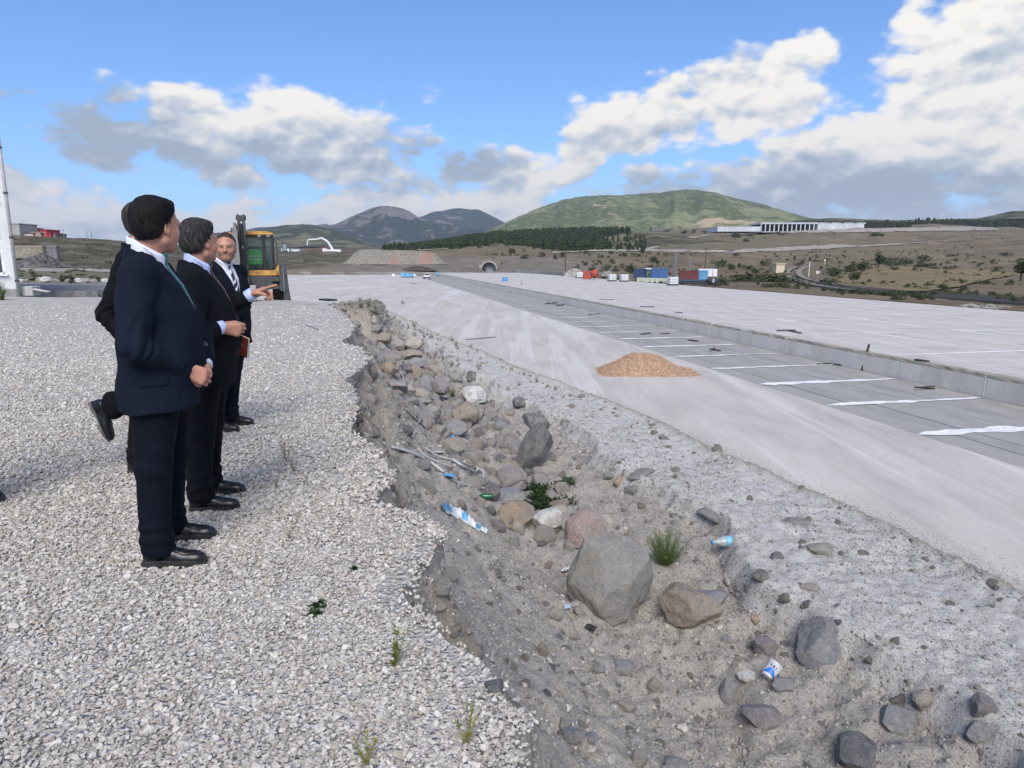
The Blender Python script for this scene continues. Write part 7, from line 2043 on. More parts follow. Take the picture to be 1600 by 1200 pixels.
heap('rubble_heap', 'pale rubble heap at the slab edge left of the red machine', 880, 918, 420, 431, 158, mat_heap('pale_rubble', (.30, .28, .25), (.50, .48, .44), 1.5), 6, 15, rough=.15)
heap('rubble_heap', 'small pale rubble heap behind the nearest white liquid tanks', 940, 962, 424, 431, 175, mat_heap('pale_rubble_b', (.24, .22, .2), (.42, .4, .36), 1.5), 5, 18, rough=.2)
heap('soil_heap', 'row of pale soil heaps on the verge at the right edge', 1500, 1600, 471, 481, 47, mat_heap('verge_soil', (.18, .165, .145), (.34, .32, .29), 3), 2.2, 22, rough=.14, z=UP_Z-.22, prof=[(0, 0), (.12, .7), (.3, .9), (.42, .5), (.55, .85), (.8, .6), (1, .3)])
# orange gravel on the slab
_pz = onz(1017, 587, SLAB_Z)
og = heap('orange_gravel_heap', 'heap of orange gravel tipped on the slab beside the channel', 936, 1098, 557, 590, float(_pz[1]), mat_heap('orange_gravel', (.32, .20, .13), (.56, .40, .28), 30), 2.0, 31, z=SLAB_Z, rough=.05, prof=[(0, 0), (.07, .30), (.2, .62), (.38, 1), (.5, .95), (.62, .82), (.78, .40), (1, .05)], nn=90)
M_OG = mat_stone('orange_chip', (.34, .20, .125), (.50, .34, .23), (.66, .50, .38)); OGC = stone_set('orange_chip', M_OG, 5, 700, 11)
def og_grain():
    rs = np.random.RandomState(2); me = og.data; co = np.array([v.co[:] for v in me.vertices]); n = 9000
    k = rs.randint(0, len(co), n); P = co[k]+rs.normal(0, .03, (n, 3))*[1, 1, 0]+np.array(og.location); ok = (P[:, 2] > SLAB_Z+.01) | (rs.rand(n) < .35)
    P = P[ok]; P[:, 2] = np.maximum(P[:, 2], SLAB_Z+.005); scatter('loose_orange_gravel', P, rs.uniform(.018, .045, len(P)), OGC, .7)
og_grain()

# ---------------- site objects along the far side of the slab ----------------
def up_at(u, v): return Vector(onz(u, v, UP_Z))
def ibc(u, v, lab):
    p = up_at(u, v); t = thing('liquid_tank', lab, 'liquid tank', tuple(p), R(12), 'white cage tanks along the far side of the slab')
    m = MB(); m.box((0, 0, .62), (1.12, .96, .96)); m.obj('bottle', K_WHITE, t, bevel=.06)
    m = MB()
    for k in range(6):
        x = -.6+k*.24; m.tube([(x, -.5, .14), (x, -.5, 1.14)], .016, 4); m.tube([(x, .5, .14), (x, .5, 1.14)], .016, 4)
    for z in (.18, .45, .75, 1.12): m.tube([(-.6, -.5, z), (.6, -.5, z), (.6, .5, z), (-.6, .5, z), (-.6, -.5, z)], .018, 4)
    m.obj('cage', K_STEEL, t)
    m = MB(); [m.box((x, 0, .06), (.12, 1.0, .12)) for x in (-.5, 0, .5)]; m.box((0, 0, .13), (1.2, 1.0, .03)); m.obj('pallet', K_GREY, t)
    m = MB(); m.lathe([(.1, 0), (.1, .05)], 12, (0, 0, 1.1)); m.obj('cap', K_BLK, t); return t
ibc(1051, 446, 'white cage tank in front of the red container, nearest of the tanks'); ibc(975, 440, 'white cage tank left of the pale concrete barriers'); ibc(956, 439.5, 'white cage tank second from the rubble heap'); ibc(905, 434.5, 'farthest white cage tank, beside the rubble heap')
def container(u, v1, r, L, rz, mat, lab, h=2.05):
    p = Vector(atd(u, v1, r)); t = thing('shipping_container', lab, 'container', (p.x, p.y, p.z), rz, 'containers beside the slab')
    m = MB(); n = int(L/.3)
    m.box((0, 0, h/2), (L, 2.3, h-.1)); m.obj('body', mat, t)
    m = MB()
    for k in range(n):
        for y in (-1.17, 1.17): m.box((-L/2+(k+.5)*L/n, y, h/2), (L/n*.5, .05, h-.35))
    o = m.obj('corrugation', mat, t); o['kind'] = 'stuff'
    m = MB(); [m.box((x, y, h/2), (.15, .15, h)) for x in (-L/2, L/2) for y in (-1.15, 1.15)]; [m.box((0, y, z), (L, .12, .14)) for y in (-1.15, 1.15) for z in (.07, h-.07)]; m.obj('frame', mat, t)
    m = MB(); m.box((L/2+.03, 0, h/2), (.05, 2.1, h-.3)); d = m.obj('door', mat, t); m = MB(); [m.tube([(L/2+.08, y, .2), (L/2+.08, y, h-.2)], .03, 5) for y in (-.7, -.25, .25, .7)]; m.obj('lock_rod', K_STEEL, d)
    return t
K_BLUE = col('blue_paint', (.035, .12, .33), .6, dirt=(.12, .12, .12), scale=.5); K_LBLUE = col('light_blue_paint', (.10, .30, .55), .6, scale=.5); K_DBLUE = col('dark_blue_paint', (.02, .05, .13), .6, scale=.5); K_MAR = col('maroon_paint', (.13, .025, .03), .65, dirt=(.10, .08, .07), scale=.5)
container(1030, 434, 150, 3.4, R(-8), K_BLUE, 'bright blue container behind the pale concrete barriers'); container(1001, 434.5, 153, 3.0, R(-8), K_DBLUE, 'dark blue container at the left of the container group'); container(1076, 438.5, 140, 3.6, R(-10), K_MAR, 'maroon container right of the nearest white cage tank'); container(1097, 438, 141, 1.7, R(-10), K_LBLUE, 'light blue container touching the maroon container')
box_thing('hut', 'dark green cabin with a white roof between the blue containers', 'hut', 1010, 1016, 421, 434, 2.2, col('green_cabin', (.05, .12, .12), .6), K_WHITE, 1, r=151)
box_thing('hut', 'small maroon cabin right of the bright blue container', 'hut', 1040, 1046, 427, 433, 2, K_MAR, None, 1, r=158)
for k in range(7):
    p = Vector(atd(999+k*7.3, 440.5+k*.28, 118-k*.8)); m = MB(); m.prism([(-.3, 0), (.3, 0), (.3, .12), (.12, .3), (.09, .8), (-.09, .8), (-.12, .3), (-.3, .12)], (-.42, .42), 'x')
    o = m.obj('concrete_barrier', col('barrier_concrete', (.42, .46, .38), .85, dirt=(.25, .25, .22)), None, bevel=.01); o.location = (p.x, p.y, p.z-.05); o.rotation_euler = (0, 0, R(-8))
    tag(o, ORD[k]+' from the left of the pale greenish barriers before the blue containers', 'barrier', 'row of pale concrete barriers')
for k in range(4):
    p = Vector(atd(1094+k*7.2, 432.5, 165)); m = MB(); m.box((0, 0, .95), (1.05, 1.6, 1.9)); o = m.obj('white_tank', K_WHITE, None, bevel=.1); o.location = p
    tag(o, ORD[k]+' from the left of the white box tanks behind the light blue container', 'tank', 'row of white box tanks')
# stack of black pipes
t = thing('pipe_stack', 'low stack of black pipes lying before the maroon container', 'pipes', tuple(Vector(atd(1092, 446, 112))))
_r = random.Random(2)
for row, n in ((0, 7), (1, 6), (2, 4)):
    for k in range(n):
        m = MB(); m.tube([(-3.0+_r.uniform(-.5, .5), k*.36+row*.18, .18+row*.30), (2.7+_r.uniform(-.5, .8), k*.36+row*.18, .18+row*.30)], .165, 10); m.obj('pipe', K_BLK if _r.random() < .75 else K_DBLUE, t)
# person-like figure: a parked moped beside the pipes
p = up_at(1109, 448); t = thing('moped', 'small dark moped parked at the slab edge right of the pipe stack', 'moped', tuple(p), R(20))
for x in (-.55, .55):
    m = MB(); m.tube([(x+.26*math.cos(a), 0, .28+.26*math.sin(a)) for a in np.linspace(0, 6.283, 17)], .045, 6); m.obj('wheel', K_TYRE, t)
m = MB(); m.box((-.2, 0, .62), (.75, .28, .30)); m.tube([(.55, 0, .28), (.40, 0, 1.0)], .04, 6); m.box((.1, 0, .35), (.6, .2, .12)); m.obj('frame', K_BLK, t, bevel=.03)
m = MB(); m.box((-.3, 0, .83), (.62, .28, .12)); m.obj('seat', K_GREY, t, bevel=.03); m = MB(); m.tube([(.38, -.3, 1.05), (.4, 0, 1.0), (.38, .3, 1.05)], .02, 5); m.obj('handlebar', K_STEEL, t); m = MB(); m.box((.46, 0, .75), (.08, .3, .5)); m.obj('leg_shield', K_WHITE, t)
# red machine
p = up_at(929, 437); t = thing('concrete_mixer', 'small red site machine with an open drum at the far slab edge', 'machine', tuple(p))
KR = col('machine_red', (.36, .06, .035), .6, dirt=(.15, .1, .08)); m = MB(); m.lathe([(.25, -.6), (.62, -.35), (.68, .1), (.42, .6)], 16); o = m.obj('drum', KR, t, smooth=True); o.location = (0, 0, 1.05); o.rotation_euler = (R(55), 0, .3)
m = MB(); m.tube([(-.7, 0, 0), (-.2, 0, .9)], .05, 5); m.tube([(.7, 0, 0), (.2, 0, .9)], .05, 5); m.tube([(0, .8, 0), (0, .1, .9)], .05, 5); m.obj('stand', KR, t); m = MB(); m.box((-1.3, .2, .45), (1.3, .8, .7)); m.obj('motor_box', KR, t, bevel=.04)
p = up_at(912, 433.5); m = MB(); m.box((0, 0, .6), (1.9, 1.0, 1.1)); m.box((.9, 0, 1.0), (.6, .8, .6)); o = m.obj('generator', KR, None, bevel=.06); o.location = p; tag(o, 'faded red generator box left of the red site machine', 'generator')
m = MB(); m.tube([(0, 0, 0), (0, 0, 4.4)], .11, 7); m.box((0, 0, 4.2), (.5, .2, .3)); o = m.obj('wooden_post', K_BARK, None); o.location = Vector(atd(883, 426, 175)); tag(o, 'short thick wooden post above the rubble heap', 'post')
# blue drum in the channel, blue wrapped pallets, pickup
p = Vector(onz(789, 446, CH_Z)); m = MB(); m.lathe([(.26, 0), (.29, .02), (.29, .3), (.305, .32), (.29, .34), (.29, .62), (.305, .64), (.29, .66), (.29, .93), (.26, .95)], 16); o = m.obj('drum', K_LBLUE, None, smooth=False); o.location = p; o.scale = (1.5, 1.5, 1.35); tag(o, 'light blue plastic drum standing in the far channel', 'drum')
for i, (u, v, w, h, lab) in enumerate([(630, 433.5, 6, 7, 'leftmost blue wrapped pallet at the far end of the slab'), (637, 433.8, 6, 6.5, 'blue wrapped pallet in the middle of the group at the far end'), (644, 433.5, 5, 5, 'smaller blue wrapped pallet at the right of the group'), (684.5, 431.5, 4, 5, 'lone blue wrapped pallet right of the small pickup')]):
    p = Vector(onz(u, v, SLAB_Z)); s = p.y/FPX; t = thing('wrapped_pallet', lab, 'pallet', tuple(p), .2*i, 'blue wrapped pallets at the end of the slab')
    m = MB(); m.box((0, 0, h*s/2+.07), (w*s, w*s*.8, h*s-.1)); m.obj('load', col('blue_wrap', (.12, .42, .68), .4, bump=.6), t, bevel=.08); m = MB(); m.box((0, 0, .07), (w*s*1.05, w*s*.85, .13)); m.obj('pallet_base', K_BARK, t)
for u, lab in ((647, 'white bag beside the blue wrapped pallets'), (615, 'white bag left of the blue wrapped pallets')):
    p = Vector(onz(u, 433, SLAB_Z)); m = MB(); m.ball((0, 0, .35), .45, 6, sc=(1, .8, .85)); o = m.obj('bag', K_WHITE, None, smooth=True); o.location = p; tag(o, lab, 'bag')
def pickup():
    p = Vector(onz(667, 436.2, SLAB_Z)); t = thing('parked_car', 'tiny white pickup parked at the far end of the slab', 'car', tuple(p), R(5)); t.scale = (.8, .8, .8)
    m = MB(); m.box((0, 2.2, .62), (1.7, 4.4, .55)); m.obj('body', K_WHITE, t, bevel=.08); m = MB(); m.box((0, 2.5, 1.15), (1.5, 1.6, .55), taper=.86); m.obj('cabin', K_WHITE, t, bevel=.08)
    m = MB(); m.box((0, 1.72, 1.16), (1.25, .05, .38)); m.obj('rear_window', K_BLK, t); m = MB(); m.box((0, -.03, .48), (1.6, .1, .22)); m.obj('bumper', K_BLK, t)
    for x in (-.75, .75):
        for y in (.9, 3.5): m = MB(); m.lathe([(.2, -.1), (.33, -.1), (.33, .1), (.2, .1)], 14); o = m.obj('wheel', K_TYRE, t); o.location = (x, y, .33); o.rotation_euler = (0, math.pi/2, 0)
        m = MB(); m.box((x, -.03, .8), (.14, .06, .25)); m.obj('tail_lamp', KR, t)
pickup()

# ---------------- tunnel mouth ----------------
def tunnel():
    p = Vector(atd(764, 427.5, 292)); t = thing('tunnel_portal', 'concrete tunnel mouth with a pale blocked opening in the cutting', 'tunnel', (p.x, p.y, p.z-.3))
    s = 292/FPX; Rr = 13*s; KC = col('portal_concrete', (.38, .375, .36), .85, scale=.3, dirt=(.24, .22, .2))
    H0 = 8*s
    def arch(rad, off=0): return [(rad*math.cos(a), H0+rad*.95*math.sin(a)) for a in np.linspace(0, math.pi, 20)]
    A = arch(Rr); B = arch(Rr*.84); m = MB()
    outer = [(Rr, 0)]+A+[(-Rr, 0)]; inner = [(Rr*.84, 0)]+B+[(-Rr*.84, 0)]
    V = [(x, 0, z) for x, z in outer]+[(x, 0, z) for x, z in inner]+[(x, 14, z) for x, z in outer]+[(x, 14, z) for x, z in inner]; n = len(outer); F = []
    for k in range(n-1): F += [(k, k+1, n+k+1, n+k), (2*n+k, 3*n+k, 3*n+k+1, 2*n+k+1), (k, 2*n+k, 2*n+k+1, k+1), (n+k, n+k+1, 3*n+k+1, 3*n+k)]
    m.add(V, F); m.obj('ring', KC, t)
    m = MB(); m.prism([(x, z) for x, z in inner], (3.0, 3.3), 'y'); m.obj('shutter', col('shutter_grey', (.30, .33, .35), .7, scale=.3), t)
    m = MB(); m.box((-Rr*.55, 1.0, H0*.75), (.9, .8, H0*1.5)); m.obj('dark_door', K_BLK, t)
    m = MB(); m.prism([(-Rr*1.0, 0), (-Rr*1.35, 0), (-Rr*1.5, H0*.7), (-Rr*1.15, H0*1.7), (-Rr*.95, H0*1.75)], (.0, 1.5), 'y'); m.obj('wing_wall', KC, t)
tunnel()
# low concrete wall along the far end
m = MB(); a = Vector(atd(446, 433, 181)); b = Vector(atd(742, 430.5, 181)); L_ = (b-a).length
t = thing('low_wall', 'long low concrete wall closing the far end of the slab', 'wall', tuple(a)); nseg = 14
for k in range(nseg): m = MB(); m.box(((k+.5)*L_/nseg, 0, .55+.0), (L_/nseg-.05, .35, 1.5)); m.obj('wall_section', col('low_wall_concrete', (.27, .265, .255), .9, scale=.3), t, bevel=.03)
m = MB(); a = Vector(atd(800, 428, 182)); b = Vector(atd(882, 429, 150)); d_ = b-a
t = thing('low_wall', 'low concrete wall right of the tunnel mouth', 'wall', tuple(a), math.atan2(d_.y, d_.x))
for k in range(6): m = MB(); m.box(((k+.5)*d_.length/6, 0, .4), (d_.length/6-.06, .35, 1.5)); m.obj('wall_section', C['low_wall_concrete'], t, bevel=.03)

# ---------------- concrete pump boom ----------------
p = Vector(atd(521, 395, 400)); t = thing('concrete_pump', 'white folded boom of a concrete pump arching over the red roofed building', 'concrete pump', (p.x, p.y, p.z)); s = 400/FPX
q = [(0, -1), (-3, 6), (-8, 14), (-14, 18), (-18, 19.5), (-24, 17.5), (-37, 17), (-39, 15), (-39.5, 8)]
for k in range(len(q)-1):
    m = MB(); m.tube([(q[k][0]*s, 0, q[k][1]*s+1), (q[k+1][0]*s, 0, q[k+1][1]*s+1)], [.75-.06*k, .72-.06*k], 8); m.obj('boom_segment', K_WHITE, t)
m = MB(); m.box((0, 0, .8), (9, 2.5, 2.2)); m.box((-5, 0, 1.2), (2.2, 2.4, 2.6)); m.obj('truck', K_WHITE, t, bevel=.1)
for x in (-5, -1, 2, 4): m = MB(); m.lathe([(.5, -1.3), (.5, 1.3)], 12); o = m.obj('wheel', K_TYRE, t); o.location = (x, 0, -.1); o.rotation_euler = (math.pi/2, 0, 0)

# ---------------- poles, pylon, signals ----------------
def pole(u, vt, vb, lab, r=None, rad=.12, arm=True, mat=None, group='thin poles on the plain', name='utility_pole'):
    p = on_plain(u, vb) if r is None else Vector(atd(u, vb, r)); s = p.y/FPX; H = (vb-vt)*s
    t = thing(name, lab, 'pole', tuple(p), .3, group); m = MB(); m.tube([(0, 0, -.3), (0, 0, H)], [rad*1.2, rad*.8], 7); m.obj('shaft', mat or K_BARK, t)
    if arm: m = MB(); m.box((0, 0, H-.5), (1.6, .12, .12)); [m.lathe([(.05, 0), (.05, .2)], 6, (x, 0, H-.44)) for x in (-.7, 0, .7)]; m.obj('crossarm', mat or K_BARK, t)
for a in [(1101, 388, 432, 'tall thin pole behind the white box tanks'), (873, 372, 398, 'thin pole at the forest foot'), (1221, 385, 397, 'thin pole on the pale berm'), (1278, 379, 391, 'thin pole right of the berm hump'), (1424, 362, 378, 'pole on the plain right of the warehouse'), (1517, 358, 380, 'left pole of the close pair on the right plain'), (1520, 360, 381, 'right pole of the close pair on the right plain'), (1376, 352, 362, 'short pole next to the shrubs right of the warehouse'), (1466, 355, 364, 'short pole on the graded earth')]: pole(a[0], a[1], a[2], a[3])
for a in [(101, 359, 380, 'pole on the left skyline right of the red house'), (137, 363, 378, 'left pole of the pair on the left skyline'), (144, 361, 378, 'right pole of the pair on the left skyline'), (158, 374, 394, 'pole on the left slope beside the men'), (62, 368, 384, 'pole above the beige stone wall')]: pole(*a, r=215, arm=False, rad=.09, mat=K_STEEL, group='poles on the left hillside')
pole(453, 379, 397, 'pole in front of the white blocks behind the backhoe', r=300, arm=True, rad=.1)
def pylon(u, vt, vb, r, lab):
    p = Vector(atd(u, vb, r)); s = r/FPX; H = (vb-vt)*s; t = thing('pylon', lab, 'pylon', tuple(p), .4); m = MB(); w = H*.075
    for sx in (-1, 1):
        for sy in (-1, 1): m.tube([(sx*w, sy*w, -.3), (sx*w*.35, sy*w*.35, H)], .09, 4)
    n = 7
    for k in range(n):
        z0 = H*k/n; z1 = H*(k+1)/n; a = w*(1-.65*k/n); b = w*(1-.65*(k+1)/n)
        for sx, sy, tx, ty in ((-1, -1, 1, -1), (1, -1, 1, 1), (1, 1, -1, 1), (-1, 1, -1, -1)): m.tube([(sx*a, sy*a, z0), (tx*b, ty*b, z1)], .05, 3); m.tube([(tx*a, ty*a, z0), (sx*b, sy*b, z1)], .05, 3)
    m.obj('lattice', K_STEEL, t)
    m = MB(); [m.box((0, 0, H*z), (H*.22, .15, .15)) for z in (.82, .95)]; m.obj('crossarm', K_STEEL, t)
pylon(1054, 396, 433, 168, 'grey lattice mast behind the nearest white cage tank'); pylon(1077, 404, 432, 190, 'smaller lattice mast right of the taller lattice mast')
def signal(u, vt, vb, lab, white=False, head=True):
    p = on_plain(u, vb, 45); s = p.y/FPX; H = (vb-vt)*s; t = thing('railway_signal', lab, 'signal', tuple(p), 0, 'signals along the curved railway')
    m = MB(); m.tube([(0, 0, -.2), (0, 0, H)], .10 if white else .08, 8); m.obj('post', K_WHITE if white else K_STEEL, t)
    if head:
        m = MB(); m.box((0, 0, H-.2), (.62, .25, 1.1)); hd = m.obj('signal_head', K_BLK, t, bevel=.05)
        for z in (-.25, .15): m = MB(); m.lathe([(.13, 0), (.15, .1)], 12); o = m.obj('lens_hood', K_GREY, hd); o.location = (0, -.13, H-.2+z); o.rotation_euler = (math.pi/2, 0, 0)
    else: m = MB(); m.box((0, 0, H-.25), (.6, .06, .55)); m.obj('plate', K_WHITE, t, bevel=.02)
signal(1240, 403, 425, 'signal with a dark head left of the bend of the railway'); signal(1263.5, 405, 432, 'white post signal standing inside the railway bend', True); signal(1307.5, 403, 412, 'small far signal right of the railway bend'); signal(1276.5, 424, 440, 'white square plate on a thin post by the railway', False, False); signal(1288.5, 407, 414, 'thin far marker post behind the railway bend', True, False)
# wind turbines on the skyline
for u, vt, vb, lab in ((1515, 328, 343, 'left wind turbine faint on the far skyline'), (1470, 334, 344, 'small wind turbine on the far skyline')):
    p = Vector(atd(u, vb, 2600)); s = 2600/FPX; H = (vb-vt)*s; t = thing('wind_turbine', lab, 'wind turbine', tuple(p)); m = MB(); m.tube([(0, 0, -20), (0, 0, H*.7)], [1.6, 1.1], 8); m.obj('tower', K_WHITE, t)
    for k in range(3): a = k*2.094+.4; m = MB(); m.tube([(0, -2, H*.7), (math.sin(a)*H*.42, -2, H*.7+math.cos(a)*H*.42)], [1.2, .3], 5); m.obj('blade', K_WHITE, t)

# stones at the foot of the left grass bank
for i in range(16):
    u = 30+i*15+random.Random(i).uniform(-5, 5); p = on_plain(u, 441+u*.01, 30); w = random.Random(i+3).uniform(.25, .8); me = rock_mesh(1200+i, (w*1.3, w, w*.8), 8, .05, 3); me.materials.append(ROCKM['tan' if i % 3 else 'pale'])
    o = bpy.data.objects.new('rock', me); COL.objects.link(o); o.location = p+Vector((0, 0, w*.25)); tag(o, ORD[i]+' stone from the left in the row below the left grass bank', 'rock', 'row of stones below the left grass bank')

# ---------------- bars and boards lying on the concrete ----------------
K_RUST = col('rusty_iron', (.045, .035, .030), .8, bump=.4); K_WOOD = col('wet_timber', (.07, .058, .048), .85)
def bar(u0, v0, u1, v1, z, w, h, mat, lab, name='iron_bar', z1=None, cat='bar'):
    a = Vector(onz(u0, v0, z)); b = Vector(onz(u1, v1, z if z1 is None else z1)) if z1 is None else Vector(atd(u1, v1, z1)); d = b-a
    m = MB(); w *= .75; h *= .6; m.box((d.length/2, 0, h/2), (d.length, w, h)); o = m.obj(name, mat, None, bevel=min(w, h)*.15); o.location = a+Vector((0, 0, .004)); o.rotation_euler = d.to_track_quat('X', 'Z').to_euler(); return tag(o, lab, cat, 'scrap pieces lying about the channel')
bar(1302, 569.5, 1352, 576, CH_Z+.01, .09, .06, K_RUST, 'long rusty bar flat at the foot of the leaning post in the channel'); bar(1429, 605.5, 1461, 608, CH_Z+.01, .10, .05, K_RUST, 'front one of two crossed bars in the near channel'); bar(1430, 606.5, 1460, 604.5, CH_Z+.07, .08, .05, K_RUST, 'back one of two crossed bars in the near channel')
bar(1276, 570, 1298, 568, CH_Z+.01, .08, .05, K_RUST, 'short bar left of the long rusty bar'); bar(1187, 542, 1208, 546, CH_Z+.01, .10, .06, K_RUST, 'dark bar close to the wall in the channel'); bar(1110, 545.5, 1126, 548.5, CH_Z+.01, .14, .06, K_RUST, 'dark offcut lying in the middle of the channel'); bar(1110, 547, 1117, 544, CH_Z+.07, .08, .04, K_WOOD, 'short stick crossing the dark offcut')
bar(1076, 531.5, 1089, 533.5, CH_Z+.01, .2, .06, K_RUST, 'dark flat scrap left of the dark offcut'); bar(1032, 522, 1046, 521, CH_Z+.01, .1, .05, K_RUST, 'thin bar in the channel beyond the dark flat scrap'); bar(1002, 523, 1016, 520.5, CH_Z+.01, .2, .06, K_WOOD, 'bent scrap in the channel left of the thin bar')
bar(1214, 517, 1243, 516.5, UP_Z+.02, .14, .07, K_RUST, 'long dark board on the wall top'); bar(1232, 517, 1252, 521, UP_Z+.02, .12, .06, K_RUST, 'second dark board crossing the one on the wall top'); bar(1000, 479.5, 1022, 480, UP_Z+.02, .16, .08, K_RUST, 'dark board on the far stretch of the wall top'); bar(1054, 488.5, 1067, 488.8, UP_Z+.02, .14, .06, K_RUST, 'thin board on the upper slab beside the wall'); bar(938, 468, 960, 468.5, UP_Z+.02, .12, .06, K_WOOD, 'faint thin board on the far upper slab')
bar(1431, 563, 1450, 566, UP_Z+.03, .20, .08, K_RUST, 'dark ragged lump of felt on the wall rim', cat='scrap')
bar(852, 475, 870, 473, CH_Z+.01, .3, .07, K_RUST, 'dark scrap pile in the far channel'); bar(870, 478, 882, 475.5, CH_Z+.01, .25, .06, K_WOOD, 'brown scrap right of the dark scrap pile in the far channel'); bar(855, 473, 880, 478, CH_Z+.06, .12, .05, K_RUST, 'thin rod over the dark scrap pile in the far channel')
bar(797, 457, 806, 455, CH_Z+.01, .3, .08, K_RUST, 'small dark scrap far along the channel'); bar(920, 491.5, 938, 490, CH_Z+.01, .12, .05, K_RUST, 'thin dark bar in the middle distance of the channel'); bar(640, 443, 652, 443.2, SLAB_Z+.01, .2, .1, K_RUST, 'dark scrap at the far end of the lower slab')
# post leaning on the wall, a short one on the wall face, and a far one
a = Vector(onz(1347, 579, CH_Z)); b = Vector(atd(1358, 538, a.y+.05)); m = MB(); m.tube([a, b], [.045, .04], 6); o = m.obj('leaning_post', K_RUST, None); tag(o, 'rusty post leaning upright against the channel wall', 'post')
a = Vector(onz(1401, 565.5, CH_Z+.3)); b = Vector(onz(1408, 572, CH_Z+.16)); m = MB(); m.tube([a, b], .035, 6); o = m.obj('iron_bar', K_RUST, None); tag(o, 'short slanting iron stub on the wall face', 'bar')
a = Vector(onz(811, 452, CH_Z)); b = Vector(atd(816, 441, a.y+.2)); m = MB(); m.tube([a, b], .05, 5); o = m.obj('leaning_post', K_RUST, None); tag(o, 'far thin post leaning on the wall beyond the blue drum', 'post')
# metal strip along the left margin of the channel, in lengths
_r = random.Random(6)
for k in range(26):
    a0 = AREF-20+k*4.1; m = MB(); m.box((0, 0, 0), (4.02, .035, .06)); o = m.obj('edge_strip', K_RUST, None); p = chan(a0, .05, CH_Z+.05); o.location = p; o.rotation_euler = (0, 0, math.atan2(CD.y, CD.x)+_r.uniform(-.002, .002))
    o.parent = CHROOT
# sticks and bits on the slab and pad
bar(728, 531, 775, 527, SLAB_Z+.01, .06, .04, K_WOOD, 'thin stick lying on the lower slab'); bar(535, 484.5, 540, 487.5, 0, .1, .05, K_BLK, 'small black scrap near the upper end of the pad edge', cat='scrap')
p = Vector(onz(629, 475, SLAB_Z)); me = rock_mesh(77, (.35, .3, .35), 7); me.materials.append(ROCKM['slate']); o = bpy.data.objects.new('rock', me); COL.objects.link(o); o.location = p+Vector((0, 0, .12)); tag(o, 'lone dark stone on the lower slab beyond the rock heap', 'rock')
bar(505, 469, 520, 470.5, 0, .5, .10, K_BLK, 'dark folded mat on the far edge of the pad', name='mat', cat='mat'); bar(560, 480, 593, 492, -.35, .10, .07, K_WOOD, 'long dark timber lying at the upper end of the ditch', name='timber', cat='timber')
bar(478, 509, 500, 516, .01, .02, .015, K_WOOD, 'thin twig on the pad between the men and the ditch', name='twig', cat='twig')

# =====================================================================
# litter and plants in and around the ditch
# =====================================================================
PL_W = col('white_plastic', (.58, .61, .63), .4, dirt=(.36, .34, .31), scale=14); PL_B = col('blue_plastic', (.07, .30, .55), .4, dirt=(.28, .30, .30), scale=14); ROPE = col('grey_strap', (.46, .48, .49), .8, scale=20); GR_G = NT('green_bottle_glass'); GR_G = GR_G.set((.012, .10, .04), .08, 0, None, .6)
def strand(pts, w, mat, name, lab, cat, lift=.02, group=None, sag=None):
    P = [on_ditch(u, v)+Vector((0, 0, lift+(sag[i] if sag else 0))) for i, (u, v) in enumerate(pts)]
    Q = []
    for i in range(len(P)-1):
        p0 = P[max(0, i-1)]; p1 = P[i]; p2 = P[i+1]; p3 = P[min(len(P)-1, i+2)]
        for k in range(5): t = k/5; Q.append(.5*((2*p1)+(p2-p0)*t+(2*p0-5*p1+4*p2-p3)*t*t+(3*p1-p0-3*p2+p3)*t**3))
    Q.append(P[-1]); b = Q[0].copy(); m = MB(); m.tube([q-b for q in Q], w, 6); o = m.obj(name, mat, None, smooth=True); o.location = b; return tag(o, lab, cat, group)
strand([(617, 699), (640, 710), (670, 724), (698, 738)], .022, ROPE, 'strap', 'thick pale strap running down the ditch bank from the pad', 'strap', .04)
strand([(655, 698), (668, 712), (690, 722), (712, 730)], .012, ROPE, 'strap', 'thin pale strap above the thick one', 'strap', .03)
strand([(668, 703), (690, 716), (715, 723), (740, 728), (757, 737), (760, 748)], .014, ROPE, 'strap', 'pale strap curving over the stones towards the purple rock', 'strap', .06)
strand([(712, 722), (728, 733), (745, 738), (748, 732), (730, 726)], .020, ROPE, 'strap', 'crumpled loop of pale strap beside the purple rock', 'strap', .07)
strand([(724, 737), (740, 748), (752, 757), (758, 764)], .010, ROPE, 'strap', 'short end of pale strap hanging by the wedge stone', 'strap', .03)
strand([(710, 752), (730, 756), (752, 760)], .008, ROPE, 'strap', 'low thin strap end in front of the blue bag', 'strap', .02)
strand([(820, 777), (832, 782), (842, 788)], .012, ROPE, 'strap', 'pale strap end beside the dark weeds', 'strap', .03)
strand([(566, 646), (575, 655), (590, 668)], .010, L_DRY, 'root', 'thin pale root hanging out of the eroded bank', 'root', .03)
strand([(640, 642), (652, 655), (668, 668)], .012, K_WOOD, 'stick', 'thin stick lying below the eroded bank', 'stick', .03)
strand([(624, 572), (630, 583), (636, 595)], .014, ROPE, 'stick', 'pale stick between the dark and the ochre rock', 'stick', .12)
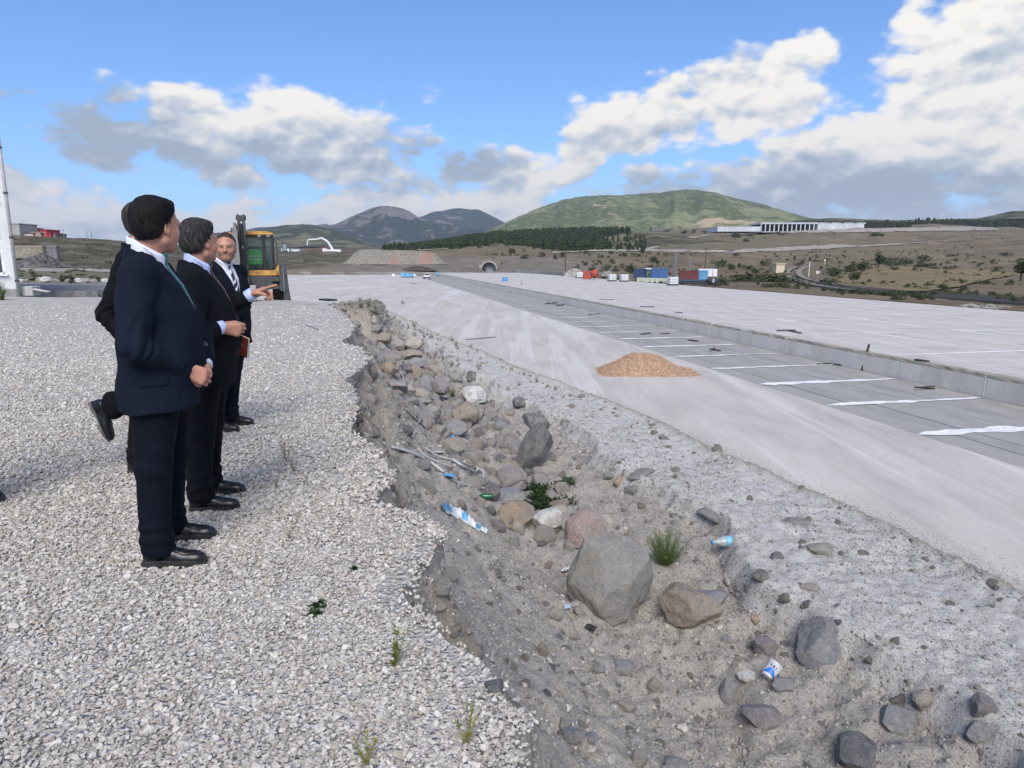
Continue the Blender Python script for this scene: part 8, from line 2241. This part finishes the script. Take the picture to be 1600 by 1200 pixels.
def crumple(u, v, w, h, mat, name, lab, cat, seed=1, lift=.03, flat=.5):
    p = on_ditch(u, v); s = Vector((p.x, p.y, p.z-CAMH)).length/FPX; n = 12; V = []
    for i in range(n+1):
        for j in range(n+1):
            x = (i/n-.5); y = (j/n-.5); r_ = 1+.5*float(vnoise(x*3+seed, y*3, 0, seed))
            V.append((x*w*s*r_, y*h*s*1.4*r_, lift+flat*w*s*.35*abs(float(fbm(x*4+seed, y*4, 0, 3, seed)))*2))
    F = [(i*(n+1)+j, (i+1)*(n+1)+j, (i+1)*(n+1)+j+1, i*(n+1)+j+1) for i in range(n) for j in range(n)]
    o = mk(name, V, F, mat); o.location = p; sd = o.modifiers.new('thick', 'SOLIDIFY'); sd.thickness = .002; o.rotation_euler = (.25, 0, seed*.7); return tag(o, lab, cat)
crumple(705, 743, 18, 12, PL_B, 'plastic_bag', 'crumpled blue plastic bag at the end of the thick strap', 'plastic bag', 3)
crumple(755, 761, 12, 8, PL_W, 'plastic_bag', 'small crumpled white plastic by the wedge stone', 'plastic bag', 4)
crumple(692, 708, 12, 10, PL_W, 'plastic_bag', 'small white plastic scrap below the tan boulder', 'plastic bag', 5); crumple(884, 889, 14, 7, PL_W, 'paper_scrap', 'white paper scrap at the left of the largest boulder', 'paper', 6); crumple(876, 801, 14, 6, PL_W, 'plastic_bag', 'pale plastic scrap behind the pale block-shaped stone', 'plastic bag', 7)
crumple(927, 980, 16, 8, K_BLK, 'rag', 'small black rag on the ditch floor below the largest boulder', 'rag', 8); crumple(888, 949, 10, 6, col('lilac_plastic', (.36, .40, .56), .5), 'plastic_scrap', 'tiny lilac plastic scrap among the cobbles', 'plastic', 9); crumple(706, 679, 10, 6, PL_B, 'plastic_scrap', 'small blue scrap behind the smooth tan boulder', 'plastic', 10)
crumple(695, 628, 12, 9, K_BLK, 'plastic_bag', 'black and white plastic scrap in the middle of the rock heap', 'plastic bag', 11, .12)
# blue and white torn banner strip
def banner():
    pts = [(694, 793, 698, 800), (704, 792, 706, 803), (714, 791, 718, 810), (724, 798, 728, 818), (735, 807, 738, 822), (747, 817, 748, 826), (757, 826, 757, 833), (768, 830, 764, 836)]
    V = []; mi = []; F = []
    for i in range(len(pts)-1):
        for k in range(4):
            t = k/4; a = [pts[i][q]+(pts[i+1][q]-pts[i][q])*t for q in range(4)]; A = on_ditch(a[0], a[1])+Vector((0, 0, .05+.02*math.sin(i*2+k))); B = on_ditch(a[2], a[3])+Vector((0, 0, .03))
            V += [tuple(A), tuple(A+(B-A)*.3+Vector((0, 0, .015))), tuple(A+(B-A)*.7-Vector((0, 0, .01))), tuple(B)]
    n = len(V)//4
    for i in range(n-1):
        for k in range(3): F.append((i*4+k, i*4+k+1, (i+1)*4+k+1, (i+1)*4+k)); mi.append(1 if (k == 1 and i % 9 in (2, 3, 4, 5)) or (k == 0 and i % 11 in (3, 4)) or i < 2 else 0)
    o = mk('plastic_sheet', V, F, mats=[PL_W, PL_B], midx=mi); s = o.modifiers.new('thick', 'SOLIDIFY'); s.thickness = .003; tag(o, 'torn strip of blue and white plastic sheet on the ditch bank', 'plastic sheet')
banner()
# bottles and the cup
def bottle(u, v, w, rz, mat, lab, cap=None, bands=None, name='bottle', wk=1.0):
    p = on_ditch(u, v); s = Vector((p.x, p.y, p.z-CAMH)).length/FPX; L = w*s; r = L*.135*wk; t = thing(name, lab, name.replace('_', ' '), (p.x, p.y, p.z+r*1.1), rz)
    m = MB(); m.lathe([(r*.7, 0), (r, L*.03), (r, L*.25), (r*.92, L*.28), (r, L*.31), (r, L*.62), (r*.75, L*.76), (r*.36, L*.87), (r*.34, L*.96)], 18); o = m.obj('body', mat, t, smooth=True); o.rotation_euler = (0, math.pi/2, 0); o.location = (-L/2, 0, 0)
    if bands: m = MB(); m.lathe([(r*1.02, L*.36), (r*1.02, L*.60)], 18); o = m.obj('label_band', bands, t, smooth=True); o.rotation_euler = (0, math.pi/2, 0); o.location = (-L/2, 0, 0)
    m = MB(); m.lathe([(r*.4, L*.95), (r*.4, L*1.0)], 12); o = m.obj('cap', cap or mat, t); o.rotation_euler = (0, math.pi/2, 0); o.location = (-L/2, 0, 0); return t
bottle(762, 781, 26, R(178), GR_G, 'green glass bottle half under the long grey stone', wk=1.2)
PET = NT('clear_plastic'); PET.b.inputs['Alpha'].default_value = .75; PET = PET.set((.42, .46, .44), .25, 0, None, .6)
bottle(1132, 854, 47, R(188), PET, 'crushed plastic bottle with a light blue end lying on the crust', PL_B, col('pale_blue_film', (.22, .50, .68), .4), wk=1.25)
p = on_ditch(1200, 1060); cup = thing('paper_cup', 'white paper cup with a blue wave print lying among stones', 'cup', (p.x, p.y, p.z+.045), 0); s = Vector((p.x, p.y, p.z-CAMH)).length/FPX; L = 22*s
m = MB(); m.lathe([(L*.33, 0), (L*.34, L*.02), (L*.46, L*.95)], 28)
o = m.obj('body', PL_W, cup, smooth=True); m = MB(); m.lathe([(L*.455, L*.94), (L*.49, L*.96), (L*.49, L), (L*.455, L*1.01)], 28); o2 = m.obj('rim', PL_W, cup, smooth=True)
V = []; F = []
for k in range(13):
    a = -1.15+2.2*k/12; h = .16+.34*math.sin(max(0, min(1, k/12))*math.pi)**1.4
    for z in (.12, h+.06): rr_ = L*(.335+.125*z)+.0012; V.append((rr_*math.cos(a), rr_*math.sin(a), L*z))
for k in range(12): F.append((2*k, 2*k+2, 2*k+3, 2*k+1))
o3 = mk('wave_print', V, F, col('print_blue', (.02, .16, .55), .5, var=.05), cup)
o4 = text_mesh('abc', L*.22, col('print_navy', (.03, .04, .12), .5), cup, (0, 0, 0), (0, 0, 0), 'print', .0006) if False else None
V = []
for k in range(7):
    a = -.55+1.0*k/6
    for z in (.58, .74+.03*math.sin(k*2)): rr_ = L*(.335+.125*z)+.0012; V.append((rr_*math.cos(a), rr_*math.sin(a), L*z))
o5 = mk('lettering', V, [(2*k, 2*k+2, 2*k+3, 2*k+1) for k in (0, 2, 3, 5)], col('print_navy', (.03, .04, .12), .5, var=.05), cup)
_q = Vector((.66, .48, .42)).to_track_quat('Z', 'Y'); _cl = _q.inverted() @ (Vector((0, 0, CAMH))-cup.location)
for q in (o, o2): q.rotation_euler = _q.to_euler()
for q in (o3, o5): q.rotation_euler = (_q.to_matrix() @ Matrix.Rotation(math.atan2(_cl.y, _cl.x), 3, 'Z')).to_euler()

# ---------------- plants ----------------
def blades(m, n, h, spread, seed, w=.006, lean=.5, lo=.4):
    r = random.Random(seed)
    for _ in range(n):
        a = r.uniform(0, 6.28); b = r.uniform(0, spread); x, y = math.cos(a)*b*.4, math.sin(a)*b*.4; H = h*r.uniform(lo, 1.1); dx, dy = math.cos(a)*H*lean*r.uniform(.2, 1), math.sin(a)*H*lean*r.uniform(.2, 1); sx, sy = -math.sin(a)*w, math.cos(a)*w; ww = r.uniform(.6, 1.2)
        m.add([(x-sx*ww, y-sy*ww, 0), (x+sx*ww, y+sy*ww, 0), (x+dx*.4+sx*ww*.8, y+dy*.4+sy*ww*.8, H*.55), (x+dx*.4-sx*ww*.8, y+dy*.4-sy*ww*.8, H*.55), (x+dx, y+dy, H)], [(0, 1, 2, 3), (3, 2, 4)])
def leafy(m, n, h, rad, seed, ls, w=.4):
    r = random.Random(seed)
    for _ in range(n):
        a = r.uniform(0, 6.28); b = rad*math.sqrt(r.random())*.9; tx, ty = math.cos(a)*b, math.sin(a)*b; H = h*r.uniform(.35, 1)*(1-.35*b/rad)
        m.tube([(tx*.2, ty*.2, 0), (tx*.6, ty*.6, H*.5), (tx, ty, H)], [.0028, .0022, .0012], 4, caps=False)
        for k in range(int(6+8*H/h)):
            t = r.uniform(.15, 1); p = Vector((tx*t, ty*t, H*t)); d = Vector((r.gauss(0, 1), r.gauss(0, 1), r.uniform(.1, 1))).normalized(); q = d.cross(Vector((0, 0, 1))).normalized(); s = ls*r.uniform(.6, 1.3)
            m.add([p, p+d*s*.5+q*s*w*.5, p+d*s, p+d*s*.5-q*s*w*.5], [(0, 1, 2, 3)])
def plant(u, v, lab, f, mat, name='weed', pad_=False, group='weeds', cat='plant', far=False):
    p = Vector(onz(u, v, 0.0)) if pad_ else on_ditch(u, v)
    m = MB(); f(m); o = m.obj(name, mat, None); o.location = p; return tag(o, lab, cat, group)
sc_ = lambda u, v, z=-2.3: float(np.linalg.norm(onz(u, v, z)-np.array([0, 0, CAMH])))/FPX
plant(1045, 880, 'green bushy weed growing between the largest boulder and the plastic bottle', lambda m: leafy(m, 170, .62, .34, 1, .028), L_WEED)
plant(855, 785, 'mat of dark green creeping weed under the cracked crust', lambda m: (leafy(m, 300, .16, .55, 2, .055, .6), leafy(m, 120, .12, .4, 22, .05, .6)), L_DARK)
plant(836, 765, 'second patch of dark creeping weed on the left side of the hollow', lambda m: leafy(m, 220, .16, .42, 32, .055, .6), L_DARK)
def rosette(m):
    r = random.Random(4)
    for k in range(22):
        a = k*2.4; L = r.uniform(.16, .30); e = r.uniform(.1, .55); d = Vector((math.cos(a)*math.cos(e), math.sin(a)*math.cos(e), math.sin(e))); q = Vector((-math.sin(a), math.cos(a), 0))*.022
        P = [Vector((0, 0, .02))+d*L*t-Vector((0, 0, .10*t*t)) for t in (0, .35, .7, 1)]; W_ = (.3, 1, .8, .05); V = []
        for p, w in zip(P, W_): V += [p-q*w, p+q*w]
        m.add(V, [(0, 1, 3, 2), (2, 3, 5, 4), (4, 5, 7, 6)])
plant(888, 752, 'spiky green rosette plant in the hollow under the cracked crust', rosette, L_DARK)
plant(710, 617, 'small green tuft left of the perched pale block', lambda m: leafy(m, 40, .34, .16, 5, .03), L_WEED); plant(838, 800, 'leafy green weed below the dark creeping mat', lambda m: leafy(m, 40, .14, .16, 6, .03), L_DARK)
for i, (u, v, h, lab, mt) in enumerate([(616, 1045, .19, 'upright yellow-green weed on the pad near the ditch lip', L_YEL), (728, 1165, .13, 'pale yellow weed near the bottom border of the picture', L_YEL), (734, 1118, .06, 'small weed tip behind the pale yellow weed', L_YEL), (572, 1198, .13, 'leaning yellow weed at the bottom border', L_YEL), (522, 1192, .035, 'tiny yellow weed left of the leaning one', L_YEL),
    (377, 778, .07, 'small green weed at the toe of the pointing man', L_YEL), (447, 722, .17, 'thin dry weed stalk on the pad', L_DRY), (432, 762, .07, 'small pale weed between the shoes and the ditch', L_DRY), (452, 842, .055, 'small pale weed on the pad right of the near man', L_DRY), (460, 738, .13, 'second thin dry stalk near the first', L_DRY)]):
    def f(m, h=h, i=i):
        r = random.Random(i)
        for k in range(4 if h > .06 else 3):
            a = r.uniform(0, 6.28); lx, ly = math.cos(a)*h*.25, math.sin(a)*h*.25; H = h*r.uniform(.6, 1.05); m.tube([(0, 0, 0), (lx*.5, ly*.5, H*.5), (lx, ly, H)], [.0016, .0012, .0007], 4)
            for j in range(26):
                t = r.uniform(.08, 1); p = Vector((lx*t, ly*t, H*t)); d = Vector((r.gauss(0, 1), r.gauss(0, 1), r.uniform(.3, 1))).normalized(); q = d.cross(Vector((0, 0, 1))).normalized(); s = h*.11*r.uniform(.6, 1.2)
                m.add([p, p+d*s*.5+q*s*.25, p+d*s, p+d*s*.5-q*s*.25], [(0, 1, 2, 3)])
    plant(u, v, lab, f, mt, pad_=True, group='weeds growing through the gravel pad')
for i, (u, v, r_, lab) in enumerate([(498, 948, .05, 'flat dark green weed in the gravel below the men'), (492, 962, .035, 'smaller flat weed just below the flat dark green weed'), (552, 893, .018, 'tiny flat green weed close to the ditch lip'), (345, 996, .0, '')]):
    if r_: plant(u, v, lab, lambda m, r_=r_, i=i: leafy(m, 26, .025, r_, 50+i, .014, .6), L_DARK, pad_=True, group='flat weeds on the gravel pad')
for i, (u, v, lab) in enumerate([(585, 487, 'tall silvery weed at the upper end of the ditch'), (577, 489, 'silvery weed left of the tall one at the upper end'), (592, 488, 'silvery weed right of the tall one at the upper end'), (565, 486, 'lowest silvery weed of the clump at the upper end')]):
    d = 25.5; p = Vector(atd(u, v, d)); p.z = z_ditch(p.x, d)-.02
    m = MB(); leafy(m, 26, (.62, .5, .42, .35)[i], .16, 60+i, .05, .25); blades(m, 30, .5, .2, 70+i); o = m.obj('weed', L_SILV, None); o.location = p; tag(o, lab, 'plant', 'silvery weeds at the upper end of the ditch')
m = MB(); leafy(m, 50, .75, .5, 81, .09, .2); blades(m, 120, .8, .8, 82, .02); o = m.obj('weed', L_WEED, None); q = onz(11, 468, 0.0); o.location = (q[0], q[1]-.5, -.02); tag(o, 'clump of green weeds at the foot of the white building', 'plant', 'weeds')
# dry tufts on the lip, nobody could count them
TUF = bpy.data.collections.new('tuft_forms')
for k in range(3): m = MB(); blades(m, 26, 1.0, .5, 90+k, .02, .7); o = mk('tuft_form', m.v, m.f, L_DRY if k < 2 else L_SILV); COL.objects.unlink(o); TUF.objects.link(o)
_rs = np.random.RandomState(8); P = ditch_points(lambda P, s, k, c, w, W: np.where((k < .9) | ((W-w > .5) & c), 1.1, .15)*np.clip(P[..., 1]/10, .3, 3), _rs, 230); scatter('dry_tufts', P, _rs.uniform(.03, .11, len(P))*np.clip(P[:, 1]/10, 1, 3), TUF, .3)

# plates of the cracked crust tilting over the hollow
M_CRUST = mat_rock('crust_plate', (.30, .295, .285), (.36, .355, .345), .25, .35)
for i, (u, v, w, h, tx, ty, lab) in enumerate([(858, 712, 70, 22, .22, -.15, 'cracked crust plate above the dark weeds'), (915, 712, 60, 24, .18, .2, 'crust plate overhanging the spiky rosette'), (955, 742, 34, 26, .45, .1, 'tilted crust plate left of the orange stone'), (1003, 735, 54, 34, .35, .2, 'broken crust plate with a wide crack behind it'), (990, 760, 36, 20, .5, -.2, 'small crust plate sliding into the ditch'), (826, 728, 34, 18, .3, -.4, 'small crust plate at the foot of the upright slab'), (1110, 800, 60, 18, .2, .1, 'thin crust plate above the plastic bottle'), (1245, 812, 44, 12, .15, .1, 'thin crust plate near the sand ridge')]):
    p = on_ditch(u, v); s = Vector((p.x, p.y, p.z-CAMH)).length/FPX; me = rock_mesh(1500+i, (w*s, w*s*.7, .13), 16, .07, 4, .72); me.materials.append(M_CRUST); o = bpy.data.objects.new('crust_plate', me); COL.objects.link(o); o.location = p+Vector((0, .05, -.015)); o.rotation_euler = (tx*.6, ty*.6, i*1.3); tag(o, lab, 'crust plate', 'cracked crust plates on the bank')

# ---------------- air ----------------
def haze():
    m = MB(); m.box((0, 2500, 220), (16000, 15400, 900)); t = bpy.data.materials.new('thin_haze'); t.use_nodes = True; nt = t.node_tree; nt.nodes.clear(); o_ = nt.nodes.new('ShaderNodeOutputMaterial'); v = nt.nodes.new('ShaderNodeVolumePrincipled')
    v.inputs['Color'].default_value = (.80, .88, 1.0, 1); v.inputs['Density'].default_value = 1.0e-4; v.inputs['Anisotropy'].default_value = .2; nt.links.new(v.outputs[0], o_.inputs['Volume'])
    o = m.obj('haze', t, None); o['kind'] = 'stuff'
haze()
